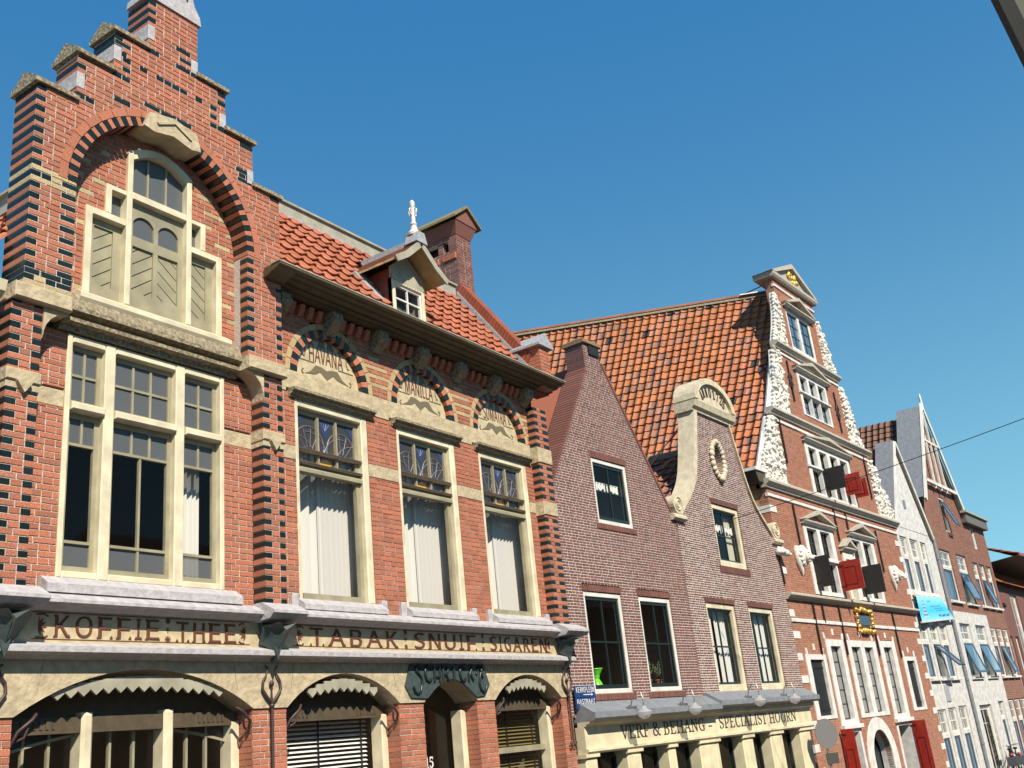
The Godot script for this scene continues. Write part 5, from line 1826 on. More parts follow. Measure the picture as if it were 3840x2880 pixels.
	for s in [[9.02, 1.75, 0.95, 7.42, -1.6], [8.92, 1.72, 1.15, 7.52, -1.9], [8.25, 1.45, 0.95, 7.45, -1.9]]:
		var m = mb()
		m.tube([Vector3(s[1], s[0], -0.3), Vector3(s[2], s[3], s[4])], 0.014, 5)
		obj("iron_stay", m, M.iron, V)
	# lion mask bracket where the house meets its neighbour
	var lb = mb()
	lb.blob(Vector3(5.02, 6.30, 0.10), Vector3(0.16, 0.09, 0.14), 0.2)
	lb.blob(Vector3(5.14, 6.26, 0.17), Vector3(0.09, 0.085, 0.10))
	lb.blob(Vector3(5.20, 6.22, 0.23), Vector3(0.05, 0.04, 0.06))
	for sg in [-1.0, 1.0]: lb.blob(Vector3(5.12 + sg * 0.06, 6.34, 0.14), Vector3(0.03, 0.035, 0.03))
	obj("lion_bracket", lb, M.carved, V)
	var an = mb()
	an.bar(Vector3(5.02, 6.15, 0.03), Vector3(5.08, 5.55, 0.03), 0.035, 0.03)
	obj("wall_anchor", an, M.black, V)

func build_paint_shop() -> void:
	# one shop front runs under both houses; each house keeps its own length of it
	var S = thing("shop_front", "cream wooden shop front with black lettering under the two brick houses", "shop front")
	var seg = [[P_AT, P_TURN, 0.10, 4.34, 2.93, "VERF & BEHANG", 1.12, 3.98], [V_AT, V_TURN, 0.0, 4.92, 2.99, "SPECIALIST HOORN", 0.24, 4.02]]
	var posts = [[[0.11, 0.42], [1.30, 1.72], [2.62, 2.88], [3.74, 4.34]], [[0.0, 0.16], [1.22, 1.70], [2.56, 3.18], [4.16, 4.76]]]
	for i in 2:
		var s = seg[i]
		var fr = Transform3D(Basis(Vector3.UP, -deg_to_rad(s[1])), s[0])
		var a = s[2]
		var b = s[3]
		var gv = s[4]
		var m = mb()
		m.along([Vector2(-0.05, gv - 0.10), Vector2(0.30, gv - 0.10), Vector2(0.36, gv - 0.06), Vector2(0.36, gv + 0.03), Vector2(0.33, gv + 0.03), Vector2(0.05, gv + 0.20), Vector2(-0.05, gv + 0.20)], a, b + (0.0 if i == 0 else 0.1))
		var o = obj("zinc_gutter", m, M.zinc, S)
		o.transform = fr
		m = mb()
		m.along([Vector2(0.0, 2.76), Vector2(0.15, 2.76), Vector2(0.17, 2.79), Vector2(0.22, 2.80), Vector2(0.24, gv - 0.10), Vector2(0.0, gv - 0.10)], a, b)
		o = obj("moulding", m, M.cream, S)
		o.transform = fr
		m = mb()
		m.box(a, b, 2.43, 2.76, -0.05, 0.12)
		o = obj("fascia_board", m, M.shop_cream, S)
		o.transform = fr
		lettering(o, s[5], "Droid Serif", s[6], s[7], 2.52, 2.74, 0.12, 0.006, M.iron, 400)
		if i == 0: lettering(o, "–", "Droid Serif", 4.12, 4.26, 2.58, 2.60, 0.12, 0.006, M.iron, 400)
		m = mb()
		m.along([Vector2(-0.05, 2.36), Vector2(0.13, 2.36), Vector2(0.16, 2.39), Vector2(0.16, 2.43), Vector2(-0.05, 2.43)], a, b)
		o = obj("lower_moulding", m, M.cream, S)
		o.transform = fr
		for k in posts[i].size():
			var x = posts[i][k]
			m = mb()
			m.slab(x[0], x[1], -0.2, 2.30, -0.25, 0.09, 0.02)
			if x[1] - x[0] > 0.35:
				var c = (x[0] + x[1]) * 0.5
				m.slab(c - 0.09, c + 0.09, -0.2, 2.26, 0.088, 0.115, 0.012)
			m.slab(x[0] - 0.03, x[1] + 0.03, 2.30, 2.36, -0.25, 0.13, 0.01)
			o = obj("pilaster", m, M.shop_cream, S)
			o.transform = fr
			if k + 1 < posts[i].size():
				var y = posts[i][k + 1]
				m = mb()
				m.sheet(x[1], y[0], -0.2, 2.36, -0.18)
				o = obj("pane", m, M.glass, S)
				o.transform = fr
				m = mb()
				m.box(x[1], x[1] + 0.04, -0.2, 2.34, -0.22, -0.14)
				m.box(y[0] - 0.04, y[0], -0.2, 2.34, -0.22, -0.14)
				m.box(x[1] + 0.04, y[0] - 0.04, 2.26, 2.34, -0.22, -0.141)
				o = obj("sash", m, M.dark_green, S)
				o.transform = fr
		m = mb()
		m.quad(Vector3(a, -0.2, -0.4), Vector3(b, -0.2, -0.4), Vector3(b, -0.2, -4), Vector3(a, -0.2, -4))
		m.quad(Vector3(a, -0.2, -4), Vector3(b, -0.2, -4), Vector3(b, 2.9, -4), Vector3(a, 2.9, -4))
		m.quad(Vector3(a, 2.7, -0.06), Vector3(b, 2.7, -0.06), Vector3(b, 2.7, -4), Vector3(a, 2.7, -4))
		o = obj("room", m, M.room, S)
		o.transform = fr
	# goods in the last window
	var fr = Transform3D(Basis(Vector3.UP, -deg_to_rad(V_TURN)), V_AT)
	var rack = thing("display_shelf", "dark shelf in the last shop window with boxes on it", "shelf")
	rack.transform = fr
	for v in [1.66, 1.92]:
		var m = mb()
		m.box(3.25, 4.10, v - 0.02, v, -0.55, -0.25)
		obj("board", m, M.dark_green, rack)
	for q in [[3.30, 1.92, Color(0.55, 0.03, 0.02), "red paint tin standing on upper display shelf of the shop"], [3.70, 1.92, Color(0.75, 0.75, 0.78), "white paint box standing on upper display shelf of the shop"], [3.32, 1.66, Color(0.62, 0.02, 0.03), "red paint tin standing on lower display shelf of the shop"], [3.72, 1.66, Color(0.78, 0.78, 0.76), "white paint box standing on lower display shelf of the shop"]]:
		var t = thing("paint_tin" if q[2].g < 0.2 else "paint_box", q[3], "tin" if q[2].g < 0.2 else "box")
		t.transform = fr * Transform3D(Basis(), Vector3(q[0] + 0.12, q[1], -0.38))
		var m = mb()
		if q[2].g < 0.2:
			m.lathe([Vector2(0, 0), Vector2(0.1, 0), Vector2(0.1, 0.17), Vector2(0.105, 0.175), Vector2(0.105, 0.185), Vector2(0.09, 0.18), Vector2(0, 0.18)], Vector3.ZERO, 16)
		else:
			m.slab(-0.13, 0.13, 0.0, 0.16, -0.1, 0.1, 0.008)
		obj("body", m, mat(q[2], 0.4), t)
		m = mb()
		m.box(-0.09, 0.09, 0.05, 0.11, 0.1, 0.104)
		obj("label", m, M.bright, t)
	# sloping lamps on goosenecks that light the fascia by night; switched off here
	for q in [[P_AT, P_TURN, 1.28, 2.93, 0], [P_AT, P_TURN, 2.99, 2.93, 1], [V_AT, V_TURN, 1.35, 2.99, 2], [V_AT, V_TURN, 3.15, 2.99, 3]]:
		var L = thing("gooseneck_lamp", ["glass gooseneck lamp above letters VERF on the shop front", "glass gooseneck lamp above letters BEHANG on the shop front", "glass gooseneck lamp above word SPECIALIST on the shop front", "glass gooseneck lamp above word HOORN on the shop front"][q[4]], "lamp", Vector3.ZERO, 0.0, "lamps on the shop gutter")
		L.transform = Transform3D(Basis(Vector3.UP, -deg_to_rad(q[1])), q[0]) * Transform3D(Basis(), Vector3(q[2], q[3], 0.50))
		var m = mb()
		m.tube([Vector3(-0.04, 0.06, -0.20), Vector3(-0.03, 0.20, -0.16), Vector3(-0.01, 0.30, -0.08), Vector3(0.0, 0.28, 0.0), Vector3(0.0, 0.15, 0.03), Vector3(0, 0.06, 0.02)], 0.011, 6)
		obj("gooseneck", m, M.steel, L)
		m = mb()
		m.bar(Vector3(-0.16, 0.055, -0.20), Vector3(0.12, 0.055, -0.20), 0.05, 0.04)
		obj("base", m, M.steel, L)
		m = mb()
		m.lathe([Vector2(0.03, 0.07), Vector2(0.05, 0.03), Vector2(0.12, -0.01), Vector2(0.13, -0.03), Vector2(0.10, -0.09), Vector2(0.04, -0.13), Vector2(0.0, -0.135)], Vector3(0, 0, 0.02), 16)
		obj("glass_bowl", m, M.lamp_glass, L)

const B_AT = Vector3(23.56954, 0, 0.42111)
const B_TURN = 2.89
const W_AT = Vector3(33.25720, 0, 0.91017)
const W_TURN = 2.5

# a strip of stone carving: uneven lumps and leaves on a backing slab
func carving(parent: Node3D, poly: PackedVector2Array, z: float, lumps: int, size: float, called = "carved_ornament") -> void:
	var m = mb()
	m.prism(poly, z - 0.16, z)
	var box = Rect2(poly[0], Vector2.ZERO)
	for q in poly: box = box.expand(q)
	var n = 0
	var guard = 0
	while n < lumps and guard < lumps * 30:
		guard += 1
		var q = box.position + Vector2(rng.randf(), rng.randf()) * box.size
		if not Geometry2D.is_point_in_polygon(q, poly): continue
		var s = size * rng.randf_range(0.5, 1.1)
		m.blob(Vector3(q.x, q.y, z + s * 0.2), Vector3(s * rng.randf_range(0.8, 1.6), s * rng.randf_range(0.35, 0.7), s * rng.randf_range(0.4, 1.1)), rng.randf() * PI, 7, 4)
		n += 1
	for i in poly.size():
		var a = poly[i]
		var b = poly[(i + 1) % poly.size()]
		var k = int(a.distance_to(b) / (size * 1.6))
		for j in k:
			var q = a.lerp(b, (j + 0.5) / maxf(k, 1))
			var s = size * rng.randf_range(0.45, 0.85)
			m.blob(Vector3(q.x, q.y, z - 0.06), Vector3(s, s, s * 0.9), rng.randf() * PI, 7, 4)
	obj(called, m, M.carved, parent)

func pediment(parent: Node3D, cx: float, half: float, v: float, rise: float, z: float, th = 0.10) -> void:
	var m = mb()
	m.along([Vector2(-0.05, v - th), Vector2(z * 0.6, v - th), Vector2(z, v - th * 0.4), Vector2(z, v), Vector2(-0.05, v)], cx - half, cx + half)
	for sg in [-1.0, 1.0]:
		var a = Vector2(cx + sg * (half + 0.03), v + 0.002)
		var b = Vector2(cx, v + rise)
		m.prism(PackedVector2Array([a, b, b + Vector2(0, -th * 1.1), a + Vector2(-sg * th * 1.6, 0)]) if sg < 0 else PackedVector2Array([b, a, a + Vector2(-th * 1.6, 0), b + Vector2(0, -th * 1.1)]), -0.04, z + 0.02)
	obj("pediment", m, M.stone_grey, parent)

func moulded(parent: Node3D, u0: float, u1: float, v: float, h: float, z: float, deep = 0.1) -> void:
	var m = mb()
	m.along([Vector2(-deep, v), Vector2(z * 0.3, v), Vector2(z * 0.4, v + h * 0.25), Vector2(z * 0.75, v + h * 0.45), Vector2(z, v + h * 0.6), Vector2(z, v + h * 0.85), Vector2(z * 0.9, v + h), Vector2(-deep, v + h)], u0, u1)
	obj("cornice", m, M.stone_grey, parent)

func stringcourse(parent: Node3D, u0: float, u1: float, v: float, h = 0.07) -> void:
	var m = mb()
	m.slab(u0, u1, v, v + h, -0.05, 0.035, 0.01)
	obj("string_course", m, M.bright, parent)

# stone cross window: lights is a list of [u0, u1, v0, v1]; surround is the whole stone slab
func stone_window(parent: Node3D, s: Array, lights: Array, g: Material, leads: int, z = 0.02) -> void:
	var m = mb()
	var polys = [rect(s[0], s[1], s[2], s[3])]
	for l in lights: polys.append(rect(l[0], l[1], l[2], l[3]))
	sheet_wall(m, polys, z, 0.20)
	var w = obj("stone_window", m, M.bright, parent)
	for l in lights:
		var f = mb()
		var e = 0.035
		f.box(l[0], l[0] + e, l[2], l[3], -0.13, -0.09)
		f.box(l[1] - e, l[1], l[2], l[3], -0.13, -0.09)
		f.box(l[0] + e, l[1] - e, l[3] - e, l[3], -0.13, -0.091)
		f.box(l[0] + e, l[1] - e, l[2], l[2] + e, -0.13, -0.091)
		for k in range(1, leads):
			var v = lerpf(l[2] + e, l[3] - e, float(k) / leads)
			f.box(l[0] + e, l[1] - e, v - 0.012, v + 0.012, -0.125, -0.095)
		if leads > 3:
			f.box((l[0] + l[1]) * 0.5 - 0.008, (l[0] + l[1]) * 0.5 + 0.008, l[2] + e, l[3] - e, -0.12, -0.098)
		obj("casement", f, M.dark_green, w)
		for k in leads:
			var p = mb()
			p.sheet(l[0] + e, l[1] - e, lerpf(l[2] + e, l[3] - e, float(k) / leads), lerpf(l[2] + e, l[3] - e, (k + 1.0) / leads), -0.11)
			obj("pane", p, g, w)

# panelled shutter standing straight out from the wall
func shutter(parent: Node3D, u: float, n0: float, n1: float, v0: float, v1: float, m: Material, panel = true, label = "") -> void:
	var s = mb()
	s.box(u - 0.02, u + 0.02, v0, v1, n0, n1)
	var o = obj("shutter", s, m, parent)
	if label: o.set_meta("label", label)
	if panel:
		var p = mb()
		var a = n0 + (n1 - n0) * 0.24
		var b = n1 - (n1 - n0) * 0.24
		var c = v0 + (v1 - v0) * 0.22
		var d = v1 - (v1 - v0) * 0.22
		for e in [[a, b, c - 0.02, c], [a, b, d, d + 0.02], [a - 0.02, a, c - 0.02, d + 0.02], [b, b + 0.02, c - 0.02, d + 0.02]]:
			p.box(u - 0.032, u - 0.018, e[2], e[3], e[0], e[1])
		obj("panel_moulding", p, m, o)
	var h = mb()
	for v in [v0 + 0.12, v1 - 0.12]: h.box(u - 0.03, u + 0.03, v - 0.015, v + 0.015, n0 - 0.05, n0 + 0.12)
	obj("hinge", h, M.black, o)

func lion_head(parent: Node3D, u: float, v: float) -> void:
	var m = mb()
	# curved bracket behind, then mane, face, muzzle and ears
	var p = PackedVector2Array()
	m.tube([Vector3(u - 0.10, v + 0.22, 0.03), Vector3(u - 0.18, v + 0.10, 0.05), Vector3(u - 0.16, v - 0.14, 0.05), Vector3(u - 0.04, v - 0.34, 0.04), Vector3(u + 0.02, v - 0.46, 0.03)], [0.07, 0.09, 0.09, 0.06, 0.02], 8)
	m.blob(Vector3(u, v, 0.12), Vector3(0.20, 0.24, 0.14))
	for i in 12:
		var a = TAU * i / 12
		m.blob(Vector3(u + 0.17 * cos(a), v + 0.20 * sin(a), 0.12), Vector3(0.075, 0.06, 0.08), a)
	m.blob(Vector3(u, v - 0.02, 0.22), Vector3(0.12, 0.15, 0.10))
	m.blob(Vector3(u, v - 0.08, 0.31), Vector3(0.075, 0.06, 0.06))
	m.blob(Vector3(u, v + 0.0, 0.31), Vector3(0.035, 0.07, 0.04))
	m.blob(Vector3(u, v - 0.15, 0.27), Vector3(0.06, 0.035, 0.05))
	for sg in [-1.0, 1.0]:
		m.blob(Vector3(u + sg * 0.055, v + 0.05, 0.30), Vector3(0.035, 0.018, 0.02))
		m.blob(Vector3(u + sg * 0.13, v + 0.14, 0.17), Vector3(0.045, 0.05, 0.03))
	obj("lion_head", m, M.carved, parent)

func build_ornate_house() -> void:
	var B = thing("ornate_gable_house", "tall red brick house with white carved gable, lion heads and red shutters", "house")
	frame(B, B_AT, B_TURN)
	var list = []
	var jm = mb()
	var c = Color(0.58, 0.25, 0.155)
	var pick = func(k, u, v, w, first, last):
		return vary(c if rng.randf() > 0.2 else Color(0.50, 0.26, 0.18), 0.16, 0.5)
	var opts = {"pick": pick, "deep": 0.25, "course": 0.052, "length": 0.19, "joint": 0.0105}
	var door = arched(3.62, 4.98, -0.2, 1.42, 0.68, 16)
	brick_wall(list, jm, [rect(0, 9.7, -0.2, 7.92), rect(0.42, 1.68, 2.48, 3.95), rect(1.85, 3.05, -0.2, 4.32), rect(3.30, 5.45, 2.42, 4.32), rect(5.77, 7.07, -0.2, 4.35), rect(7.57, 8.78, 2.45, 3.94), rect(1.86, 3.90, 5.42, 7.24), rect(5.10, 7.14, 5.42, 7.24), rect(4.30, 5.06, 5.40, 6.75), door], 0.0, opts)
	brick_wall(list, jm, [rect(1.30, 8.40, 8.10, 10.04), rect(3.15, 6.50, 8.16, 9.62)], 0.0, opts)
	brick_wall(list, jm, [rect(2.50, 7.15, 10.20, 12.24), rect(3.66, 5.85, 10.5, 11.80)], 0.0, opts)
	brick_wall(list, jm, [rect(3.30, 6.30, 12.40, 14.66), rect(3.86, 5.74, 12.52, 13.86)], 0.0, opts)
	lay_bricks(list, B, 300)
	obj("joints", jm, M.joint_warm, B)
	# cornices and string courses
	moulded(B, -0.12, 9.82, 7.90, 0.20, 0.16)
	moulded(B, 1.12, 8.58, 10.03, 0.18, 0.14)
	moulded(B, 2.38, 7.22, 12.22, 0.18, 0.14)
	moulded(B, -0.06, 9.76, 5.20, 0.15, 0.16)
	stringcourse(B, -0.02, 9.72, 7.68, 0.08)
	stringcourse(B, 0.0, 9.7, 4.68, 0.09)
	stringcourse(B, 1.32, 8.38, 9.86, 0.08)
	stringcourse(B, 2.52, 7.13, 12.06, 0.08)
	stringcourse(B, 3.28, 6.32, 14.34, 0.08)
	# top pediment
	var pe = mb()
	pe.along([Vector2(-0.5, 14.62), Vector2(0.10, 14.62), Vector2(0.14, 14.68), Vector2(0.14, 14.76), Vector2(-0.5, 14.76)], 3.12, 6.48)
	pe.prism(PackedVector2Array([Vector2(3.14, 14.76), Vector2(6.46, 14.76), Vector2(4.80, 15.42)]), -0.5, 0.04)
	for sg in [-1.0, 1.0]:
		pe.prism(PackedVector2Array([Vector2(4.80, 15.50), Vector2(4.80, 15.34), Vector2(4.80 + sg * 1.50, 14.76), Vector2(4.80 + sg * 1.74, 14.76)]), -0.5, 0.15)
	var pd = obj("top_pediment", pe, M.stone_grey, B)
	var gd = mb()
	for i in 14: gd.blob(Vector3(4.80 + rng.randf_range(-0.35, 0.35), 14.98 + rng.randf_range(-0.12, 0.16), 0.07), Vector3(0.10, 0.08, 0.07) * rng.randf_range(0.7, 1.2), rng.randf() * PI, 7, 4)
	obj("gilded_relief", gd, M.gold, pd)
	# carved sides of the three gable stages
	carving(B, PackedVector2Array([Vector2(0.10, 8.46), Vector2(1.32, 8.46), Vector2(1.32, 9.84), Vector2(1.05, 9.95), Vector2(0.80, 9.60), Vector2(0.62, 9.15), Vector2(0.30, 8.85)]), 0.05, 110, 0.085)
	carving(B, PackedVector2Array([Vector2(0.02, 8.10), Vector2(1.32, 8.10), Vector2(1.32, 8.44), Vector2(0.02, 8.44)]), 0.05, 60, 0.055, "carved_plinth")
	carving(B, PackedVector2Array([Vector2(9.62, 8.46), Vector2(8.38, 8.46), Vector2(8.38, 9.84), Vector2(8.62, 9.95), Vector2(8.86, 9.60), Vector2(9.05, 9.15), Vector2(9.40, 8.85)]), 0.05, 110, 0.085)
	carving(B, PackedVector2Array([Vector2(8.38, 8.10), Vector2(9.68, 8.10), Vector2(9.68, 8.44), Vector2(8.38, 8.44)]), 0.05, 60, 0.055, "carved_plinth")
	carving(B, PackedVector2Array([Vector2(1.45, 10.22), Vector2(2.52, 10.22), Vector2(2.52, 12.04), Vector2(2.20, 12.10), Vector2(2.02, 11.5), Vector2(1.85, 11.0)]), 0.05, 110, 0.080)
	carving(B, PackedVector2Array([Vector2(8.20, 10.22), Vector2(7.13, 10.22), Vector2(7.13, 12.04), Vector2(7.44, 12.10), Vector2(7.62, 11.5), Vector2(7.80, 11.0)]), 0.05, 110, 0.080)
	carving(B, PackedVector2Array([Vector2(2.45, 12.42), Vector2(3.32, 12.42), Vector2(3.32, 14.0), Vector2(3.12, 14.1), Vector2(2.95, 13.4), Vector2(2.75, 12.95)]), 0.05, 90, 0.070)
	carving(B, PackedVector2Array([Vector2(7.15, 12.42), Vector2(6.28, 12.42), Vector2(6.28, 14.0), Vector2(6.48, 14.1), Vector2(6.62, 13.4), Vector2(6.85, 12.95)]), 0.05, 90, 0.070)
	# windows
	var blue = M.sky_tinted_glass
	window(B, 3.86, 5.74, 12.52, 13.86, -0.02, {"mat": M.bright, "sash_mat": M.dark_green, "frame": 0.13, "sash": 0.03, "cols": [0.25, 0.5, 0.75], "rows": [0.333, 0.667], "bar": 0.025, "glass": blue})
	var ms = mb()
	ms.box(4.73, 4.87, 12.62, 13.75, -0.1, -0.02)
	obj("window_post", ms, M.bright, B)
	pediment(B, 4.80, 1.12, 13.94, 0.42, 0.14)
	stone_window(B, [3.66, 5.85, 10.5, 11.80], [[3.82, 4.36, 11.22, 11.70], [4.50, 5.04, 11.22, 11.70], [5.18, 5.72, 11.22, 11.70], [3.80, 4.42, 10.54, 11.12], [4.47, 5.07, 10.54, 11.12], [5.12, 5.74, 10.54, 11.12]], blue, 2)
	pediment(B, 4.76, 1.30, 11.90, 0.36, 0.14)
	stone_window(B, [3.15, 6.50, 8.16, 9.62], [[3.36, 3.92, 8.98, 9.50], [4.14, 4.70, 8.98, 9.50], [4.94, 5.50, 8.98, 9.50], [5.74, 6.30, 8.98, 9.50], [3.36, 4.02, 8.22, 8.88], [4.14, 4.80, 8.22, 8.88], [4.94, 5.60, 8.22, 8.88], [5.74, 6.36, 8.22, 8.88]], M.glass, 2)
	pediment(B, 4.83, 1.80, 9.72, 0.26, 0.14)
	for q in [[3.10, 6.55, 8.93], [3.62, 5.90, 11.17]]:
		var t = mb()
		t.slab(q[0], q[1], q[2] - 0.03, q[2] + 0.03, 0.0, 0.07, 0.008)
		obj("transom", t, M.bright, B)
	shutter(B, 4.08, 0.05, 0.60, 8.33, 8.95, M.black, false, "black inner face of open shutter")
	shutter(B, 5.72, 0.05, 0.50, 8.42, 9.03, M.red)
	shutter(B, 6.45, 0.05, 0.42, 8.44, 8.98, M.red)
	for x in [1.86, 5.10]:
		stone_window(B, [x, x + 2.04, 5.42, 7.24], [[x + 0.20, x + 0.88, 6.42, 7.12], [x + 1.10, x + 1.78, 6.42, 7.12], [x + 0.20, x + 0.90, 5.52, 6.28], [x + 1.10, x + 1.80, 5.52, 6.28]], M.glass, 2)
		pediment(B, x + 1.02, 1.10, 7.30, 0.34, 0.13)
		var t = mb()
		t.slab(x - 0.05, x + 2.09, 6.30, 6.38, 0.0, 0.08, 0.008)
		obj("transom", t, M.bright, B)
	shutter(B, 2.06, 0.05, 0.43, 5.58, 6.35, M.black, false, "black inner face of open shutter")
	shutter(B, 3.76, 0.05, 0.63, 5.58, 6.35, M.red)
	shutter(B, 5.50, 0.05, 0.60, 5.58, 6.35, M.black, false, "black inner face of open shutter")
	# niche between them
	var ni = mb()
	ni.slab(4.30, 4.46, 5.40, 6.75, -0.15, 0.05, 0.01)
	ni.slab(4.90, 5.06, 5.40, 6.75, -0.15, 0.05, 0.01)
	ni.box(4.46, 4.90, 6.50, 6.75, -0.15, 0.045)
	ni.box(4.46, 4.90, 5.40, 6.50, -0.2, -0.15)
	var no = obj("niche", ni, M.carved, B)
	var nf = mb()
	nf.blob(Vector3(4.68, 5.95, -0.05), Vector3(0.12, 0.30, 0.09))
	nf.blob(Vector3(4.68, 6.32, -0.03), Vector3(0.08, 0.10, 0.08))
	obj("gilded_figure", nf, M.gold, no)
	pediment(B, 4.68, 0.48, 6.80, 0.28, 0.16)
	lion_head(B, 1.20, 6.30)
	lion_head(B, 8.30, 6.32)
	# ground floor: tall lights in stone surrounds
	for q in [[0.42, 1.68, 2.48, 3.95, 0.66, 1.50], [7.57, 8.78, 2.45, 3.94, 7.84, 8.58]]:
		var m = mb()
		sheet_wall(m, [rect(q[0], q[1], q[2], q[3]), rect(q[4], q[5], q[2] + 0.08, q[3] - 0.12)], 0.02, 0.15)
		var w = obj("stone_surround", m, M.bright, B)
		var s = mb()
		s.box(q[4], q[5], q[2] + 0.08, q[3] - 0.12, -0.10, -0.05)
		for k in 2: s.box(q[4], q[5], q[2] + 0.2 + k * 0.95, q[2] + 0.24 + k * 0.95, -0.05, -0.035)
		obj("closed_shutter", s, M.black, w)
	stone_window(B, [1.85, 3.05, 2.30, 4.32], [[2.12, 2.80, 2.42, 4.16]], M.leaded, 5)
	stone_window(B, [3.30, 5.45, 2.42, 4.32], [[3.56, 4.22, 2.52, 4.16], [4.52, 5.18, 2.52, 4.16]], M.leaded, 5)
	stone_window(B, [5.77, 7.07, 2.30, 4.35], [[6.06, 6.76, 2.42, 4.18]], M.leaded, 5)
	for q in [[1.80, 3.10], [5.72, 7.12]]:
		var m = mb()
		m.slab(q[0], q[1], 2.20, 2.30, -0.1, 0.10, 0.01)
		obj("stone_sill", m, M.bright, B)
		m = mb()
		var a = q[0] + 0.05
		var b = q[1] - 0.05
		sheet_wall(m, [rect(a, b, -0.2, 2.20), rect(a + 0.14, b - 0.14, -0.25, 2.12)], 0.015, 0.35)
		var e = obj("doorway", m, M.bright, B)
		m = mb()
		m.box(a + 0.14, b - 0.14, -0.2, 2.12, -0.40, -0.34)
		obj("door_leaf", m, M.dark_green, e)
	shutter(B, 1.60, 0.05, 0.36, 0.2, 2.22, M.red)
	shutter(B, 6.95, 0.05, 0.42, 0.2, 2.20, M.red)
	var ao = mb()
	sheet_wall(ao, [arched(3.20, 5.40, -0.2, 1.42, 0.98, 18), door], 0.03, 0.30)
	obj("door_arch", ao, M.bright, B)
	var dl = mb()
	dl.prism(arched(3.64, 4.96, -0.2, 1.42, 0.66, 14), -0.36, -0.30)
	obj("arched_door", dl, M.dark_green, B)
	# white voussoir blocks above the ground floor lights
	for q in [[2.45, 0.75], [4.38, 1.1], [6.42, 0.75], [1.05, 0.6], [8.18, 0.6]]:
		for k in [-1, 0, 1]:
			var m = mb()
			var x = q[0] + k * q[1] * 0.8
			var v = (4.50 if q[0] > 1.5 and q[0] < 8 else 4.12) - absf(k) * 0.10
			m.prism(PackedVector2Array([Vector2(x - 0.06 + k * 0.0, v - 0.07), Vector2(x + 0.06, v - 0.07), Vector2(x + 0.06 + k * 0.04, v + 0.08), Vector2(x - 0.06 + k * 0.04, v + 0.08)]), -0.03, 0.012)
			obj("voussoir_block", m, M.bright, B)
	# quoins on both corners
	for sd in [0, 1]:
		for k in 15:
			var v = 0.30 + k * 0.50
			if absf(v - 5.2) < 0.2 or absf(v - 4.68) < 0.12: continue
			var m = mb()
			var w = 0.36 if k % 2 == 0 else 0.26
			m.slab(-0.012 if sd == 0 else 9.7 - w, w if sd == 0 else 9.712, v, v + 0.17, -0.4, 0.016, 0.006)
			obj("quoin", m, M.bright, B)
	# wall anchors
	for q in [[1.42, 7.64, 6.45], [4.30, 7.86, 6.95], [7.55, 7.60, 6.35], [1.62, 10.0, 8.75], [7.95, 10.0, 8.6], [1.45, 5.18, 3.95], [2.05, 5.18, 4.72], [3.18, 5.18, 3.95], [5.60, 5.18, 3.95], [7.42, 5.18, 3.90], [5.2, 7.86, 7.3]]:
		var m = mb()
		m.bar(Vector3(q[0], q[1], 0.03), Vector3(q[0], q[2], 0.03), 0.045, 0.04)
		obj("wall_anchor", m, M.black, B)
	for q in [[3.05, 11.95, 10.75], [6.48, 11.75, 10.45]]:
		var m = mb()
		m.bar(Vector3(q[0], q[1], 0.03), Vector3(q[0], q[2], 0.03), 0.04, 0.04)
		var mid = (q[1] + q[2]) * 0.5
		for sg in [-1.0, 1.0]:
			m.tube([Vector3(q[0], mid - 0.25, 0.04), Vector3(q[0] + sg * 0.11, mid - 0.1, 0.04), Vector3(q[0] + sg * 0.03, mid, 0.04), Vector3(q[0] + sg * 0.11, mid + 0.1, 0.04), Vector3(q[0], mid + 0.25, 0.04)], 0.025, 5)
		obj("wall_anchor", m, M.black, B)
	# gilded wreath round a small panel
	var gp = thing("wreath_panel", "small blue panel in a gilded wreath of flowers on brick wall", "panel")
	gp.transform = B.transform * Transform3D(Basis(), Vector3(4.85, 4.82, 0.02))
	var bp = mb()
	bp.slab(-0.42, 0.42, -0.10, 0.16, 0.0, 0.06, 0.01)
	obj("panel", bp, mat(Color(0.05, 0.09, 0.14), 0.5), gp)
	var wr = mb()
	for i in 46:
		var a = TAU * i / 46
		var p = Vector2(cos(a), sin(a))
		var s = 1.0 / maxf(absf(p.x) / 0.58, absf(p.y) / 0.27)
		wr.blob(Vector3(p.x * s + rng.randf_range(-0.05, 0.05), 0.03 + p.y * s + rng.randf_range(-0.03, 0.03), 0.06), Vector3(0.075, 0.06, 0.06) * rng.randf_range(0.6, 1.1), a, 7, 4)
	obj("wreath", wr, M.gold, gp)
	# left flank, gutter and the long tiled roof
	var fl = mb()
	fl.quad(Vector3(0, -0.2, -0.25), Vector3(0, -0.2, -9), Vector3(0, 8.2, -9), Vector3(0, 8.2, -0.25))
	obj("flank_wall", fl, M.ochre, B)
	var fr2 = mb()
	fr2.quad(Vector3(9.7, -0.2, -0.25), Vector3(9.7, -0.2, -9), Vector3(9.7, 8.2, -9), Vector3(9.7, 8.2, -0.25))
	obj("flank_wall", fr2, M.ochre, B)
	var gu = mb()
	gu.hexa([Vector3(-0.40, 8.0, 0.02), Vector3(0.0, 8.0, 0.02), Vector3(0.0, 8.0, -9), Vector3(-0.40, 8.0, -9), Vector3(-0.52, 8.26, 0.02), Vector3(0.03, 8.26, 0.02), Vector3(0.03, 8.26, -9), Vector3(-0.52, 8.26, -9)])
	obj("gutter_box", gu, M.wood_dark, B)
	var gz = mb()
	gz.box(-0.56, 0.05, 8.262, 8.34, -9, 0.06)
	obj("gutter_lip", gz, M.bright, B)
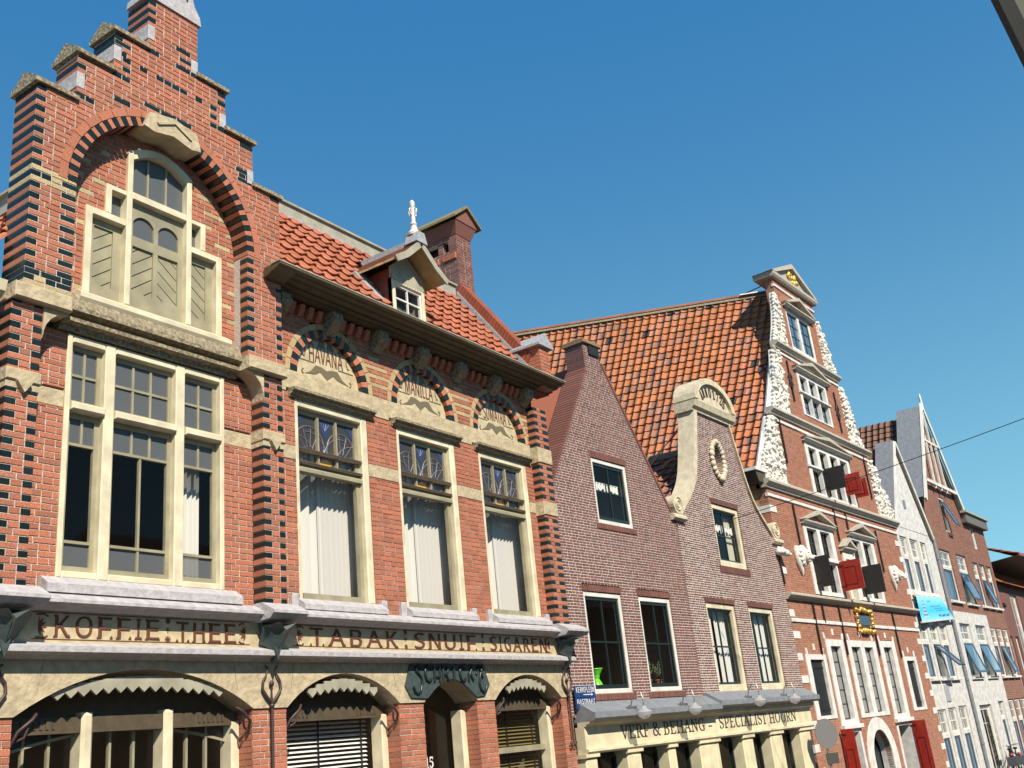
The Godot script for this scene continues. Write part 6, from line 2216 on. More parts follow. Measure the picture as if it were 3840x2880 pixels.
	var orange = func(i, j):
		var k = rng.randf()
		if k < 0.012: return Color(0.05, 0.05, 0.055)
		if k < 0.16: return vary(Color(0.42, 0.20, 0.13), 0.2)
		if k < 0.40: return vary(Color(0.60, 0.27, 0.16), 0.15)
		return vary(Color(0.66, 0.235, 0.095), 0.14, 0.3)
	var e0 = Vector3(0.0, 8.27, -9.4)
	var e1 = Vector3(0.0, 8.27, -0.16)
	var r1 = Vector3(4.82, 14.72, -0.16)
	var r0 = Vector3(2.55, 15.66, -9.4)
	tile_roof(B, e0, e1, r1, r0, 39, 27, orange, 300)
	var rb = mb()
	rb.quad(e0 + Vector3(0.03, -0.06, 0), e1 + Vector3(0.03, -0.06, 0), r1 + Vector3(0.03, -0.06, 0), r0 + Vector3(0.03, -0.06, 0))
	rb.quad(Vector3(9.7, 8.2, -9.4), Vector3(9.7, 8.2, -0.16), r1 + Vector3(0.03, -0.06, 0), r0 + Vector3(0.03, -0.06, 0))
	rb.quad(Vector3(0, 0, -9.4), Vector3(9.7, 0, -9.4), Vector3(9.7, 8.2, -9.4), Vector3(0, 8.2, -9.4))
	rb.tri(Vector3(0, 8.2, -9.4), Vector3(9.7, 8.2, -9.4), r0)
	obj("roof_boarding", rb, brick_mat(Color(0.66, 0.235, 0.095)), B)
	var n = 26
	for i in n:
		var a = r0.lerp(r1, float(i) / n)
		var b = r0.lerp(r1, (i + 1.08) / n)
		var m = mb()
		for k in 6:
			var p = PI * k / 6.0
			var q = PI * (k + 1) / 6.0
			var op = Vector3(-cos(p) * 0.14, sin(p) * 0.11, 0)
			var oq = Vector3(-cos(q) * 0.14, sin(q) * 0.11, 0)
			m.quad(a + op * 0.95, b + op, b + oq, a + oq * 0.95)
		obj("ridge_tile", m, brick_mat(vary(Color(0.44, 0.17, 0.085), 0.15)), B)
	var mo = mb()
	mo.hexa([r0 + Vector3(-0.16, -0.10, 0), r0 + Vector3(0.1, -0.10, 0), r1 + Vector3(0.1, -0.10, 0), r1 + Vector3(-0.16, -0.10, 0), r0 + Vector3(-0.10, 0.02, 0), r0 + Vector3(0.1, 0.02, 0), r1 + Vector3(0.1, 0.02, 0), r1 + Vector3(-0.10, 0.02, 0)])
	obj("ridge_mortar", mo, M.weathered, B)
	var ls = mb()
	var la = r0.lerp(r1, 0.86)
	var lb2 = r0.lerp(r1, 0.96)
	ls.hexa([la + Vector3(-0.2, 0.03, 0), la + Vector3(0.1, 0.1, 0), lb2 + Vector3(0.1, 0.1, 0), lb2 + Vector3(-0.2, 0.03, 0), la + Vector3(-0.18, 0.07, 0), la + Vector3(0.1, 0.15, 0), lb2 + Vector3(0.1, 0.15, 0), lb2 + Vector3(-0.18, 0.07, 0)])
	obj("lead_cover", ls, M.bright, B)
	var sr = mb()
	sr.tube([la + Vector3(0, 0.1, 0), Vector3(4.6, 15.1, -0.4)], 0.02, 5)
	obj("iron_stay", sr, M.black, B)
	# zinc flashing between tiles and carved stone
	for q in [[Vector2(-0.02, 8.36), Vector2(1.10, 9.95)], [Vector2(1.24, 10.05), Vector2(2.35, 11.9)]]:
		var m = mb()
		var a: Vector2 = q[0]
		var b: Vector2 = q[1]
		m.hexa([Vector3(a.x, a.y, -0.20), Vector3(a.x + 0.30, a.y, -0.10), Vector3(b.x + 0.30, b.y, -0.10), Vector3(b.x, b.y, -0.20), Vector3(a.x - 0.02, a.y + 0.03, -0.14), Vector3(a.x + 0.30, a.y + 0.03, -0.06), Vector3(b.x + 0.30, b.y + 0.03, -0.06), Vector3(b.x - 0.02, b.y + 0.03, -0.14)])
		obj("zinc_flashing", m, M.bright, B)
	room(B, 0.3, 9.4, 2.3, 4.6, -0.3, -5, M.room)
	room(B, 0.3, 9.4, 5.3, 7.6, -0.3, -5, M.room)
	room(B, 2.6, 7.0, 8.15, 9.7, -0.2, -3, M.room)
	room(B, 3.6, 5.9, 10.4, 11.9, -0.2, -0.9, M.room)
	room(B, 3.9, 5.7, 12.5, 13.8, -0.13, -0.17, M.room)

# top-hung sash standing open: the blue of a reflected sky is tinted into its pane
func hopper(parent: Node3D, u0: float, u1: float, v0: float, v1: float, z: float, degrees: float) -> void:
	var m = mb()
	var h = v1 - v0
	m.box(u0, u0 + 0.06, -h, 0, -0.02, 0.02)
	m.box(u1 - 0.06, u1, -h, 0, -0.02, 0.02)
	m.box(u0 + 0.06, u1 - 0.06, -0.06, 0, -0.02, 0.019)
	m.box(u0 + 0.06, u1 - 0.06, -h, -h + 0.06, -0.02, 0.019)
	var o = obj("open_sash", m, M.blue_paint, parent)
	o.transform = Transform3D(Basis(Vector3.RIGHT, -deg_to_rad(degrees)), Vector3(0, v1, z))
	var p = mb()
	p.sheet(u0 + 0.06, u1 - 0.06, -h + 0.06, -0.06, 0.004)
	obj("pane", p, M.sky_tinted_glass, o)

# tall window: two rows of small lights above one long light
func tall_window(parent: Node3D, u0: float, u1: float, v0: float, v1: float, z: float, split: float, open: float, cols = 2) -> void:
	var vt = lerpf(v0, v1, split)
	var cc = []
	for i in range(1, cols): cc.append(float(i) / cols)
	window(parent, u0, u1, vt, v1, z, {"mat": M.white, "frame": 0.06, "foot": 0.07, "depth": 0.14, "sash": 0.035, "cols": cc, "rows": [0.5], "bar": 0.035, "glass": M.pale_glass})
	if open > 0.0:
		window(parent, u0, u1, v0, vt - 0.001, z, {"mat": M.white, "frame": 0.06, "depth": 0.14, "sash": 0.0, "glass": M.glass})
		hopper(parent, u0 + 0.09, u1 - 0.09, v0 + 0.09, vt - 0.05, z + 0.01, open)
	else:
		window(parent, u0, u1, v0, vt - 0.001, z, {"mat": M.white, "frame": 0.06, "depth": 0.14, "sash": 0.05, "sash_mat": M.blue_paint, "glass": M.sky_tinted_glass})
	var s = mb()
	s.slab(u0 - 0.06, u1 + 0.06, v0 - 0.08, v0, -0.1, 0.10, 0.01)
	obj("window_sill", s, M.white, parent)

func build_white_house() -> void:
	var W = thing("white_plaster_house", "small white plastered house with pointed gable beside the ornate house", "house")
	frame(W, W_AT, W_TURN)
	var m = mb()
	var out = PackedVector2Array([Vector2(0.02, -0.2), Vector2(3.98, -0.2), Vector2(3.98, 7.9), Vector2(1.95, 11.0), Vector2(0.02, 8.0)])
	var holes = [rect(0.25, 0.95, 5.95, 7.70), rect(1.10, 2.10, 5.95, 7.70), rect(2.25, 3.05, 5.95, 7.70), rect(0.15, 1.02, 3.30, 5.05), rect(1.25, 2.15, 3.30, 5.05), rect(2.38, 3.25, 3.30, 5.05), rect(0.05, 0.95, 0.4, 2.40), rect(1.22, 2.12, 0.4, 2.42), rect(2.42, 3.38, 0.4, 2.44)]
	var polys = [out]
	for h in holes: polys.append(h)
	sheet_wall(m, polys, 0.0, 0.14)
	obj("wall", m, M.plaster, W)
	for i in holes.size():
		var h = holes[i]
		tall_window(W, h[0].x, h[1].x, h[0].y, h[2].y, -0.04, 0.62, 42.0 if i == 4 else 0.0, 2)
	var pil = mb()
	for x in [0.98, 2.12]: pil.slab(x, x + 0.10, 5.90, 7.74, -0.05, 0.06, 0.02)
	pil.slab(0.18, 3.12, 5.80, 5.90, -0.05, 0.12, 0.01)
	obj("window_posts", pil, M.white, W)
	var nm = mb()
	nm.bar(Vector3(0.02, 8.0, 0.003), Vector3(3.9, 8.0, 0.003), 0.012, 0.008)
	nm.bar(Vector3(0.02, 5.2, 0.003), Vector3(3.9, 5.2, 0.003), 0.012, 0.008)
	obj("plaster_groove", nm, M.zinc, W)
	# verges: zinc-clad box on the left, board on the right
	var l = mb()
	l.hexa([Vector3(-0.02, 8.0, 0.03), Vector3(-0.02, 8.0, -0.55), Vector3(1.95, 11.05, -0.55), Vector3(1.95, 11.05, 0.03), Vector3(-0.10, 8.06, 0.03), Vector3(-0.10, 8.06, -0.55), Vector3(1.87, 11.14, -0.55), Vector3(1.87, 11.14, 0.03)])
	obj("zinc_verge", l, M.zinc, W)
	var e = mb()
	e.bar(Vector3(0.0, 8.02, 0.07), Vector3(1.93, 11.06, 0.07), 0.12, 0.05, Vector3(0, 0, 1))
	e.bar(Vector3(3.98, 7.90, 0.07), Vector3(1.97, 11.06, 0.07), 0.14, 0.06, Vector3(0, 0, 1))
	obj("barge_boards", e, M.white, W)
	var gr = mb()
	gr.bar(Vector3(3.90, 7.90, 0.02), Vector3(1.97, 10.92, 0.02), 0.20, 0.03, Vector3(0, 0, 1))
	obj("gable_trim", gr, M.gutter, W)
	var rf = mb()
	rf.quad(Vector3(0, 7.95, -0.5), Vector3(1.95, 11.0, -0.5), Vector3(1.95, 11.0, -8), Vector3(0, 7.95, -8))
	rf.quad(Vector3(3.98, 7.9, -0.1), Vector3(1.95, 11.0, -0.1), Vector3(1.95, 11.0, -8), Vector3(3.98, 7.9, -8))
	obj("roof", rf, brick_mat(Color(0.28, 0.145, 0.10)), W)
	var sl = mb()
	sl.hexa([Vector3(1.5, 8.72, 0.02), Vector3(1.72, 8.72, 0.02), Vector3(1.72, 8.72, 0.0), Vector3(1.5, 8.72, 0.0), Vector3(1.5, 9.0, 0.03), Vector3(1.72, 9.0, 0.03), Vector3(1.72, 9.0, 0.0), Vector3(1.5, 9.0, 0.0)])
	obj("vent", sl, M.zinc, W)
	var sn = mb()
	sn.slab(1.30, 1.75, 2.60, 3.10, 0.0, 0.03, 0.008)
	obj("wall_plate", sn, M.lead, W)
	room(W, 0.1, 3.9, -0.1, 2.8, -0.25, -4, M.room)
	room(W, 0.1, 3.9, 3.0, 5.3, -0.25, -4, M.room)
	room(W, 0.1, 3.9, 5.5, 7.85, -0.25, -4, M.room)
	# drain pipe between the houses
	var dp = thing("drain_pipe", "grey drain pipe running down between white and brick houses", "pipe")
	dp.transform = W.transform
	var pm = mb()
	pm.tube([Vector3(4.02, 8.0, 0.06), Vector3(4.02, 4.0, 0.06), Vector3(4.02, -0.2, 0.06)], 0.06, 8)
	obj("pipe", pm, M.zinc, dp)
	for v in [1.2, 3.2, 5.2, 7.2]:
		var c = mb()
		c.lathe([Vector2(0.06, v), Vector2(0.075, v), Vector2(0.075, v + 0.05), Vector2(0.06, v + 0.05)], Vector3(4.02, 0, 0.06), 10)
		obj("clip", c, M.zinc, dp)

func build_brick_gable_house() -> void:
	var G = thing("barge_board_house", "brown brick gabled house with white barge boards and white plastered ground storey", "house")
	frame(G, W_AT, W_TURN)
	var list = []
	var jm = mb()
	var c = Color(0.38, 0.175, 0.125)
	var pick = func(k, u, v, w, first, last): return vary(c, 0.14, 0.4)
	var opts = {"pick": pick, "deep": 0.25, "course": 0.065, "length": 0.22, "joint": 0.012}
	var up = [[4.66, 6.05], [6.82, 8.20], [9.0, 9.85], [10.05, 10.9], [11.1, 11.95]]
	var lo = [[4.83, 6.22], [6.97, 8.40], [9.30, 10.1], [10.28, 11.1], [11.28, 12.05]]
	var polys = [PackedVector2Array([Vector2(4.06, 5.50), Vector2(12.30, 5.50), Vector2(12.30, 9.05), Vector2(9.20, 9.30), Vector2(6.50, 13.2), Vector2(4.06, 9.4)]), rect(6.30, 7.05, 8.45, 9.75), rect(10.10, 10.65, 8.15, 9.0)]
	for x in up: polys.append(rect(x[0], x[1], 5.86, 7.65 if x[0] < 9 else 7.55))
	brick_wall(list, jm, polys, 0.0, opts)
	polys = [rect(9.06, 12.30, -0.2, 5.50)]
	for i in range(2, 5): polys.append(rect(lo[i][0], lo[i][1], 3.30, 5.06))
	for i in range(2, 5): polys.append(rect(lo[i][0], lo[i][1], 0.4, 2.45))
	brick_wall(list, jm, polys, 0.0, opts)
	lay_bricks(list, G, 300)
	obj("joints", jm, M.joint_warm, G)
	var pw = mb()
	sheet_wall(pw, [rect(4.06, 9.06, -0.2, 5.50), rect(4.83, 6.22, 3.30, 5.10), rect(6.97, 8.40, 3.30, 5.10), rect(4.88, 6.48, -0.1, 2.39), rect(7.55, 8.35, 0.4, 2.45)], 0.03, 0.16)
	obj("plaster_wall", pw, M.plaster, G)
	for i in 5:
		var x = up[i]
		var top = 7.65 if i < 2 else 7.55
		tall_window(G, x[0], x[1], 5.86, top, -0.05, 0.66, 16.0 if i in [1, 3] else 0.0, 2 if i < 2 else 1)
		x = lo[i]
		tall_window(G, x[0], x[1], 3.30, 5.10 if i < 2 else 5.06, -0.03, 0.66, 16.0 if i in [0, 1, 3] else 0.0, 2 if i < 2 else 1)
	for i in range(2, 5): tall_window(G, lo[i][0], lo[i][1], 0.4, 2.45, -0.03, 0.66, 0.0, 1)
	tall_window(G, 7.55, 8.35, 0.4, 2.45, -0.03, 0.72, 0.0, 1)
	window(G, 6.30, 7.05, 8.45, 9.75, -0.03, {"mat": M.white, "frame": 0.07, "sash": 0.0})
	hopper(G, 6.40, 6.95, 8.55, 9.6, 0.0, 22.0)
	window(G, 10.10, 10.65, 8.15, 9.0, -0.03, {"mat": M.white, "frame": 0.05, "sash": 0.03, "glass": M.sky_tinted_glass})
	window(G, 4.88, 6.48, -0.1, 2.39, -0.06, {"mat": M.white, "frame": 0.10, "depth": 0.12, "sash": 0.06, "cols": [0.55], "rows": [0.8]})
	var gt = mb()
	for k in 9:
		for sg in [-1.0, 1.0]:
			gt.tube([Vector3(5.95 - sg * 0.11, 0.55 + k * 0.16, -0.05), Vector3(5.95 + sg * 0.05, 0.63 + k * 0.16, -0.04), Vector3(5.95 - sg * 0.11, 0.71 + k * 0.16, -0.05)], 0.014, 5)
	obj("door_grille", gt, M.black, G)
	# zinc-clad verge on the left, boards and open stick-work on the right
	var l = mb()
	l.hexa([Vector3(4.0, 9.35, 0.10), Vector3(4.0, 9.35, -0.75), Vector3(6.42, 13.15, -0.75), Vector3(6.42, 13.15, 0.10), Vector3(3.88, 9.42, 0.10), Vector3(3.88, 9.42, -0.75), Vector3(6.32, 13.27, -0.75), Vector3(6.32, 13.27, 0.10)])
	obj("zinc_verge", l, M.zinc, G)
	var e = mb()
	e.bar(Vector3(3.92, 9.30, 0.16), Vector3(6.48, 13.34, 0.16), 0.20, 0.06, Vector3(0, 0, 1))
	e.bar(Vector3(9.30, 9.20, 0.16), Vector3(6.52, 13.34, 0.16), 0.20, 0.06, Vector3(0, 0, 1))
	obj("barge_boards", e, M.white, G)
	var sk = mb()
	for q in [[5.75, 9.95, 12.0], [6.50, 9.95, 13.2], [7.25, 9.95, 12.1]]: sk.bar(Vector3(q[0], q[1], 0.14), Vector3(q[0] + (6.5 - q[0]) * 0.25, q[2], 0.14), 0.10, 0.06, Vector3(0, 0, 1))
	sk.bar(Vector3(4.5, 10.12, 0.15), Vector3(8.6, 10.12, 0.15), 0.12, 0.08, Vector3(0, 0, 1))
	sk.bar(Vector3(5.6, 11.8, 0.15), Vector3(7.4, 11.8, 0.15), 0.08, 0.06, Vector3(0, 0, 1))
	obj("stick_work", sk, M.white, G)
	var fn = mb()
	fn.lathe([Vector2(0.05, 13.1), Vector2(0.05, 13.6), Vector2(0.03, 13.75), Vector2(0.0, 13.78)], Vector3(6.5, 0, 0.18), 8)
	obj("finial", fn, M.white, G)
	var rt = mb()
	rt.bar(Vector3(9.16, 9.36, 0.03), Vector3(6.52, 13.10, 0.03), 0.34, 0.05, Vector3(0, 0, 1))
	obj("verge_soffit", rt, M.gutter, G)
	# flat dormer at the right
	var df = mb()
	df.box(9.0, 12.35, 9.05, 9.42, -0.4, 0.20)
	obj("dormer_fascia", df, mat(Color(0.16, 0.15, 0.13), 0.6, "stone", 0.5), G)
	df = mb()
	df.box(8.9, 12.45, 9.42, 9.50, -0.5, 0.28)
	obj("dormer_edge", df, M.fascia, G)
	# brown tiled roof behind the small white house
	var brown = func(i, j): return vary(Color(0.28, 0.145, 0.10), 0.14, 0.4)
	tile_roof(G, Vector3(4.1, 9.3, -4.4), Vector3(4.1, 9.3, -0.72), Vector3(6.5, 13.0, -0.72), Vector3(6.5, 13.1, -4.4), 15, 15, brown, 120)
	var rb = mb()
	rb.quad(Vector3(4.12, 9.24, -4.4), Vector3(4.12, 9.24, -0.2), Vector3(6.5, 12.94, -0.2), Vector3(6.5, 13.0, -4.4))
	rb.quad(Vector3(12.3, 9.0, -4.4), Vector3(12.3, 9.0, -0.2), Vector3(6.5, 12.94, -0.2), Vector3(6.5, 13.0, -4.4))
	rb.quad(Vector3(12.3, -0.2, -0.2), Vector3(12.3, -0.2, -6), Vector3(12.3, 9, -6), Vector3(12.3, 9, -0.2))
	rb.quad(Vector3(4.06, 0, -4.4), Vector3(12.3, 0, -4.4), Vector3(12.3, 9.1, -4.4), Vector3(4.06, 9.3, -4.4))
	obj("roof_boarding", rb, brick_mat(Color(0.28, 0.145, 0.10)), G)
	room(G, 4.2, 12.2, -0.1, 2.8, -0.3, -4, M.room)
	room(G, 4.2, 12.2, 3.0, 5.4, -0.3, -4, M.room)
	room(G, 4.2, 12.2, 5.6, 7.8, -0.3, -4, M.room)
	room(G, 5.2, 11.5, 8.1, 9.9, -0.3, -3, M.room)

func build_far_house() -> void:
	var H = thing("far_brick_house", "brown brick house with overhanging orange tiled roof at street end", "house")
	frame(H, W_AT, W_TURN)
	var m = mb()
	sheet_wall(m, [rect(12.34, 26.0, -0.2, 7.2), rect(15.6, 17.0, 3.6, 6.7), rect(18.5, 20.0, 3.6, 6.7), rect(13.6, 14.2, 2.4, 4.9), rect(14.7, 15.3, 2.4, 4.9)], -0.3, 0.3)
	obj("wall", m, brick_mat(Color(0.24, 0.13, 0.08)), H)
	for x in [[15.6, 17.0, 3.6, 6.7], [18.5, 20.0, 3.6, 6.7], [13.6, 14.2, 2.4, 4.9], [14.7, 15.3, 2.4, 4.9]]:
		window(H, x[0], x[1], x[2], x[3], -0.38, {"mat": M.white, "frame": 0.10, "sash": 0.05, "cols": [0.5], "rows": [0.6], "glass": M.pale_glass})
	var tiles = func(i, j): return vary(Color(0.50, 0.15, 0.06), 0.14)
	tile_roof(H, Vector3(12.3, 7.0, 0.0), Vector3(26, 7.0, 0.0), Vector3(26, 7.9, -1.0), Vector3(12.3, 7.9, -1.0), 46, 4, tiles, 60)
	tile_roof(H, Vector3(13.2, 8.05, 0.9), Vector3(26, 8.35, 0.9), Vector3(26, 9.0, -0.6), Vector3(13.2, 8.6, -0.6), 42, 5, tiles, 80)
	var s = mb()
	s.quad(Vector3(13.2, 8.0, 0.9), Vector3(26, 8.3, 0.9), Vector3(26, 7.8, -1.0), Vector3(13.2, 7.8, -1.0))
	obj("soffit", s, M.wood_dark, H)
	s = mb()
	s.bar(Vector3(13.2, 8.02, 0.93), Vector3(26, 8.32, 0.93), 0.10, 0.05, Vector3(0, 0, 1))
	obj("red_edge", s, M.red, H)
	for x in [13.0, 13.7, 13.9]:
		var a = mb()
		a.bar(Vector3(x, 6.9 if x < 13.8 else 6.2, -0.27), Vector3(x + 0.4, 6.95 if x < 13.8 else 6.15, -0.27), 0.12, 0.06, Vector3(0, 0, 1))
		obj("wall_anchor", a, M.black, H)

func build_street_things() -> void:
	# blue street signs
	var fr = Transform3D(Basis(Vector3.UP, -deg_to_rad(P_TURN)), P_AT)
	var sg = thing("street_sign", "blue street direction sign with white letters and arrows beside iron anchor", "sign")
	sg.transform = fr
	for q in [[3.20, 3.38, "KERKPLEIN"], [3.03, 3.195, "RASTRAAT"]]:
		var m = mb()
		m.slab(0.03, 0.58, q[0], q[1], 0.06, 0.085, 0.004)
		var p = obj("plate", m, mat(Color(0.015, 0.045, 0.16), 0.35), sg)
		lettering(p, q[2], "Droid Sans", 0.05, 0.55, q[0] + 0.075, q[1] - 0.02, 0.085, 0.003, M.bright)
		m = mb()
		m.box(0.24, 0.47, q[0] + 0.036, q[0] + 0.048, 0.085, 0.088)
		m.prism(PackedVector2Array([Vector2(0.46, q[0] + 0.02), Vector2(0.51, q[0] + 0.042), Vector2(0.46, q[0] + 0.064)]), 0.085, 0.088)
		obj("arrow", m, M.bright, p)
	# back of a round traffic sign on its post
	var at = ray_at(3099, 2751, 22.0)
	var T = thing("traffic_sign", "grey back of a round traffic sign on a steel post", "sign", Vector3(at.x, -0.06, at.z))
	var m = mb()
	m.tube([Vector3(0, 0, -0.04), Vector3(0, 1.2, -0.04), Vector3(0, at.y + 0.06 + 0.30, -0.04)], 0.03, 8)
	obj("post", m, M.steel, T)
	m = mb()
	var d = PackedVector2Array()
	for i in 28: d.append(Vector2(cos(TAU * i / 28), sin(TAU * i / 28)) * 0.31)
	m.prism(d, -0.006, 0.006)
	var o = obj("disc", m, mat(Color(0.20, 0.20, 0.20), 0.5, "", 1.0, 0.0, 0.3), T)
	o.transform = Transform3D(Basis(Vector3.UP, deg_to_rad(-30)), Vector3(0, at.y + 0.06, 0))
	m = mb()
	m.box(-0.14, 0.18, -0.12, 0.10, -0.01, 0.01)
	o = obj("sub_plate", m, mat(Color(0.06, 0.06, 0.06), 0.5), T)
	o.transform = Transform3D(Basis(Vector3.UP, deg_to_rad(-30)), Vector3(0, at.y + 0.06 - 0.50, 0.02))
	# sky-blue banner on the white house
	var wf = Transform3D(Basis(Vector3.UP, -deg_to_rad(W_TURN)), W_AT)
	var B = thing("blue_banner", "sky blue printed banner hung across the white plaster house", "banner")
	B.transform = wf
	m = mb()
	m.mapped = true
	var q0 = [Vector3(-0.36, 4.96, 0.25), Vector3(3.40, 5.18, 0.25), Vector3(2.33, 5.80, 0.25), Vector3(-0.43, 5.71, 0.25)]
	q0 = [Vector3(0.10, 4.98, 0.14), Vector3(3.85, 5.22, 0.14), Vector3(2.85, 5.84, 0.14), Vector3(0.06, 5.74, 0.14)]
	m.quad(q0[0], q0[1], q0[2], q0[3])
	for c in [Vector2(0, 1), Vector2(1, 0), Vector2(1, 1), Vector2(0, 1), Vector2(0, 0), Vector2(1, 0)]: m.uv.append(c)
	var im = Image.create(256, 128, false, Image.FORMAT_RGB8)
	for y in 128:
		for x in 256:
			im.set_pixel(x, y, Color(0.55, 0.84, 0.96).lerp(Color(0.25, 0.75, 0.95), clampf(1.0 - absf(y - 70.0) / 60.0, 0, 1)))
	for y in range(12, 108):
		var w = 3 + (y - 12) / 5
		for x in range(54 - w, 54 + w):
			if (x / 3 + y / 7) % 3 != 0: im.set_pixel(x, y, Color(0.45, 0.30, 0.45) if (y / 9) % 2 == 0 else Color(0.80, 0.75, 0.85))
	for row in [[96, 20, 34, 8], [120, 46, 90, 7], [150, 60, 70, 7], [156, 74, 62, 6]]:
		for x in row[2]:
			for y in row[3]:
				if (x * 7 + y * 3 + x / 4) % 5 < 3: im.set_pixel(row[0] + x, row[1] + y, Color(0.18, 0.45, 0.75))
	for x in 92:
		for y in 14:
			if (x / 2) % 4 != 0 and (x / 9 + y / 5) % 4 != 3: im.set_pixel(150 + x, 100 + y, Color(0.10, 0.22, 0.50))
	var bm = StandardMaterial3D.new()
	bm.albedo_texture = ImageTexture.create_from_image(im)
	bm.roughness = 0.6
	obj("cloth", m, bm, B)
	m = mb()
	m.bar(Vector3(0.0, 4.95, 0.14), Vector3(3.92, 5.20, 0.14), 0.05, 0.05, Vector3(0, 0, 1))
	m.bar(Vector3(0.0, 5.76, 0.12), Vector3(2.9, 5.86, 0.12), 0.04, 0.04, Vector3(0, 0, 1))
	obj("rail", m, M.plaster, B)
	# overhead wire across the street
	var a = Transform3D(Basis(Vector3.UP, -deg_to_rad(V_TURN)), V_AT) * Vector3(1.03, 6.43, 0.02)
	var b = ray_at(4300, 1392, 16.0)
	var pts = []
	for i in 25:
		var s = i / 24.0
		pts.append(a.lerp(b, s) - Vector3(0, 0.35 * s * (1.0 - s), 0))
	m = mb()
	m.tube(pts, 0.007, 5)
	tag(obj("overhead_wire", m, M.black), "thin black wire crossing the street in front of the houses", "wire")
	# awning edge that hangs in from the camera's side of the street
	var A = thing("awning", "dark edge of a shop awning reaching over the street", "awning")
	var c0 = ray_at(3700, -90, 4.2)
	var c1 = ray_at(3950, 420, 4.2)
	var out = cam_basis * Vector3(1, 0.45, 0.0).normalized()
	var back = cam_basis * Vector3(0, 0, -1)
	m = mb()
	m.hexa([c0, c1, c1 + out * 0.06, c0 + out * 0.06, c0 + back * 0.05, c1 + back * 0.05, c1 + out * 0.06 + back * 0.05, c0 + out * 0.06 + back * 0.05])
	obj("front_rail", m, M.black, A)
	m = mb()
	m.hexa([c0 + out * 0.06, c1 + out * 0.06, c1 + out * 0.9, c0 + out * 0.9, c0 + out * 0.06 + back * 0.02, c1 + out * 0.06 + back * 0.02, c1 + out * 0.9 + back * 0.02, c0 + out * 0.9 + back * 0.02])
	obj("canvas", m, mat(Color(0.16, 0.16, 0.13), 0.9), A)
	# bicycles against the white wall
	for k in 2:
		bicycle(wf * Transform3D(Basis(Vector3.UP, 0.25 + k * 0.2), Vector3(5.9 + k * 0.55, -0.06, 0.40 + k * 0.12)), k)

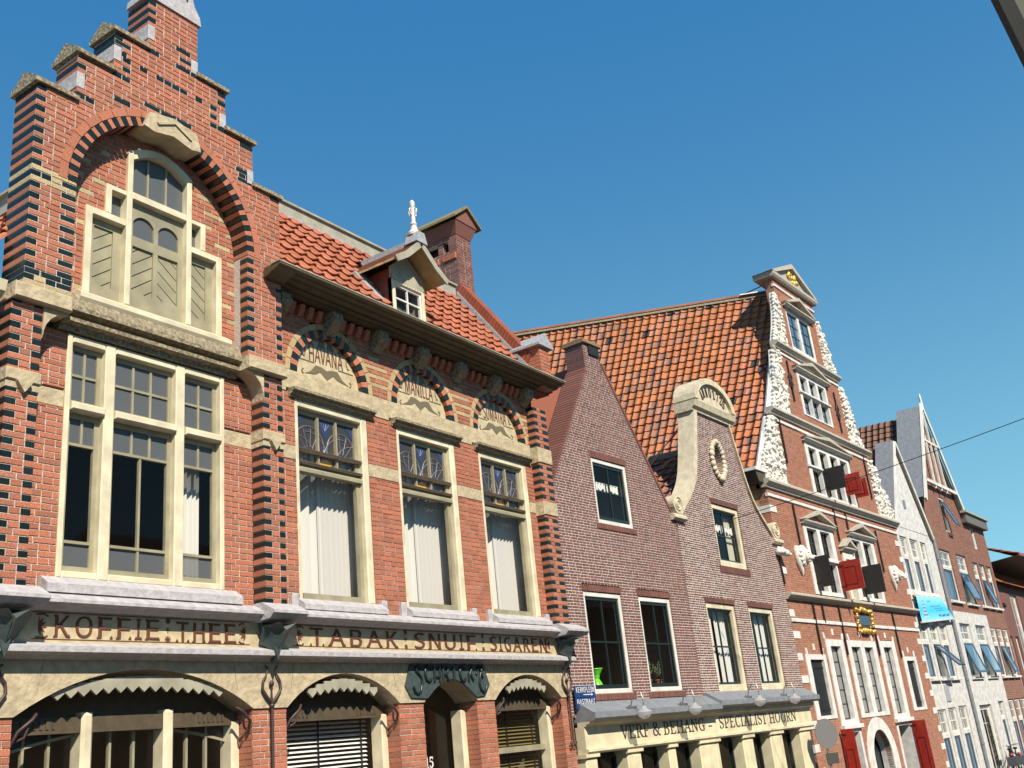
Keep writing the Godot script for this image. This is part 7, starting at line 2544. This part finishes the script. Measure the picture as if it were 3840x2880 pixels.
func bicycle(tr: Transform3D, k: int) -> void:
	var R = thing("bicycle", ["black bicycle with red rear light against the white wall", "dark bicycle with grey saddle bag beside the black bicycle"][k], "bicycle", Vector3.ZERO, 0.0, "bicycles by the white wall")
	R.transform = tr
	for x in [0.0, 1.08]:
		var m = mb()
		m.tube(arc_pts(x, 0.34, 0.33, 0, TAU, 0, 24), 0.018, 6)
		var w = obj("wheel", m, M.black, R)
		m = mb()
		for i in 10: m.tube([Vector3(x, 0.34, 0), Vector3(x + 0.32 * cos(TAU * i / 10), 0.34 + 0.32 * sin(TAU * i / 10), 0)], 0.003, 4)
		obj("spokes", m, M.steel, w)
	var m = mb()
	for s in [[Vector3(0, 0.34, 0), Vector3(0.45, 0.30, 0)], [Vector3(0, 0.34, 0), Vector3(0.33, 0.85, 0)], [Vector3(0.45, 0.30, 0), Vector3(0.30, 0.92, 0)], [Vector3(0.45, 0.30, 0), Vector3(0.93, 0.80, 0)], [Vector3(0.36, 0.75, 0), Vector3(0.90, 0.88, 0)], [Vector3(1.08, 0.34, 0), Vector3(0.88, 1.02, 0)]]:
		m.tube(s, 0.02, 6)
	obj("frame", m, M.black, R)
	m = mb()
	m.tube([Vector3(0.70, 1.05, -0.28), Vector3(0.86, 1.08, -0.2), Vector3(0.88, 1.03, 0), Vector3(0.86, 1.08, 0.2), Vector3(0.70, 1.05, 0.28)], 0.015, 6)
	obj("handlebar", m, M.steel, R)
	m = mb()
	m.blob(Vector3(0.28, 0.96, 0), Vector3(0.14, 0.04, 0.08))
	obj("saddle", m, M.black, R)
	m = mb()
	m.blob(Vector3(-0.06, 0.78, 0), Vector3(0.06, 0.06, 0.07))
	obj("rear_light", m, M.red, R)
	m = mb()
	m.slab(-0.30, 0.20, 0.45, 0.72, -0.16, 0.16, 0.02)
	obj("pannier", m, mat(Color(0.05, 0.055, 0.07), 0.7), R)


# the other side of the street, behind the camera: it shades the road and shows in the window glass
func build_opposite_houses() -> void:
	var kinds = [["white", Color(0.60, 0.58, 0.54), 6.2, 8.8], ["red brick", Color(0.34, 0.13, 0.08), 5.4, 9.6], ["dark brick", Color(0.20, 0.09, 0.07), 6.8, 9.0], ["grey", Color(0.40, 0.40, 0.40), 5.2, 8.4], ["ochre", Color(0.46, 0.36, 0.20), 6.0, 9.4], ["brown brick", Color(0.28, 0.14, 0.09), 6.6, 8.8], ["cream", Color(0.62, 0.55, 0.42), 5.6, 9.2]]
	var x = 46.0
	for q in kinds:
		var H = thing("facing_house", "%s house with tiled roof across the street, mirrored in the windows" % q[0], "house", Vector3(x, 0, 13.4), PI, "houses across the street")
		var w = q[2]
		var h = q[3] - 1.6
		var m = mb()
		var polys = [rect(0.0, w, -0.2, h)]
		var n = 3 if w > 5.8 else 2
		var spots = []
		for st in [[0.5, 2.7], [3.7, 5.6]]:
			for i in n:
				var c = w * (i + 0.5) / n
				spots.append(rect(c - 0.55, c + 0.55, st[0], st[1]))
				polys.append(spots[-1])
		sheet_wall(m, polys, 0.0, 0.2)
		obj("wall", m, mat(q[1], 0.9, "stone", 0.5), H)
		for r in spots: window(H, r[0].x, r[1].x, r[0].y, r[2].y, -0.05, {"cols": [0.5], "rows": [0.6]})
		m = mb()
		m.along([Vector2(-0.1, h - 0.1), Vector2(0.3, h - 0.1), Vector2(0.35, h + 0.1), Vector2(-0.1, h + 0.1)], 0.0, w)
		obj("cornice", m, M.white, H)
		m = mb()
		m.along([Vector2(0.3, h + 0.05), Vector2(-3.0, h + 1.6), Vector2(-6.5, h + 0.05)], 0.0, w)
		obj("roof", m, brick_mat(Color(0.34, 0.13, 0.08)), H)
		m = mb()
		m.box(0.0, w, -0.2, h, -6.3, -0.6)
		obj("body", m, M.room, H)
		x -= w
